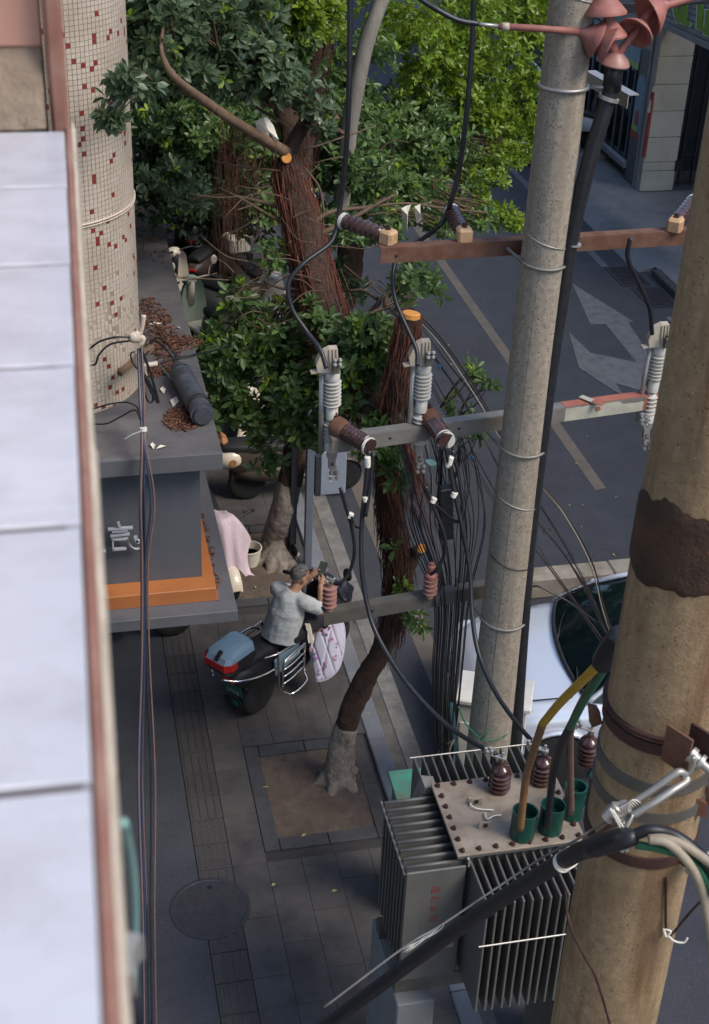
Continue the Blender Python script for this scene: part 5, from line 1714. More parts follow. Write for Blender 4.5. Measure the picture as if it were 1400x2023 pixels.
def build_car(loc, rz, paint, label, detail=True):
    """local x runs from the front bumper (0) to the rear, y across, z up"""
    t = thing('parked_car', label, 'car', loc, 'parked cars', True, rz)
    st = [0.0, .05, .16, .35, .6, .9, 1.1, 1.5, 2.0, 2.6, 3.2, 3.6, 4.0, 4.3, 4.46, 4.5]
    hw = [.60, .72, .80, .86, .885, .90, .905, .91, .915, .915, .91, .90, .87, .82, .74, .64]
    tz = [.58, .66, .74, .82, .875, .915, .945, .96, .965, .97, .98, .985, .99, .97, .92, .84]
    lz = [.34, .26, .22, .20, .19, .19, .19, .19, .19, .19, .19, .19, .20, .24, .30, .36]
    prof = [(.93, 0), (.99, .12), (1.0, .35), (1.0, .60), (.985, .78), (.955, .90), (.89, .975), (.72, 1.02), (.42, 1.045), (0, 1.05)]
    rows = []
    for s, w, z1, z0 in zip(st, hw, tz, lz):
        half = [(w * a, z0 + (z1 - z0) * b) for a, b in prof]
        # wheel arches: lift the sill
        row = []
        for sgn in (1, -1):
            seq = half if sgn == 1 else half[::-1][1:]
            for (y, z) in seq:
                row.append(V(s, sgn * y, z))
        rows.append(row)
    # densify along length for smoothness
    dense = []
    for i in range(len(rows) - 1):
        k = 3
        for j in range(k):
            u = j / k
            dense.append([a.lerp(b, u) for a, b in zip(rows[i], rows[i + 1])])
    dense.append(rows[-1])
    mb = MB().grid(dense)
    n = len(dense[0])
    mb.add(dense[0], [tuple(range(n))])
    mb.add(dense[-1], [tuple(range(n))[::-1]])
    mb.build('body', paint, t, 50)
    # hood bulge lines and shut line
    ln = MB()
    for sg_ in (-1, 1):
        ln.tube(spline([V(.30, sg_ * .66, .835), V(.6, sg_ * .70, .90), V(.95, sg_ * .74, .965)], 6), .008, 5)
    ln.build('shut_line', 'plastic_black', t, True)
    # greenhouse
    base = [(1.06, .78), (1.00, .50), (.985, 0)]
    roof_z = 1.44
    # windshield
    R0 = [V(.96 + .14 * (abs(y) / .78) ** 2.2, y, .965 + .025 * (1 - abs(y) / .78)) for y in np.linspace(-.78, .78, 13)]
    R1 = [V(1.72 + .06 * (abs(y) / .58) ** 2, y, 1.405 + .03 * (1 - (y / .58) ** 2)) for y in np.linspace(-.58, .58, 13)]
    mid = [[a.lerp(b, u) + V(-.03 * math.sin(PI * u), 0, .035 * math.sin(PI * u)) for a, b in zip(R0, R1)] for u in (0, .25, .5, .75, 1)]
    MB().grid(mid).build('windscreen', 'car_glass', t, True)
    fr = MB()
    rim = [r[0] for r in mid] + mid[-1][1:-1] + [r[-1] for r in mid[::-1]] + mid[0][::-1][1:-1]
    fr.tube(rim + [rim[0], rim[1]], .022, 6)
    fr.build('windscreen_seal', 'plastic_black', t, True)
    # roof and pillars
    st2 = [1.76, 2.2, 2.7, 3.2, 3.5]
    rf = []
    for s in st2:
        row = [V(s + .0, y, 1.405 + .04 * (1 - (y / .6) ** 2) + (.03 if 2.0 < s < 3.3 else 0)) for y in np.linspace(-.60, .60, 11)]
        rf.append(row)
    MB().grid(rf).build('roof', paint, t, True)
    for sg_ in (-1, 1):
        lo = [V(s, sg_ * y, .95) for s, y in ((1.08, .80), (1.8, .86), (2.5, .875), (3.2, .865), (3.95, .80))]
        hi = [V(s, sg_ * y, z) for s, y, z in ((1.74, .60, 1.40), (2.1, .615, 1.425), (2.6, .62, 1.43), (3.1, .615, 1.425), (3.5, .60, 1.40))]
        MB().grid([lo, [a.lerp(b, .5) + V(0, sg_ * .03, 0) for a, b in zip(lo, hi)], hi]).build('side_window', 'car_glass', t, True)
        MB().tube(spline([lo[0], lo[0].lerp(hi[0], .5) + V(-.02, sg_ * .015, .02), hi[0], hi[2], hi[4], lo[4]], 6), .026, 8).build('pillar_trim', paint, t, True)
        MB().tube([lo[2], hi[2]], .03, 6).build('pillar', 'plastic_black', t, True)
        # mirror
        MB().ball(V(1.55, sg_ * .98, 1.0), (.09, .10, .07), 12, 8).build('door_mirror', paint, t, True)
        # lamps
        MB().ball(V(.19, sg_ * .66, .68), (.13, .15, .055), 12, 8, Euler((0, -.5, sg_ * .55)).to_matrix()).build('headlight', 'lamp_glass', t, True)
        MB().ball(V(4.40, sg_ * .68, .80), (.07, .14, .07), 12, 8).build('tail_light', 'tail_red', t, True)
        for wx in (.84, 3.5):
            wy = sg_ * .80
            w = MB().lathe([(.20, -.10), (.30, -.105), (.325, -.07), (.325, .07), (.30, .105), (.20, .10)], (wx, wy, .32), (0, 1, 0), 28).build('wheel', 'tyre', t, 40)
            MB().lathe([(.02, .0), (.20, .0), (.20, .015), (.06, .03), (.02, .035)], (wx, wy + sg_ * .09, .32), (0, sg_, 0), 20).build('rim', 'rim', w, 40)
            # dark arch
            arc = [V(wx + math.cos(a) * .37, sg_ * .917, .32 + math.sin(a) * .37) for a in np.linspace(-.25, PI + .25, 22)]
            MB().tube(arc, .022, 6).build('arch_lip', paint, t, True)
            MB().prism([V(wx + math.cos(a) * .365, sg_ * .905, .32 + math.sin(a) * .365) for a in np.linspace(-.3, PI + .3, 20)], (0, sg_ * .010, 0)).build('arch_well', 'plastic_black', t)
            MB().lathe([(.30, 0), (.318, .008), (.318, .02), (.20, .03)], (wx, wy + sg_ * .105, .32), (0, sg_, 0), 28).build('tyre_wall', 'tyre', w, 40)
    MB().tube(spline([V(1.02, -.6, 1.0), V(1.10, -.2, 1.05), V(1.25, .1, 1.13)], 4), .010, 6).tube(spline([V(.97, .1, 1.0), V(1.08, .4, 1.04), V(1.22, .6, 1.10)], 4), .010, 6).build('wiper', 'plastic_black', t, True)
    MB().box((.02, 0, .56), (.03, .9, .10), None, .01).build('grille', 'plastic_black', t)
    return t


cb_dir = V(.99, -.14, 0)
build_car((3.50, 10.16, ROAD), math.atan2(-.14, .99), 'car_paint', 'silver car parked crosswise behind the concrete pole')
fc = onz(1030, 325, ROAD)
dcar = build_car((fc.x + .3, fc.y + .2, ROAD), PI / 2 - .05, 'car_dark_paint', 'dark car with white bumper far up the road at the crown edge')
MB().box((-.02, 0, .36), (.12, 1.5, .16), None, .05).build('front_bumper', 'sign_white', dcar)

# ================================================================== electric scooters (local: x forward, origin under the rear wheel)


def wheel(t, x, r=.235, w=.10, rimm='rim_dark'):
    wo = MB().lathe([(r * .62, -w * .42), (r * .88, -w * .5), (r * .98, -w * .3), (r, 0), (r * .98, w * .3), (r * .88, w * .5), (r * .62, w * .42)], (x, 0, r), (0, 1, 0), 26).build('wheel', 'tyre', t, 60)
    MB().lathe([(.03, -w * .38), (r * .62, -w * .38), (r * .62, w * .38), (.03, w * .38)], (x, 0, r), (0, 1, 0), 20).build('rim', rimm, wo)
    return wo


def scooter(label, loc, rz, body, dark='plastic_black', seatm='plastic_seat', rimm='rim_dark', roll=0.0, group='parked electric scooters', rounded=False):
    t = thing('electric_scooter', label, 'scooter', loc, group, True, rz)
    t.rotation_euler = (roll, 0, rz)
    wheel(t, 0.0, rimm=rimm)
    wheel(t, 1.22, rimm=rimm)
    # rear body shell (lofted)
    rows = []
    for (x, w, zl, zh) in ((-.42, .07, .60, .66), (-.36, .12, .54, .72), (-.15, .155, .44, .75), (.15, .16, .36, .73), (.38, .15, .33, .70), (.47, .12, .33, .60)):
        rows.append([V(x, s * w * c, zl + (zh - zl) * h) for (s, c, h) in ((1, .7, 0), (1, 1, .3), (1, 1, .65), (1, .8, .95), (1, .3, 1), (-1, .3, 1), (-1, .8, .95), (-1, 1, .65), (-1, 1, .3), (-1, .7, 0))])
    mb = MB().grid(rows, True)
    mb.add(rows[0], [tuple(range(10))[::-1]])
    mb.add(rows[-1], [tuple(range(10))])
    mb.build('rear_body', body, t, 50)
    # seat
    rows = []
    for (x, w, z, h) in ((-.34, .09, .755, .05), (-.28, .125, .75, .075), (0, .14, .735, .085), (.22, .135, .715, .075), (.42, .11, .70, .07), (.52, .06, .70, .05)):
        rows.append([V(x, w * c, z + h * d) for (c, d) in ((1, 0), (1.02, .5), (.85, .9), (0, 1.05), (-.85, .9), (-1.02, .5), (-1, 0))])
    mb = MB().grid(rows)
    mb.add(rows[0], [tuple(range(7))[::-1]])
    mb.add(rows[-1], [tuple(range(7))])
    mb.build('seat', seatm, t, 50)
    # floorboard and leg shield
    MB().box((.70, 0, .32), (.52, .30, .07), None, .02).build('floorboard', dark, t)
    rows = []
    for (x, w, z) in ((.90, .17, .30), (.97, .20, .50), (1.02, .20, .72), (1.00, .16, .92), (.99, .10, 1.0)):
        rows.append([V(x + .10 * (1 - c * c), w * c, z) for c in (-1, -.7, -.35, 0, .35, .7, 1)])
    back = [[p + V(-.05, 0, 0) for p in r] for r in rows]
    mb = MB().grid(rows).grid([r[::-1] for r in back])
    mb.build('leg_shield', body, t, 50)
    MB().tube([V(1.06, 0, .60), V(1.0, 0, .98)], [.06, .045], 12).build('steering_column', dark, t, True)
    # front mudguard
    rows = []
    for a in np.linspace(.15, PI - .5, 12):
        rows.append([V(1.22 + math.cos(a) * .265, s * .075, .235 + math.sin(a) * .265 - (abs(s) > .9) * .03) for s in (-1, -.5, 0, .5, 1)])
    MB().grid(rows).build('mudguard', body, t, True)
    for s in (-1, 1):
        MB().tube([V(1.22, s * .07, .24), V(1.06, s * .06, .66)], .02, 8).build('fork', 'rim', t, True)
    # handlebar, grips, mirrors
    MB().tube(spline([V(.88, .36, 1.03), V(.95, .2, 1.04), V(1.0, 0, 1.0), V(.95, -.2, 1.04), V(.88, -.36, 1.03)], 6), .014, 8).build('handlebar', dark, t, True)
    for s in (-1, 1):
        MB().tube([V(.90, s * .26, 1.035), V(.86, s * .40, 1.03)], .020, 10).build('grip', 'rubber_black', t, True)
        MB().tube(spline([V(.93, s * .24, 1.05), V(.97, s * .28, 1.15), V(.95, s * .33, 1.23)], 4), .007, 6).build('mirror_stem', dark, t, True)
        MB().ball(V(.95, s * .34, 1.27), (.02, .055, .075), 12, 8).build('mirror', dark, t, True)
    MB().ball(V(1.06, 0, .97), (.10, .13, .08), 14, 9).build('headlight_cowl', body, t, True)
    MB().ball(V(1.12, 0, .96), (.06, .08, .05), 12, 8).build('headlight', 'lamp_glass', t, True)
    MB().box((-.43, 0, .64), (.03, .15, .05), None, .01).build('tail_light', 'tail_red', t)
    MB().box((-.02, 0, .36), (.40, .10, .14), None, .03).build('motor_swingarm', dark, t)
    return t


# --- the blue scooter the man sits on
RW = onz(508, 1402, 0)
FW = onz(652, 1292, 0)
hd = math.atan2(FW.y - RW.y, FW.x - RW.x)
ms = scooter('pale blue electric scooter with top box and chrome bars, man seated on it', (RW.x, RW.y, 0), hd, 'plastic_black', group='electric scooter in use')
# tail box
rows = []
for (z, xl, xh, w) in ((.80, -.60, -.14, .17), (.88, -.66, -.12, .205), (.97, -.67, -.12, .205)):
    rows.append([V(x, y, z) for x, y in ((xl, -w * .72), (xl + .06, -w), (xh - .05, -w), (xh, -w * .7), (xh, w * .7), (xh - .05, w), (xl + .06, w), (xl, w * .72))])
mb = MB().grid(rows, True)
mb.add(rows[0], [tuple(range(8))[::-1]])
mb.add(rows[-1], [tuple(range(8))])
tbx = mb.build('top_box', 'plastic_black', ms, 30)
rows = []
for (z, xl, xh, w) in ((.972, -.665, -.125, .20), (1.03, -.62, -.13, .185), (1.075, -.52, -.16, .14), (1.085, -.42, -.22, .08)):
    rows.append([V(x, y, z) for x, y in ((xl, -w * .72), (xl + .06, -w), (xh - .05, -w), (xh, -w * .7), (xh, w * .7), (xh - .05, w), (xl + .06, w), (xl, w * .72))])
mb = MB().grid(rows, True)
mb.add(rows[-1], [tuple(range(8))])
mb.build('box_lid', 'scooter_blue', tbx, 25)
MB().box((-.15, 0, 1.02), (.06, .26, .10), (0, -.3, 0), .02).build('back_pad', 'plastic_black', tbx)
MB().prism([V(-.672, -.15, .90), V(-.60, -.212, .90), V(-.50, -.214, .90), V(-.50, -.214, .985), V(-.60, -.212, .985), V(-.672, -.15, .985)], (-.006, -.004, 0)).build('tail_light', 'tail_red', tbx)
MB().box((-.672, 0, .94), (.012, .30, .085), None, .004).build('tail_light', 'tail_red', tbx)
MB().prism([V(-.672, .15, .90), V(-.60, .212, .90), V(-.50, .214, .90), V(-.50, .214, .985), V(-.60, .212, .985), V(-.672, .15, .985)], (-.006, .004, 0)).build('tail_light', 'tail_red', tbx)
MB().bar(V(-.66, -.02, 1.0), V(-.56, -.02, 1.075), .06, .025, bev=.008).build('latch', 'plastic_black', tbx)
tbx.scale = (.78, .80, .90)
tbx.location = (-.40 * .22, 0, .80 * .10)
# chrome rails and side crash bars
for s in (-1, 1):
    c = MB()
    c.tube(spline([V(-.58, s * .05, .76), V(-.45, s * .17, .72), V(-.2, s * .22, .66), V(.0, s * .24, .64)], 5), .012, 8)
    c.tube(spline([V(-.12, s * .18, .80), V(.02, s * .24, .80), V(.2, s * .24, .78), V(.26, s * .2, .74)], 5), .011, 8)
    c.tube(spline([V(.02, s * .24, .82), V(.02, s * .25, .62), V(.02, s * .26, .40), V(.05, s * .27, .34)], 5), .011, 8)
    for k in range(4):
        z = .42 + .085 * k
        c.tube(spline([V(.06, s * .27, z), V(.2, s * .28, z + .01), V(.38, s * .27, z + .03)], 4), .010, 8)
    c.tube(spline([V(.06, s * .27, .38), V(.06, s * .275, .66), V(.12, s * .28, .71), V(.34, s * .275, .73), V(.39, s * .27, .70), V(.38, s * .27, .40)], 6), .011, 8)
    c.tube(spline([V(.06, s * .27, .34), V(.1, s * .36, .33), V(.32, s * .36, .35), V(.38, s * .28, .40), V(.55, s * .22, .40), V(.68, s * .18, .42)], 6), .011, 8)
    c.build('crash_bar', 'chrome', ms, True)
MB().box((.24, -.172, .60), (.40, .02, .20), (0, -.10, .05), .006).build('side_panel', 'scooter_blue', ms)
cu = bpy.data.curves.new('badge', 'FONT')
cu.body = 'Star'
cu.size = .07
cu.extrude = .001
cu.materials.append(MATS['print_dark'])
bo = link('side_badge', text_mesh(cu), ms)
bo.location = (.19, -.180, .63)
bo.rotation_euler = (PI / 2, 0, .05)
pl = MB().box((-.345, 0, .47), (.006, .21, .145), (0, -.25, 0), .003).build('number_plate', 'plate_green', ms)
cu = bpy.data.curves.new('plate_text', 'FONT')
cu.body = 'L9006'
cu.size = .062
cu.align_x = 'CENTER'
cu.extrude = .0006
cu.materials.append(MATS['plate_text'])
po = link('plate_number', text_mesh(cu), pl)
po.location = (-.357, 0, .44)
po.rotation_euler = (PI / 2 - .25, 0, -PI / 2)
po.rotation_euler = Euler((PI / 2, 0, -PI / 2)).to_matrix().to_euler()
MB().prism([V(-.37, -.10, .385), V(-.37, .10, .385), V(-.355, .115, .30), V(-.34, .06, .21), V(-.34, -.06, .21), V(-.355, -.115, .30)], (.01, 0, 0)).build('mud_flap', 'plastic_black', ms)
MB().prism([V(-.378, -.01, .37), V(-.378, -.085, .37), V(-.372, -.085, .315), V(-.372, -.01, .315)], (.004, 0, 0)).build('flap_badge', 'plate_green', ms)
# quilted apron (wind blanket) over leg shield and right knee
rows, nI, nJ = [], 34, 26
for i in range(nI + 1):
    u = i / nI                      # top (0) to hem (1)
    r = []
    for j in range(nJ + 1):
        v = j / nJ                  # left (-) to right
        y = .22 - .50 * v
        x = 1.07 + .12 * math.cos((v - .45) * 2.6) - .06 * u + (.10 * max(0, v - .6))
        hem = .98 - (.70 - .40 * abs(v - .62) ** 1.6 * 3) * u
        z = hem + .0
        q = .010 * (abs(math.sin((u * 8 + v * 7) * PI * .5)) ** .5 + abs(math.sin((u * 8 - v * 7) * PI * .5)) ** .5)
        x += q + .02 * math.sin(v * 9 + u * 3)
        r.append(V(x, y, z))
    rows.append(r)
MB().grid(rows).build('apron_front', 'quilt', ms, True)
# wing of the apron that hangs out on the right-hand side
AP = thing('quilted_apron', 'white quilted apron with small pink and purple print hanging at the scooter front', 'apron', onz(650, 1320, .1))


def ap(px, py, z):
    return onz(px, py, z)


outl = [(636, 1222), (646, 1218), (660, 1222), (676, 1228), (681, 1250), (680, 1275), (676, 1300), (668, 1322), (655, 1336), (640, 1344), (624, 1345), (620, 1330), (617, 1308), (612, 1285), (614, 1268), (622, 1248)]
ctr = V(*(sum((ap(x, y, .28 + (1345 - y) / 127 * .50)[k] for x, y in outl)) / len(outl) for k in range(3)))
ring0 = [ap(x, y, .28 + (1345 - y) / 127 * .50) for x, y in outl]
rr_ = spline(ring0 + [ring0[0]], 10)[:-1]
rows = []
nrm = (V(0, 0, CAM_H) - ctr).normalized()
K = 40
for k in range(K + 1):
    f = k / K
    row = []
    for i, p in enumerate(rr_):
        q = ctr.lerp(p, f)
        d = q - ctr
        uu, vv = d.dot(V(1, 0, 0)) * 24, (d.z * .8 - d.y * .6) * 24
        bul = .05 * (1 - f * f) + .013 * (min(1, 2.2 * abs(math.sin(uu + vv))) + min(1, 2.2 * abs(math.sin(uu - vv)))) * (1 if f < .97 else .3)
        row.append(q + nrm * bul)
    rows.append(row)
MB().grid(rows, True).build('quilt', 'quilt', AP, True)
rows = [[p - nrm * .012 for p in rr_], [ctr - nrm * .004] * len(rr_)]
MB().grid(rows, True).build('lining', 'quilt_back', AP, True)
MB().tube(rr_ + [rr_[0]], .008, 6).build('binding', 'quilt', AP, True)
pr = random.Random(8)
spots = [(641, 1250, 'print_purple', 9), (655, 1262, 'print_rose', 8), (622, 1296, 'print_purple', 8), (642, 1312, 'print_purple', 9), (662, 1300, 'print_rose', 6), (652, 1238, 'print_rose', 5), (668, 1276, 'print_rose', 5), (630, 1330, 'print_rose', 5), (616, 1283, 'print_rose', 5)]
for (px, py, m_, s) in spots:
    mb = MB()
    c0 = ap(px, py, .28 + (1345 - py) / 127 * .50) + nrm * .075
    ex = V(1, 0, 0)
    ey = nrm.cross(ex).normalized()
    ex = ey.cross(nrm)
    for k in range(4):
        a0 = pr.uniform(0, 6)
        cc = c0 + ex * pr.uniform(-.02, .02) + ey * pr.uniform(-.03, .03)
        rad = s * .0017 * pr.uniform(.6, 1.2)
        poly = [cc + (ex * math.cos(a) * (.8 + .3 * math.sin(a * 3 + a0)) + ey * math.sin(a)) * rad for a in np.linspace(0, 2 * PI, 10)[:-1]]
        mb.prism(poly, -nrm * .03)
    mb.build('print_motif', m_, AP)

# --- parked scooters
p1 = onz(452, 985, 0)
sc1 = scooter('brown scooter with cream tail and tan backrest parked behind the canopy', (p1.x + .22, p1.y - .02, 0), .03, 'scooter_brown', 'scooter_brown')
MB().ball((.30, -.06, .40), (.46, .13, .13), 18, 10).build('lower_cowl', 'scooter_brown', sc1, True)
MB().ball((-.22, 0, .62), (.24, .185, .15), 18, 12).build('tail_shell', 'scooter_cream', sc1, True)
MB().lathe([(.035, 0), (.045, 0), (.045, .006), (.035, .006)], (-.20, -.182, .62), (0, -1, 0), 20).build('round_badge', 'leather_tan', sc1)
MB().box((-.30, 0, .86), (.12, .24, .12), None, .05).build('backrest', 'leather_tan', sc1)
MB().tube(spline([V(.96, -.19, .36), V(1.03, -.21, .55), V(1.08, -.20, .75), V(1.06, -.15, .92)], 5), [.045] * 16, 10, True, None, 0, .5).build('shield_edge', 'scooter_cream', sc1, True)
p2 = onz(450, 1160, 0)
sc2 = scooter('scooter under a pink patterned cover parked beside the canopy', (p2.x - .17, p2.y + .92, 0), -PI / 2 + .16, 'scooter_cream', 'plastic_black')
sc2.scale = (.92, .92, .84)
rows = []
for i in range(19):
    u = i / 18
    row = []
    x = .62 + .66 * u
    zt = 1.09 - .30 * max(0, .45 - u) - (.62 * ((u - .62) / .38) ** 1.4 if u > .62 else 0)
    ww = .25 + .06 * math.exp(-((u - .5) / .25) ** 2)
    for j in range(17):
        v = j / 16 * 2 - 1
        z = zt - .70 * max(0, abs(v) - .25) ** 1.5 - .03 * math.sin(u * 17 + v * 3) * abs(v)
        row.append(V(x + .03 * math.sin(v * 9 + u * 4), ww * v * (1.0 + .10 * math.sin(u * 13 + v)), max(z, .32)))
    rows.append(row)
MB().grid(rows).build('cover', 'pink_cloth', sc2, True)
for c_ in list(sc2.children):
    if c_.name.startswith(('headlight', 'mirror')):
        bpy.data.objects.remove(c_)
p3 = onz(352, 1258, 0)
scooter('scooter half hidden under the canopy, only its wheel showing', (p3.x - 1.28, p3.y - .02, 0), 0.06, 'scooter_grey', rimm='rim')
p4 = onz(425, 690, 0)
sc4 = scooter('pale green scooter in deep shade past the canopy', (p4.x + .05, p4.y - .6, 0), PI / 2 + .35, 'scooter_green', 'scooter_cream')
p5 = onz(470, 650, 0)
sc5 = scooter('cream scooter with a rear box in deep shade under the tree', (p5.x + .25, p5.y + .8, 0), -PI / 2 + .25, 'scooter_cream', 'plastic_black')
MB().box((-.42, 0, .95), (.36, .36, .28), None, .04).build('rear_box', 'box_cream', sc5)
p6 = onz(390, 540, 0)
sc6 = scooter('grey-green scooter farthest along the shaded pavement', (p6.x + .0, p6.y + .2, 0), PI / 2 - .25, 'scooter_grey', 'plastic_black')
p7 = onz(505, 860, 0)
sc7 = scooter('scooter with dark jackets on its handlebar, behind the leaves', (p7.x + .05, p7.y + .5, 0), -PI / 2 - .25, 'scooter_cream', 'scooter_brown')
j = MB()
for (dx, zt, zb, w) in ((-.09, 1.12, .55, .14), (.14, 1.08, .72, .10)):
    rows = []
    for i in range(9):
        u = i / 8
        rows.append([V(.93 + .05 * math.cos(v * 2) + .02 * math.sin(u * 7), dx + w * v * (.5 + .6 * u), zt - (zt - zb) * u) for v in np.linspace(-1, 1, 9)])
    j.grid(rows)
j.build('jacket', 'trousers', sc7, True)
p9 = onz(372, 470, 0)
scooter('black scooter in deep shade between the canopy end and the tree', (p9.x + .35, p9.y - .5, 0), PI / 2 + .1, 'plastic_black', 'rim_dark')
p10 = onz(440, 560, 0)
sc10 = scooter('white-fronted scooter squeezed between the shaded ones', (p10.x + .1, p10.y - .4, 0), -PI / 2 + .5, 'box_cream', 'scooter_grey')
p11 = onz(405, 640, 0)
scooter('dark scooter with cream mudguard close along the canopy side', (p11.x + .15, p11.y - .3, 0), PI / 2 + .55, 'scooter_cream', 'plastic_black')
p12 = onz(378, 600, 0)
scooter('dull brown scooter tight against the canopy side', (p12.x + .2, p12.y + .2, 0), PI / 2 - .5, 'scooter_brown', 'scooter_grey')
p8 = onz(1163, 300, 0)
scooter('white scooter far off beside the dark shop front', (p8.x, p8.y + .2, 0), 1.9, 'sign_white')
tag(MB().box(onz(425, 800, .75) + V(0, 0, 0), (.34, .30, .26), (0, 0, .2), .01).build('cardboard_box', 'cardboard'), 'brown cardboard box among the scooters behind the canister', 'box')
bs = onz(492, 1112, 0)
bas = thing('washing_basin', 'round white bucket standing by the tree pit', 'bucket', bs)
MB().lathe([(.10, 0), (.115, 0), (.14, .20), (.148, .20), (.148, .215), (.134, .215), (.11, .02)], bs, (0, 0, 1), 26).build('shell', 'box_cream', bas, 40)
MB().lathe([(.001, .12), (.12, .12)], bs, (0, 0, 1), 22).build('contents', 'cardboard', bas)
cable('wire_hoop', [onz(458, 1052, .3), onz(452, 1040, .42), onz(462, 1028, .46), onz(466, 1040, .40), onz(456, 1056, .3)], .008, 'iron_black', 'small wire hoop beside the pink covered scooter', 'wire')

# --- grey-blue steel posts with a meter box
pb = onz(607, 1122, 0)
ps = thing('steel_post', 'blue-grey square steel post with a box, between the two trees', 'post', pb)
top = ony(611, 835, pb.y)
MB().box((pb.x, pb.y, top.z / 2 + .3), (.085, .085, top.z + .6), None, .006).build('post', 'post_blue', ps)
pd = onz(580, 1110, 0)
MB().box((pd.x - .02, pd.y, top.z / 2 + .3), (.07, .12, top.z + .6), None, .006).build('post', 'post_dark', ps)
cc = onz(662, 970, .95)
MB().box((cc.x - .04, cc.y + .02, 1.22), (.29, .16, .55), None, .008).build('meter_box', 'cabinet_blue', ps)
MB().box((pb.x + .09, pb.y + .02, 1.22), (.06, .10, .50)).build('box_mount', 'post_dark', ps)
v_ = MB()
for k in range(8):
    v_.box((cc.x - .07, cc.y - .063, 1.12 + .016 * k), (.035, .004, .006))
v_.build('vent_slots', 'sign_white', ps)

# ================================================================== the seated man
mn = thing('person', 'man in grey T-shirt and black trousers sitting on the blue scooter holding a phone', 'person', (RW.x, RW.y, 0), None, True, hd)


def limb(mb, pts, rs, n=12, k=5):
    mb.tube(spline(pts, k), lerp_list(rs, k), n)
    mb.ball(pts[0], rs[0], 10, 7)
    mb.ball(pts[-1], rs[-1], 10, 7)


PEL = V(.27, -.07, .82)
CHE = V(.345, -.085, 1.06)
NEC = V(.43, -.10, 1.27)
HEA = V(.50, -.10, 1.385)
SHL, SHR = V(.40, .095, 1.205), V(.40, -.285, 1.20)
ELL, ELR = V(.63, .10, 1.04), V(.585, -.33, 1.03)
WRL, WRR = V(.73, -.055, 1.24), V(.71, -.20, 1.20)
PH = V(.80, -.135, 1.315)
body = MB()
body.tube(spline([PEL, PEL.lerp(CHE, .5), CHE, V(.39, -.095, 1.19), NEC], 5), lerp_list([.155, .145, .155, .14, .062], 5), 16, True, None, 0, 1.0)
body.tube(spline([NEC - V(.02, 0, .05), NEC, HEA - V(.01, 0, .06)], 4), .056, 12)
# head: skull, face, jaw, nose, ears
Rh = Euler((0, .25, -.25)).to_matrix()
body.ball(HEA + V(0, 0, .025), (.098, .078, .098), 18, 12, Rh)
body.ball(HEA + Rh @ V(.035, 0, -.05), (.066, .060, .075), 14, 10, Rh)
body.ball(HEA + Rh @ V(.105, 0, -.015), (.018, .014, .026), 8, 6, Rh)
for s in (-1, 1):
    body.ball(HEA + Rh @ V(-.005, s * .078, -.012), (.024, .012, .034), 8, 6, Rh)
    body.ball(HEA + Rh @ V(.082, s * .028, .012), (.014, .016, .012), 8, 6, Rh)
body.ball(HEA + Rh @ V(.088, 0, -.062), (.014, .026, .012), 8, 6, Rh)
for (sh, el, wr) in ((SHL, ELL, WRL), (SHR, ELR, WRR)):
    limb(body, [sh, sh.lerp(el, .5), el], [.062, .054, .047])
    limb(body, [el, el.lerp(wr, .35), wr], [.046, .048, .032])
for s in (-1, 1):
    limb(body, [V(.27, s * .09 - .06, .81), V(.48, s * .14 - .05, .83), V(.70, s * .17 - .04, .79)], [.088, .078, .062])
    limb(body, [V(.70, s * .17 - .04, .79), V(.72, s * .16 - .02, .60), V(.72, s * .13, .42)], [.060, .055, .038])
    limb(body, [V(.68, s * .13, .40), V(.88, s * .14, .385)], [.042, .034])
# hands
for (wr, s, tgt) in ((WRL, 1, PH + V(-.01, .040, -.02)), (WRR, -1, PH + V(-.02, -.042, -.055))):
    d = (tgt - wr).normalized()
    palm = wr + d * .05
    body.tube([wr, wr + d * .03, palm + d * .03], [.028, .036, .036], 10)
    side = V(0, -s, 0)
    up = d.cross(side).normalized()
    for k in range(4):
        b0_ = palm + d * .025 + up * (.026 - .017 * k)
        l = (.040, .045, .042, .033)[k]
        f1 = b0_ + d * l * .7 + side * .004
        f2 = f1 + (d * .3 + side * .8).normalized() * l * .55
        body.tube([b0_ - d * .02, b0_, f1, f2], [.011, .0095, .009, .0075], 8)
        body.ball(f2, .0078, 6, 5)
    t0_ = wr + d * .03 + side * .02 + up * .018
    t1_ = t0_ + d * .025 + side * .014 + up * .012
    t2_ = t1_ + d * .026 + side * .004
    body.tube([t0_ - d * .01, t0_, t1_, t2_], [.013, .012, .0105, .008], 8)
    body.ball(t2_, .0082, 6, 5)
bo_ = body.build('body', 'skin', mn, True)
md = bo_.modifiers.new('union', 'REMESH')
md.mode = 'VOXEL'
md.voxel_size = .0055
md.use_smooth_shade = True
sm = bo_.modifiers.new('smooth', 'SMOOTH')
sm.factor = .5
sm.iterations = 3
# shirt
sh_ = MB()
sh_.tube(spline([V(.24, -.07, .78), V(.28, -.075, .90), CHE + V(-.01, 0, 0), V(.385, -.095, 1.19), V(.415, -.10, 1.275)], 5), lerp_list([.185, .178, .178, .15, .068], 5), 18)
for (s0_, el) in ((SHL, ELL), (SHR, ELR)):
    sh_.tube(spline([V(.39, -.095 + (s0_.y + .095) * .4, 1.19), s0_, s0_.lerp(el, .45), s0_.lerp(el, .72)], 5), lerp_list([.092, .076, .070, .073], 5), 14)
so = sh_.build('shirt', 'shirt', mn, True)
md = so.modifiers.new('union', 'REMESH')
md.mode = 'VOXEL'
md.voxel_size = .011
md.use_smooth_shade = True
sm = so.modifiers.new('smooth', 'SMOOTH')
sm.factor = .5
sm.iterations = 4
tx = bpy.data.textures.new('folds', 'CLOUDS')
tx.noise_scale = .13
tx.noise_depth = 1
dm = so.modifiers.new('folds', 'DISPLACE')
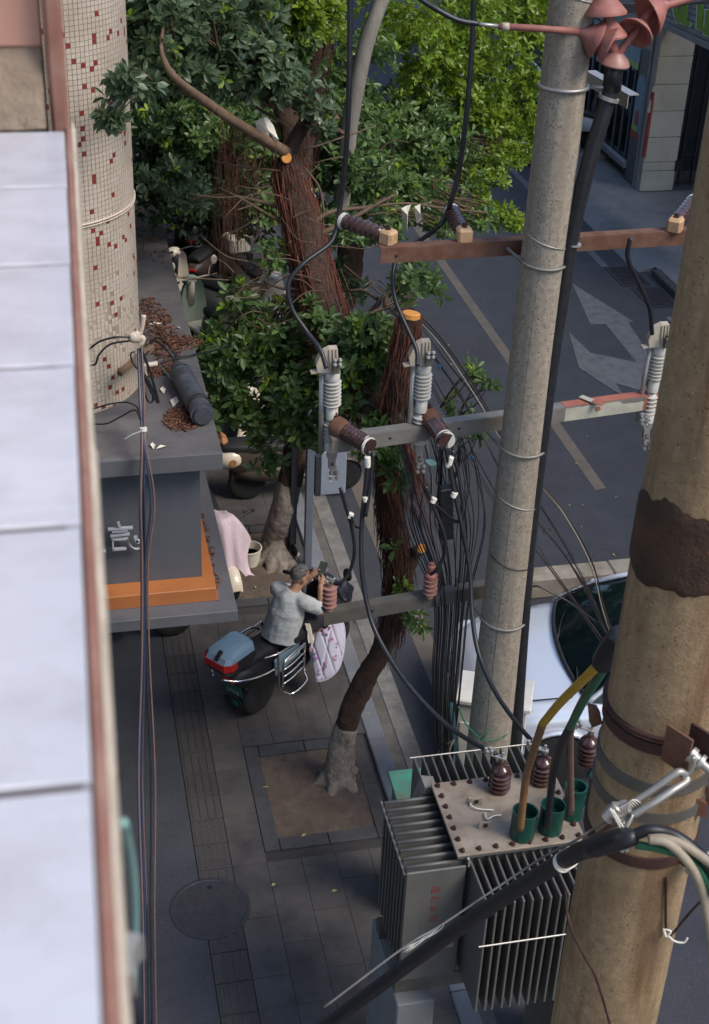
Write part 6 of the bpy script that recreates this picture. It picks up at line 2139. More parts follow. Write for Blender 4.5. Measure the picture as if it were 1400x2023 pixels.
dm.texture = tx
dm.strength = .030
dm.mid_level = .5
dm.texture_coords = 'LOCAL'
# trousers
tr_ = MB()
tr_.tube(spline([V(.18, -.07, .80), V(.26, -.07, .81), V(.36, -.07, .83)], 4), lerp_list([.15, .17, .15], 4), 14)
for s in (-1, 1):
    tr_.tube(spline([V(.27, s * .09 - .06, .81), V(.50, s * .14 - .05, .84), V(.72, s * .17 - .04, .80), V(.735, s * .16 - .02, .60), V(.73, s * .13, .44)], 5), lerp_list([.105, .098, .082, .076, .066], 5), 14)
to = tr_.build('trousers', 'trousers', mn, True)
md = to.modifiers.new('union', 'REMESH')
md.mode = 'VOXEL'
md.voxel_size = .012
md.use_smooth_shade = True
# hair: cap over the skull
h_ = MB()
rows = []
for i in range(10):
    th = i / 9 * 1.72
    row = []
    for j2 in range(22):
        a = 2 * PI * j2 / 22
        front = max(0, math.cos(a))
        t2 = th * (1 - .55 * front) * (1 + .14 * max(0, -math.cos(a)))
        row.append(HEA + V(0, 0, .025) + Rh @ V(math.sin(t2) * math.cos(a) * (.103 - .006 * (th > 1.5)) - .003, math.sin(t2) * math.sin(a) * (.083 - .006 * (th > 1.5)), math.cos(t2) * .104 + random.uniform(-.002, .002)))
    rows.append(row)
h_.grid(rows, True).build('hair', 'hair', mn, True)
for s in (-1, 1):
    MB().tube([V(.66, s * .13, .372), V(.92, s * .145, .360)], [.05, .042], 10, True, None, 0, .7).build('shoe', 'plastic_black', mn, True)
# white towel tucked at the waist, right side
rows = []
for i in range(8):
    u = i / 7
    rows.append([V(.42 + .05 * v + .05 * u, -.275 - .02 * math.sin(v * 5 + u * 2) - .03 * u, .95 - .24 * u) for v in np.linspace(-.8, .8, 7)])
tw_ = MB().grid(rows)
tag(tw_.build('towel', 'white_cloth', mn, True))
# phone held in both hands (a thing of its own)
ph = thing('phone', 'black smartphone held up by the man on the scooter', 'phone', (RW.x, RW.y, 0), None, True, hd)
Rp = Euler((0, -.55, 0)).to_matrix()
Rp = Euler((0, .62, .12)).to_matrix()
MB().box(PH, (.012, .082, .165), Rp, .004).build('case', 'plastic_black', ph)
MB().box(PH + Rp @ V(-.0072, 0, 0), (.002, .070, .150), Rp).build('screen', 'phone_screen', ph)

# ================================================================== corner shop across the road
g0 = onz(1262, 378, 0)
SX, SY = g0.x, g0.y
shp = thing('corner_shop', 'corner shop with cream tiled pillar, dark doors and grey signboard', 'building', (SX, SY, 0))
SW = (onz(1322, 372, 0).x - SX)
MB().box((SX + SW / 2, SY + .35, 2.0), (SW - .02, .66, 4.0)).build('pillar_core', 'wall_plaster', shp)
zz = [0, .42, .60, 1.10, 1.62, 2.14, 2.68, 3.2, 3.75]
for k in range(8):
    MB().box((SX + SW / 2, SY - .006, (zz[k] + zz[k + 1]) / 2), (SW, .03, zz[k + 1] - zz[k] - .014), None, .004).build('pillar_panel', 'pillar_tile', shp)
# gate of dark bars in the dim entrance
gt = MB().box((SX + SW + 1.4, SY + 1.2, 2.0), (2.8, .05, 4.0)).build('entrance_wall', 'shop_dark', shp)
for k in range(9):
    MB().box((SX + SW + .10 + .27 * k, SY - .02, 1.7), (.05, .05, 3.2)).build('gate_bar', 'iron_black', shp)
for z in (.15, .75, 3.2):
    MB().box((SX + SW + 1.2, SY - .02, z), (2.3, .045, .05)).build('gate_rail', 'iron_black', shp)
for k in range(26):
    MB().box((SX + SW + .13 + .045 * k, SY - .01, .45), (.014, .02, .58)).build('gate_bar', 'iron_black', shp)
MB().box((SX + SW + .03, SY - .04, .52), (.10, .08, .20)).build('gate_lock', 'iron_black', shp)
# shop front facing the road, running away from the corner
L_ = 9.0
MB().box((SX + .35, SY + .8 + L_ / 2, 2.0), (.5, L_, 4.0)).build('shop_wall', 'shop_dark', shp)
MB().box((SX + .06, SY + .8 + L_ / 2, 3.3), (.12, L_, 1.25)).build('lintel', 'wall_plaster', shp)
MB().box((SX + .02, SY + .55, 1.35), (.06, .5, 2.7), None, .01).build('door_leaf', 'shop_grey', shp)
MB().box((SX - .012, SY + .30, 1.55), (.03, .04, 3.1)).build('edge_trim', 'shutter', shp)
for k in range(5):
    y = SY + 1.0 + 1.15 * k
    MB().box((SX + .07, y + .55, 1.35), (.05, 1.05, 2.5)).build('glass_panel', 'car_glass', shp)
    for yy in (y, y + .37, y + .74):
        MB().box((SX + .035, yy, 1.35), (.04, .05, 2.5)).build('door_frame', 'shop_grey', shp)
MB().box((SX - .02, SY + 2.2, .30), (.10, 2.9, .14), None, .01).build('shutter_foot', 'shutter', shp)
MB().box((SX + .0, SY + 2.3, 2.42), (.05, 3.0, .42)).build('banner', 'poster_blue', shp)
MB().box((SX - .004, SY + 2.3, 2.27), (.05, 3.0, .12)).build('banner_trim', 'poster_green', shp)
po_ = [V(SX - .025, SY + .55 + math.cos(a) * .20, 2.0 + math.sin(a) * .18) for a in np.linspace(0, PI, 12)] + [V(SX - .025, SY + .35, .95), V(SX - .025, SY + .75, .95)]
MB().prism(po_, (.012, 0, 0)).build('poster', 'poster_blue', shp)
MB().box((SX - .028, SY + .55, 1.0), (.01, .40, .14)).build('poster_foot', 'poster_red', shp)
MB().ball((SX - .03, SY + .55, 1.30), (.006, .10, .20), 10, 8).build('poster_figure', 'poster_red', shp)
MB().ball((SX - .03, SY + .58, 1.14), (.005, .16, .08), 10, 8).build('poster_figure', 'poster_green', shp)
MB().box((SX - .01, SY - .01, 1.35), (.06, .05, 1.3), (0, .0, .3)).build('torn_banner', 'poster_red', shp)
MB().box((SX - .03, SY - .01, 1.85), (.02, .05, .5), (0, .1, .3)).build('torn_banner', 'paper', shp)
# signboard with slatted face and green letters
s0_, s1_ = onz(1250, 22, 3.62), onz(1400, 92, 3.62)
sdir = (s0_ - s1_).normalized()
sA, sB = s0_ + sdir * .35, s1_ - sdir * 3.0
sn = V(-sdir.y, sdir.x, 0)
if sn.x > 0:
    sn = -sn
sb = thing('signboard', 'grey slatted shop signboard with green white-edged letters', 'sign', (sA + sB) / 2)
MB().bar(sA - sn * .5 + V(0, 0, .62), sB - sn * .5 + V(0, 0, .62), 1.0, 1.24).build('box', 'sign_grey', sb)
MB().bar(sA + V(0, 0, .03) + sn * .03, sB + V(0, 0, .03) + sn * .03, .10, .10).build('bottom_rail', 'shutter', sb)
MB().bar(sA - sn * .6 + V(0, 0, -.02), sB - sn * .6 + V(0, 0, -.02), 1.1, .03).build('soffit', 'brick_red', sb)
for k in range(11):
    z = .14 + .10 * k
    MB().bar(sA + V(0, 0, z) + sn * .012, sB + V(0, 0, z) + sn * .012, .03, .085).build('slat', 'sign_grey', sb)


def sgp(px, py, off):
    """point on the sign face under a pixel"""
    o = np.array([0, 0, CAM_H])
    r = _ray(px, py)
    pp_ = np.array(sA + sn * off)
    nn_ = np.array(sn)
    t = nn_.dot(pp_ - o) / nn_.dot(r)
    return V(o + r * t)


lets = [[(1325, 2), (1335, 44), (1342, 44), (1352, 2), (1346, 2), (1339, 30), (1332, 2)], [(1350, 4), (1344, 46), (1360, 52), (1361, 44), (1353, 40), (1357, 4)], [(1378, 0), (1375, 56), (1392, 64), (1392, 56), (1385, 52), (1386, 0)], [(1393, 20), (1390, 68), (1412, 76), (1412, 20)]]
for L4 in lets:
    cx_, cy_ = sum(p[0] for p in L4) / len(L4), sum(p[1] for p in L4) / len(L4)
    edge = [(cx_ + (x - cx_) * 1.20, cy_ + (y - cy_) * 1.08) for x, y in L4]
    pe = [sgp(x, y, .06) for x, y in edge]
    MB().prism(pe, -sn * .04).build('letter_edge', 'sign_white', sb)
    pf = [sgp(x, y, .075) for x, y in L4]
    MB().prism(pf, -sn * .03).build('letter', 'sign_green', sb)
# block continuing up the far side of the street
fb = thing('far_building', 'pale upper storeys above the corner shop', 'building', (SX + 4, SY + 6, 4))
MB().box((SX + 5.2, SY + 12, 7.6), (9.4, 24, 7.0)).build('wall', 'wall_plaster', fb)
MB().box((SX + 9.6, SY - 10, 5.5), (9.0, 16, 11.0)).build('wall', 'wall_plaster', fb)

MB().box((22.0, 30, 7.5), (8.0, 110, 15.0)).build('rear_block', 'wall_plaster', fb)  # opposite row out of view, added to block low sky for contrast

# thin overhead wires in front of the sign
for k in range(4):
    cable('overhead_wire', [ony(1175, 6 + 6 * k, 12), ony(1290, 10 + 3 * k, 13), ony(1420, 4 - 3 * k, 14)], .012, 'cable_black', ('topmost thin wire crossing before the green sign', 'second thin wire crossing before the green sign', 'third thin wire crossing before the green sign', 'lowest thin wire crossing before the green sign')[k])

# ================================================================== trees
PAL_SHADE = ((.018, .042, .018), (.036, .070, .026))  # shade of the deep crown painted into the leaf colour
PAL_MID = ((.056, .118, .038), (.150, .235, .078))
PAL_GREY = ((.064, .112, .056), (.135, .190, .100))  # sky gloss on the upper leaves mixed into their green
PAL_LIT = ((.085, .170, .016), (.230, .320, .034))  # sunlight on the brighter crowns painted into the leaf colour
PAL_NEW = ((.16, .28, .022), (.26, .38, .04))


class Foliage:
    def __init__(s):
        s.base, s.dir, s.nrm, s.len, s.col = [], [], [], [], []

    def rosettes(s, centers, axes, leaf, pal, newp=.06, nl=(6, 9), droop=.25):
        """leaf whorls at twig tips"""
        for c, ax in zip(centers, axes):
            ax = ax / (np.linalg.norm(ax) + 1e-9)
            t = np.array([0, 0, 1.0]) if abs(ax[2]) < .9 else np.array([1.0, 0, 0])
            u = np.cross(ax, t)
            u /= np.linalg.norm(u)
            v = np.cross(ax, u)
            n = rng.integers(*nl)
            new = rng.random() < newp
            tone = rng.random()
            a0 = rng.random() * 6.28
            for k in range(n):
                a = a0 + k * 2.4
                el = .15 + .95 * (k / n) + rng.normal(0, .12)       # inner leaves upright
                d = (u * math.cos(a) + v * math.sin(a)) * math.cos(el) + ax * math.sin(el)
                d = d + np.array([0, 0, -droop * rng.random()])
                d /= np.linalg.norm(d)
                nr = ax - d * ax.dot(d)
                nr = nr + rng.normal(0, .22, 3)
                nr -= d * nr.dot(d)
                nr /= (np.linalg.norm(nr) + 1e-9)
                s.base.append(c - ax * .03 * (1 - k / n) * rng.random() * 2 + d * .008)
                s.dir.append(d)
                s.nrm.append(nr)
                s.len.append(leaf * rng.uniform(.62, 1.15) * (.75 if new and k > n - 3 else 1))
                p0, p1 = (PAL_NEW if (new and k > n * .45) else pal)
                q = np.clip(.5 * tone + .5 * rng.random() + rng.normal(0, .08), 0, 1)
                s.col.append([p0[i] + (p1[i] - p0[i]) * q for i in range(3)])

    def build(s, name, parent):
        B, D, Nn = np.array(s.base), np.array(s.dir), np.array(s.nrm)
        Ln = np.array(s.len)[:, None]
        S = np.cross(Nn, D)
        n = len(B)
        fold = rng.uniform(.05, .22, (n, 1))
        curl = rng.uniform(-.10, .22, (n, 1))
        wd = rng.uniform(.20, .27, (n, 1))

        def P(a, w):
            return B + D * Ln * a + S * Ln * wd * w + Nn * Ln * (abs(w) * fold - curl * a * a)
        vs = np.stack([P(0, 0), P(.28, .72), P(.66, .95), P(1.0, 0), P(.66, -.95), P(.28, -.72)], 1).reshape(-1, 3)
        me = bpy.data.meshes.new(name)
        me.vertices.add(n * 6)
        me.vertices.foreach_set('co', vs.astype(np.float32).ravel())
        idx = np.arange(n)[:, None] * 6
        loops = np.concatenate([idx + np.array([[0, 1, 2, 3]]), idx + np.array([[0, 3, 4, 5]])], 1).ravel()
        me.loops.add(n * 8)
        me.loops.foreach_set('vertex_index', loops.astype(np.int32))
        me.polygons.add(n * 2)
        me.polygons.foreach_set('loop_start', (np.arange(n * 2) * 4).astype(np.int32))
        me.polygons.foreach_set('loop_total', np.full(n * 2, 4, np.int32))
        me.update(calc_edges=True)
        ca = me.color_attributes.new('tint', 'FLOAT_COLOR', 'POINT')
        col = np.repeat(np.concatenate([np.array(s.col), np.ones((n, 1))], 1), 6, 0)
        ca.data.foreach_set('color', col.astype(np.float32).ravel())
        me.materials.append(MATS['leaf'])
        me.validate()
        return link(name, me, parent)


def blob(F, c, r, n, leaf, pal, newp=.06, shell=.55, out=(0, 0, .5), droop=.25, nl=(6, 9)):
    """n leaf whorls through an uneven ellipsoid; whorl axes lean outwards"""
    c, r = np.array(c, float), np.array(r, float)
    d = rng.normal(0, 1, (n, 3))
    d /= np.linalg.norm(d, axis=1)[:, None]
    rad = (shell + (1 - shell) * rng.random(n) ** .6)
    # clumpy: pull towards sub-centres
    sub = rng.normal(0, 1, (max(3, n // 14), 3))
    sub /= np.linalg.norm(sub, axis=1)[:, None]
    near = sub[rng.integers(0, len(sub), n)]
    d = d * .55 + near * .75
    d /= np.linalg.norm(d, axis=1)[:, None]
    lump = 1 + .22 * np.sin(d[:, 0] * 7 + c[0] * 3) * np.cos(d[:, 2] * 6 + c[1] * 2)
    pts = c + d * r * (rad * lump)[:, None]
    ax = d * .8 + np.array(out) + rng.normal(0, .35, (n, 3))
    F.rosettes(pts, ax, leaf, pal, newp, nl, droop)
    return pts


def twigs(mb, root, pts, r0=.010, r1=.003, k=5, sag=.05):
    root = V(root)
    for p in pts:
        p = V(p)
        m1 = root.lerp(p, .45) + V(random.uniform(-1, 1), random.uniform(-1, 1), random.uniform(-.6, .8)) * sag * (p - root).length * 2
        mb.tube(spline([root, m1, p], k), lerp_list([r0, (r0 + r1) / 2, r1], k), 5)


def roots(mb, path, rad, n, spread=1.5, lmin=.25, lmax=.9, r=(.002, .0045), seed=1):
    """hair-like aerial roots clinging to and hanging off a limb"""
    rr = random.Random(seed)
    path = [V(p) for p in path]
    for _ in range(n):
        i = rr.randrange(len(path) - 1)
        t = rr.random()
        c = path[i].lerp(path[i + 1], t)
        R = (rad[i] * (1 - t) + rad[i + 1] * t)
        a = rr.uniform(0, 6.28)
        q = R * rr.uniform(.98, 1.04 + .25 * spread * rr.random() ** 2) + .012
        p = c + V(math.cos(a) * q, math.sin(a) * q, rr.uniform(-.03, .03))
        l = rr.uniform(lmin, lmax)
        dirn = (path[max(i - 1, 0)] - path[i + 1])
        dirn = dirn.normalized() if dirn.z < 0 else -dirn.normalized()
        pts = [p]
        k = 5
        follow = rr.uniform(.5, 1)
        for s in range(k):
            st = (dirn * follow + V(0, 0, -1) * (1 - follow)).normalized() * (l / k)
            p = p + st + V(rr.uniform(-1, 1), rr.uniform(-1, 1), 0) * .013
            pts.append(p)
        r0 = rr.uniform(*r)
        mb.tube(pts, [r0, r0, r0, r0 * .9, r0 * .8, r0 * .5], 4, False)
    return mb


def hang(mb, pts, n, lmin, lmax, seed, r=(.0015, .0035)):
    """free-hanging root threads from points along a limb"""
    rr = random.Random(seed)
    pts = [V(p) for p in pts]
    for _ in range(n):
        i = rr.randrange(len(pts) - 1)
        p = pts[i].lerp(pts[i + 1], rr.random()) + V(rr.uniform(-.03, .03), rr.uniform(-.05, .05), 0)
        l = rr.uniform(lmin, lmax)
        q = [p]
        for s in range(5):
            p = p + V(rr.uniform(-.03, .03), rr.uniform(-.03, .03), -l / 5)
            q.append(p)
        r0 = rr.uniform(*r)
        mb.tube(q, [r0, r0, r0, r0 * .9, r0 * .8, r0 * .5], 4, False)


def trunk_mesh(paths, name, m, parent, voxel=.016, seed=1, lumps=.028):
    mb = MB()
    for i, (pts, rs) in enumerate(paths):
        mb.tube(spline(pts, 6), lerp_list(rs, 6), 18, True, seed + i, .055)
        if rs[-1] < .035:
            mb.ball(pts[-1], rs[-1] * .9, 10, 7)
    o = mb.build(name, m, parent, True)
    if voxel:
        md_ = o.modifiers.new('union', 'REMESH')
        md_.mode = 'VOXEL'
        md_.voxel_size = voxel
        md_.use_smooth_shade = True
        s_ = o.modifiers.new('smooth', 'SMOOTH')
        s_.iterations = 2
        tx_ = bpy.data.textures.new(name + '_lumps', 'CLOUDS')
        tx_.noise_scale = .09
        d_ = o.modifiers.new('lumps', 'DISPLACE')
        d_.texture = tx_
        d_.strength = lumps
        d_.texture_coords = 'LOCAL'
    return o


# ---------------- tree in the near pit
t1 = thing('street_tree', 'cut-back fig tree in the near pit, twisted trunk with sawn stub', 'tree', (2.2, 9.5, 0))
B1 = V(2.21, 9.50, -.06)
foot = [B1, V(2.215, 9.50, .10), ony(676, 1470, 9.52), ony(684, 1432, 9.54)]
trunk_mesh([([V(2.21, 9.5, -.08)] + foot[1:], [.17, .145, .118, .106])] + [([V(2.215, 9.50, .16), V(2.215 + math.cos(a) * .13, 9.5 + math.sin(a) * .13, .05), V(2.215 + math.cos(a) * .25, 9.5 + math.sin(a) * .25, -.06)], [.085, .06, .035]) for a in (.5, 2.3, 3.2, 4.2, 5.3)], 'lower_trunk', 'whitewash', t1, .014, 3)
J = ony(776, 1215, 9.62)
main = [foot[-1] - V(0, 0, .02), ony(694, 1400, 9.55), ony(722, 1340, 9.58), ony(752, 1290, 9.60), J, ony(790, 1150, 9.64), ony(785, 1080, 9.66), ony(768, 990, 9.68), ony(772, 900, 9.70), ony(784, 800, 9.74), ony(790, 720, 9.78)]
r_main = [.104, .106, .100, .094, .092, .094, .098, .095, .100, .100, .095]
stub = [ony(788, 740, 9.78), ony(798, 690, 9.80), ony(806, 650, 9.82), ony(810, 624, 9.83)]
side = [ony(800, 1130, 9.62), ony(815, 1105, 9.60), ony(828, 1082, 9.57)]
lean = [ony(775, 880, 9.75), ony(748, 830, 9.95), ony(712, 760, 10.25), ony(672, 680, 10.6), ony(640, 600, 10.9), ony(616, 510, 11.2), ony(592, 410, 11.5), ony(572, 330, 11.7), ony(564, 306, 11.75)]
r_lean = [.12, .125, .13, .135, .14, .14, .135, .12, .085]
trunk_mesh([(main, r_main), (stub, [.10, .092, .088, .085]), (side, [.07, .055, .05]), (lean, r_lean)], 'trunk', 'bark', t1, .017, 7)
MB().lathe([(.001, -.02), (.078, -.02), (.075, .016), (.06, .024), (.001, .024)], stub[-1] + V(.002, -.012, .012), stub[-1] - stub[-2], 20).build('saw_cut', 'cut_wood', t1)
MB().lathe([(.001, 0), (.045, 0), (.04, .012), (.001, .012)], side[-1] + V(.01, -.03, .01), (.3, -1, .35), 16).build('saw_cut', 'cut_wood', t1)
MB().lathe([(.001, 0), (.05, 0), (.042, .014), (.001, .014)], ony(565, 312, 11.60), (.1, -1, .35), 16).build('saw_cut', 'cut_wood', t1)
arm_l = [ony(566, 302, 11.68), ony(520, 275, 11.4), ony(450, 232, 11.0), ony(390, 190, 10.6), ony(352, 160, 10.35), ony(330, 132, 10.3), ony(318, 95, 10.4), ony(322, 50, 10.5)]
MB().tube(spline(arm_l, 6), lerp_list([.055, .048, .043, .036, .030, .024, .016, .010], 6), 12, True, 2, .05).build('limb', 'branch', t1, True)
up = [ony(572, 300, 11.75), ony(590, 262, 11.8), ony(606, 235, 11.85), ony(615, 220, 11.85)]
MB().tube(spline(up, 6), lerp_list([.07, .062, .055, .048], 6), 12, True, 5, .06).build('limb', 'bark', t1, True)
rm = MB()
roots(rm, lean, r_lean, 1500, 2.2, .25, .8, seed=2)
rm3 = MB()
roots(rm3, main[4:], r_main[4:], 800, 1.3, .2, .6, seed=3)
rm3.build('aerial_roots', 'aerial_root_dark', t1, True)['kind'] = 'stuff'
roots(rm, stub, [.10, .092, .088, .085], 240, .8, .15, .4, seed=4)
hang(rm, arm_l[:4], 16, .1, .6, 5, (.0008, .002))
hang(rm, [ony(440, 245, 11.6), ony(490, 260, 12.2), ony(420, 300, 12.4), ony(520, 320, 12.6)], 46, .3, 1.3, 6, (.0008, .0022))
ro = rm.build('aerial_roots', 'aerial_root', t1, True)
ro['kind'] = 'stuff'
bm_ = MB()
brs = [([(668, 650), (600, 655), (570, 680), (530, 720)], 10.7, .018), ([(640, 590), (560, 585), (500, 640), (480, 690)], 11.0, .022), ([(700, 640), (760, 610), (800, 585)], 10.4, .016), ([(628, 570), (560, 570), (520, 555)], 11.0, .014), ([(600, 455), (650, 420), (720, 410), (800, 402), (880, 412), (960, 420)], 11.3, .024), ([(612, 470), (680, 440), (740, 405), (780, 385)], 11.3, .026), ([(590, 420), (520, 400), (440, 385), (370, 396)], 11.5, .020), ([(600, 460), (540, 430), (480, 395), (430, 370)], 11.4, .018), ([(580, 340), (480, 330), (420, 318)], 11.6, .012), ([(700, 755), (640, 770), (600, 800)], 10.2, .016), ([(745, 590), (720, 575), (690, 575)], 10.4, .020), ([(790, 720), (830, 690), (850, 720)], 9.8, .010), ([(560, 300), (620, 290), (680, 270), (740, 250)], 11.7, .012), ([(570, 250), (520, 220), (470, 190), (430, 150)], 11.6, .016), ([(640, 420), (630, 370), (600, 330)], 11.2, .012)]
for pts, Y_, r in brs:
    ps_ = [ony(x, y, Y_ + .12 * i) for i, (x, y) in enumerate(pts)]
    bm_.tube(spline(ps_, 6), lerp_list([r, r * .9, r * .7, r * .5, r * .4, r * .35][:len(pts)], 6), 7, True, 3, .05)
rt2 = random.Random(14)
for _ in range(55):
    x, y = rt2.uniform(420, 820), rt2.uniform(300, 640)
    Y_ = 10.6 + (640 - y) * .003 + rt2.uniform(-.3, .6)
    a = rt2.uniform(-.9, .9) + (PI if rt2.random() < .5 else 0)
    l = rt2.uniform(40, 120)
    p0 = ony(x, y, Y_)
    p2 = ony(x + math.cos(a) * l, y + math.sin(a) * l * .7, Y_ + rt2.uniform(-.3, .3))
    pm = p0.lerp(p2, .5) + V(0, 0, rt2.uniform(-.08, .08))
    bm_.tube(spline([p0, pm, p2], 4), lerp_list([.006, .005, .003], 4), 5)
bo2 = bm_.build('branches', 'twig', t1, True)
bo2['kind'] = 'stuff'
F = Foliage()
tw2 = MB()


DENS, LSC = 1.55, 1.24


def spray(px, py, Y, n, rx, rz, ry=.25, leaf=.088, pal=PAL_MID, newp=.14, root=None, **k):
    c = ony(px, py, Y)
    n = int(n * (DENS if py < 480 else DENS * .72) + 1)
    if 560 < py < 900 and px < 780:
        rx, rz = rx * 1.12, rz * 1.12
    pts = blob(F, c, (rx, ry, rz), n, leaf * LSC, pal, newp, shell=.15, **k)
    if root is not None:
        r_ = ony(*root)
        twigs(tw2, r_, [pts[i] for i in rng.integers(0, len(pts), max(3, n // 4))])
    return pts


# lower mass left of the leaning trunk
for a in ((470, 620, 11.2, 26, .30, .28), (455, 690, 11.1, 34, .33, .24), (520, 700, 11.0, 46, .36, .26), (590, 720, 10.8, 46, .36, .24), (650, 690, 10.6, 34, .32, .28), (700, 640, 10.4, 28, .28, .24), (745, 650, 10.2, 20, .22, .20), (660, 780, 10.4, 34, .28, .26), (560, 790, 10.8, 46, .34, .26), (500, 770, 11.0, 34, .30, .24), (540, 855, 10.8, 30, .26, .22), (600, 830, 10.6, 28, .24, .20), (450, 760, 11.1, 22, .22, .20), (420, 835, 10.9, 16, .16, .15), (520, 500, 11.4, 14, .22, .16), (560, 630, 11.0, 26, .28, .20), (690, 720, 10.3, 26, .26, .22), (620, 640, 10.8, 20, .24, .2), (480, 830, 10.95, 20, .2, .2), (645, 850, 10.3, 14, .18, .16), (735, 730, 10.1, 20, .2, .2), (720, 690, 10.2, 26, .26, .2), (760, 690, 10.1, 16, .18, .2), (690, 790, 10.2, 22, .24, .22), (640, 740, 10.5, 30, .3, .24), (430, 720, 11.1, 20, .2, .22), (500, 660, 11.0, 30, .3, .2), (610, 880, 10.5, 12, .16, .14), (520, 900, 10.8, 12, .16, .14), (740, 800, 10.0, 12, .16, .18), (580, 760, 10.7, 30, .3, .2), (440, 640, 11.2, 16, .2, .2)):
    spray(*a, root=(a[0] + 60, a[1] - 60, a[2] + .2))
for a in ((735, 905, 9.35, 14, .20, .14), (700, 880, 9.4, 8, .12, .12), (770, 930, 9.3, 12, .14, .13), (800, 1165, 9.45, 4, .06, .05), (778, 1080, 9.5, 3, .05, .05), (820, 1216, 9.4, 5, .06, .04), (760, 850, 9.6, 8, .14, .10)):
    spray(*a, newp=.35 if a[1] > 1000 else .1, root=(a[0] + 15, a[1] - 10, 9.65))
# twigs right of the stub, over the road
for a in ((850, 560, 10.2, 14, .16, .14), (820, 545, 10.3, 12, .15, .14), (790, 560, 10.4, 10, .14, .14), (930, 745, 9.9, 7, .14, .10), (968, 760, 9.8, 7, .12, .10), (915, 800, 9.8, 4, .08, .06), (950, 860, 9.6, 4, .08, .06)):
    spray(*a, newp=.08, leaf=.075, root=(a[0] - 60, a[1] + 60, 10.1))
# upper-left mass on the long limb, close to the column
for a in ((300, 60, 10.6, 60, .40, .36), (380, 60, 10.9, 70, .44, .36), (460, 40, 11.2, 60, .42, .34), (300, 115, 10.5, 40, .30, .20), (380, 120, 10.9, 50, .40, .18), (450, 115, 11.1, 60, .40, .22), (520, 140, 11.3, 40, .34, .20), (500, 90, 11.3, 46, .36, .26), (560, 165, 11.5, 24, .26, .18), (490, 175, 11.3, 30, .34, .12), (430, 140, 11.2, 30, .32, .12), (550, 195, 11.5, 14, .18, .12), (620, 195, 11.7, 16, .22, .14), (640, 230, 11.7, 8, .14, .10)):
    spray(*a, pal=PAL_GREY, newp=.10, root=(a[0] + 50, a[1] + 40, a[2] + .1), leaf=.092)
for a in ((232, 165, 9.0, 7, .10, .10), (222, 215, 8.98, 7, .09, .10), (245, 145, 9.05, 6, .10, .06), (275, 165, 9.6, 8, .14, .08), (215, 235, 8.98, 5, .06, .06)):
    spray(*a, pal=PAL_GREY, newp=.02, leaf=.085, ry=.08, root=(275, 140, 9.4), droop=.7)
co = F.build('crown', t1)
tw2.build('twigs', 'twig', t1, True)['kind'] = 'stuff'

# ---------------- tree in the second pit
t2 = thing('street_tree', 'whitewashed fig tree in the second pit behind the steel post', 'tree', (2.2, 13.2, 0))
f2 = [V(2.24, 13.2, -.06), onz(545, 1075, .12), ony(560, 1010, 13.22), ony(572, 950, 13.25)]
trunk_mesh([(f2, [.23, .185, .155, .142])] + [([V(2.24, 13.2, .20), V(2.24 + math.cos(a) * .17, 13.2 + math.sin(a) * .17, .04), V(2.24 + math.cos(a) * .32, 13.2 + math.sin(a) * .32, -.07)], [.10, .075, .04]) for a in (.3, 3.3, 4.2, 4.8, 5.5)], 'lower_trunk', 'whitewash', t2, .018, 9)
m2 = [ony(571, 956, 13.25), ony(582, 900, 13.28), ony(592, 830, 13.3), ony(597, 740, 13.35), ony(600, 640, 13.4), ony(602, 540, 13.4), ony(596, 420, 13.5), ony(600, 300, 13.6), ony(620, 150, 13.8), ony(660, -60, 14.0)]
rm2 = [.145, .14, .135, .125, .12, .115, .11, .11, .10, .09]
m2b = [ony(600, 330, 13.6), ony(560, 220, 13.7), ony(500, 60, 13.9), ony(470, -100, 14)]
trunk_mesh([(m2, rm2), (m2b, [.11, .10, .09, .08])], 'trunk', 'bark', t2, .02, 13)
rm = MB()
roots(rm, m2[3:], rm2[3:], 500, 1.2, .3, .9, seed=12)
hang(rm, [ony(430, 240, 12.8), ony(520, 240, 13.4), ony(640, 230, 13.6), ony(700, 240, 13.6)], 80, .4, 1.9, 13, (.001, .0026))
hang(rm, [ony(475, 320, 12.6), ony(430, 400, 13.0)], 30, .5, 1.4, 14)
rm.build('aerial_roots', 'aerial_root_dark', t2, True)['kind'] = 'stuff'
F = Foliage()
tw2 = MB()
for a in ((320, 300, 13.0, 60, .50, .40), (340, 380, 13.0, 60, .5, .30), (420, 330, 13.4, 60, .55, .4), (500, 300, 13.8, 60, .55, .4), (300, 230, 12.8, 50, .45, .35), (640, 300, 13.8, 40, .4, .4), (680, 380, 13.6, 40, .4, .35), (650, 470, 13.2, 30, .35, .3), (690, 540, 12.8, 24, .3, .25)):
    spray(*a, pal=PAL_SHADE, newp=.03, leaf=.085, ry=.5)
for a in ((350, 375, 12.2, 12, .18, .14), (330, 345, 12.2, 12, .2, .12), (385, 395, 12.1, 9, .16, .10), (300, 350, 12.2, 10, .16, .14)):
    spray(*a, pal=PAL_GREY, newp=.1, leaf=.09, root=(a[0] + 60, a[1] - 30, 12.4))
for a in ((570, 30, 13.4, 60, .45, .30), (640, 30, 13.6, 60, .45, .28), (600, 90, 13.3, 16, .22, .16), (590, 60, 13.3, 18, .2, .16), (520, -20, 13.4, 60, .5, .3)):
    spray(*a, pal=PAL_LIT if a[1] < 45 else PAL_MID, newp=.22, leaf=.085)
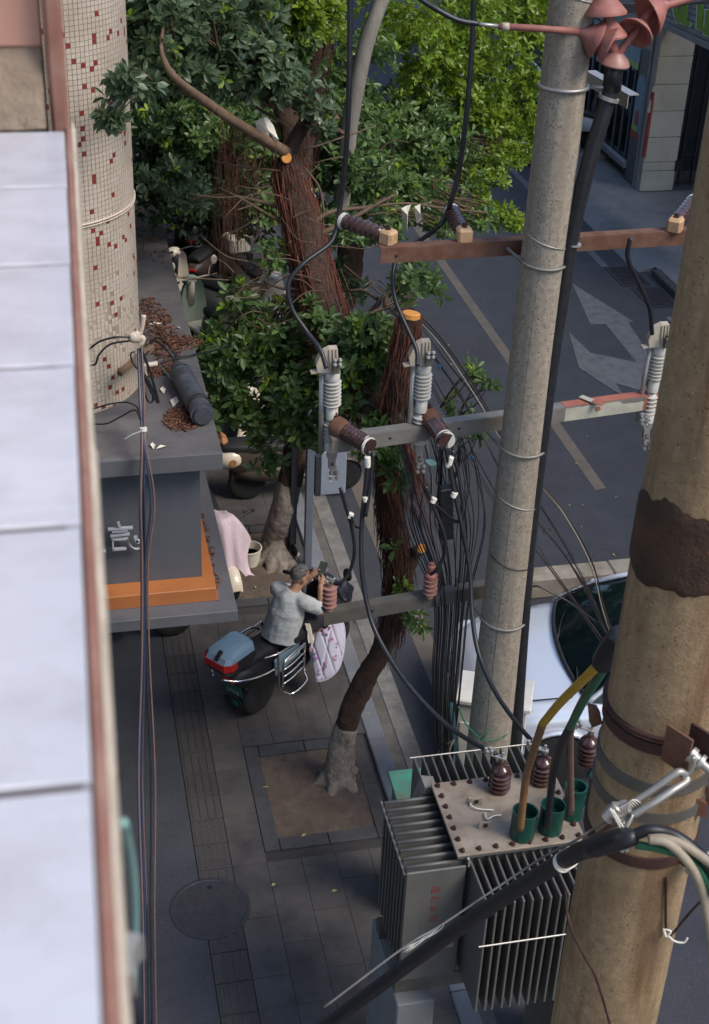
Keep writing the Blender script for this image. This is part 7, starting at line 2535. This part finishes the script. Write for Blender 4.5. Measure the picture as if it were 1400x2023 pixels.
for a in ((600, 150, 14.3, 50, .45, .35), (680, 160, 14.4, 60, .45, .4), (640, 240, 14.2, 50, .45, .3), (560, 260, 14.0, 40, .4, .25), (700, 260, 14.2, 50, .4, .35), (520, 330, 13.6, 40, .4, .3), (440, 260, 13.0, 40, .4, .25), (360, 260, 12.7, 40, .4, .25), (720, 120, 14.6, 40, .4, .4), (660, 330, 13.4, 30, .35, .25), (690, 450, 12.8, 24, .3, .22), (500, 420, 13.2, 30, .35, .25)):
    spray(*a, pal=PAL_MID, newp=.08, leaf=.085, ry=.35)
F.build('crown', t2)

# ---------------- tree overhanging the road, farther on, sunlight painted into its leaves
t3 = thing('street_tree', 'bright green fig tree leaning over the road beyond the pole', 'tree', (2.3, 17.4, 0))
b3 = [V(2.3, 17.4, -.05), ony(660, 620, 17.4), ony(700, 430, 17.4), ony(745, 300, 17.5), ony(735, 225, 17.5), ony(730, 180, 17.5)]
trunk_mesh([(b3, [.22, .2, .18, .16, .14, .11]), ([ony(745, 300, 17.5), ony(765, 240, 17.5), ony(790, 195, 17.6), ony(830, 120, 17.8)], [.13, .11, .09, .07]), ([ony(745, 310, 17.5), ony(722, 255, 17.4), ony(700, 220, 17.3)], [.12, .1, .07])], 'trunk', 'bark', t3, .025, 17)
trunk_mesh([([V(2.3, 17.4, -.06), V(2.31, 17.4, .5), V(2.33, 17.4, 1.05)], [.30, .235, .215])], 'lower_trunk', 'whitewash', t3, None, 19)
gtk = [ony(672, 420, 13.5), ony(683, 330, 13.5), ony(690, 250, 13.5), ony(705, 170, 13.5), ony(722, 90, 13.55), ony(742, 30, 13.6), ony(770, -40, 13.7)]
MB().tube(spline(gtk, 6), lerp_list([.085, .085, .085, .083, .08, .075, .07], 6), 14, True, 4, .03).build('limb', 'grey_trunk', t2, True)
F = Foliage()
tw2 = MB()
LITS = ((960, 60, 17.0, 110, .75, .55), (1040, 60, 17.6, 110, .7, .55), (880, 60, 16.6, 90, .7, .5), (960, 160, 17.2, 110, .7, .5), (1040, 170, 17.8, 110, .65, .5), (1000, 250, 18.0, 90, .6, .4), (940, 250, 17.2, 90, .6, .4), (870, 180, 16.6, 80, .6, .45), (800, 110, 16.2, 60, .55, .4), (1040, 235, 18.4, 50, .4, .3), (800, 40, 16.0, 60, .6, .4), (1090, 40, 18.2, 60, .5, .5), (1000, -20, 17.4, 80, .8, .4), (880, -30, 16.8, 60, .8, .4), (820, 40, 15.2, 20, .24, .22))
for a in LITS:
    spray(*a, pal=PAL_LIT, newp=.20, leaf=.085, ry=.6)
for a in ((860, 270, 16.2, 90, .6, .4), (800, 300, 15.8, 90, .6, .4), (870, 350, 16.0, 90, .6, .35), (790, 370, 15.4, 90, .55, .35), (720, 350, 15.2, 70, .5, .35), (930, 330, 16.6, 70, .5, .3), (850, 415, 15.6, 60, .5, .22), (780, 440, 15.0, 40, .4, .22), (720, 430, 14.8, 40, .4, .24), (760, 220, 16.0, 40, .4, .3), (840, 220, 16.4, 60, .5, .35)):
    spray(*a, pal=PAL_MID, newp=.18, leaf=.085, ry=.5)
for a in ((960, 300, 16.8, 40, .5, .20), (1000, 300, 17.0, 30, .36, .14), (1035, 300, 17.2, 12, .2, .1), (960, 395, 15.6, 34, .36, .18), (1000, 430, 15.4, 24, .26, .12), (930, 430, 15.2, 30, .34, .16), (1025, 445, 15.3, 8, .10, .08), (880, 450, 14.8, 22, .3, .14), (960, 360, 16, 26, .3, .16)):
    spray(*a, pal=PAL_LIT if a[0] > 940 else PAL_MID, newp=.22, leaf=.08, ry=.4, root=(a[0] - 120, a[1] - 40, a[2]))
F.build('crown', t3)
tw2.build('twigs', 'twig', t3, True)['kind'] = 'stuff'
rm = MB()
hang(rm, [ony(650, 60, 15.0), ony(600, 80, 14.6), ony(680, 40, 15)], 120, .6, 2.2, 31)
rm.build('aerial_roots', 'aerial_root_dark', t3, True)['kind'] = 'stuff'

# ---------------- trees beyond, closing the view
for i, (x, y, zc, lab) in enumerate(((2.2, 22.5, 4.6, 'dark fig tree standing behind the bright one'), (2.4, 28.5, 5.0, 'farthest dark fig tree closing the street view'), (-.1, 20.0, 5.2, 'shaded fig tree close to the building wall'))):
    t = thing('street_tree', lab, 'tree', (x, y, 0))
    trunk_mesh([([V(x, y, -.05), V(x + .1, y, 1.4), V(x - .1, y + .1, 2.6), V(x + .2, y, 4.2)], [.26, .2, .18, .12])], 'trunk', 'bark', t, None, 40 + i)
    F = Foliage()
    for k in range(15):
        c = V(x + random.uniform(-1.6, 2.0 if i < 2 else .8), y + random.uniform(-1.6, 1.6), zc + random.uniform(-1.9, 1.4))
        if k >= 8:  # low foliage added to darken the bright gap behind the near trees
            c = V(x + random.uniform(-.9, 1.3), y + random.uniform(-1.2, .6), random.uniform(.8, 2.6))
        blob(F, c, (1.1, 1.1, .8), 190, .13, PAL_SHADE if k % 3 else PAL_MID, .05, .4)
    F.build('crown', t)

# the upper crowns go on above the frame and keep the pavement in shade
for tt, spots in ((t2, [(x, y) for x in (-.2, 1.0, 2.2, 3.0) for y in (13.4, 14.8)]), (t3, [(x, y) for x in (-.2, 1.0, 2.2, 3.2) for y in (16.0, 17.6, 19.2, 20.8)])):
    F = Foliage()
    for (x, y) in spots:
        blob(F, (x + random.uniform(-.3, .3), y, CAM_H - y * .17 + .9 + random.uniform(-.1, .5)), (.9, .9, .5), 130, .17, PAL_MID, .1, .2)
    F.build('upper_crown', tt)

# rags and plastic caught in the branches
rg = MB()


def rag(pts, Y, d=.03):
    c = [ony(x, y, Y + random.uniform(-.02, .02)) for x, y in pts]
    mb = MB()
    mid = V(0, 0, 0)
    for p in c:
        mid += p
    mid = mid / len(c) + V(0, -.05, .02)
    mb.add(c + [mid], [(i, (i + 1) % len(c), len(c)) for i in range(len(c))])
    return mb


tag(rag([(504, 240), (520, 232), (528, 232), (540, 248), (550, 276), (545, 282), (534, 262), (530, 276), (516, 278), (508, 262)], 11.45).build('cloth_rag', 'white_cloth'), 'crumpled white rag caught on the long limb', 'rag')
rags = rag([(792, 412), (803, 406), (812, 404), (806, 420), (804, 458), (798, 440), (794, 432)], 11.0)
tag(rags.build('cloth_rag', 'paper'), 'torn pale rag strip hanging above the top cross-arm, longer piece', 'rag')
tag(rag([(818, 408), (830, 403), (829, 420), (836, 444), (822, 440)], 11.0).build('cloth_rag', 'paper'), 'torn pale rag strip hanging above the top cross-arm, shorter piece', 'rag')
tag(rag([(600, 370), (616, 372), (624, 388), (616, 410), (608, 420), (606, 395)], 11.6).build('plastic_bag', 'shutter'), 'grey plastic bag stuck beside the leaning trunk', 'bag')
tag(rag([(545, 72), (575, 80), (590, 100), (575, 115), (560, 100), (540, 95)], 13.6).build('plastic_bag', 'brick_red'), 'dark red plastic scrap deep in the crown', 'bag')

for o in bpy.data.objects:
    if '_local' in o:
        del o['_local']
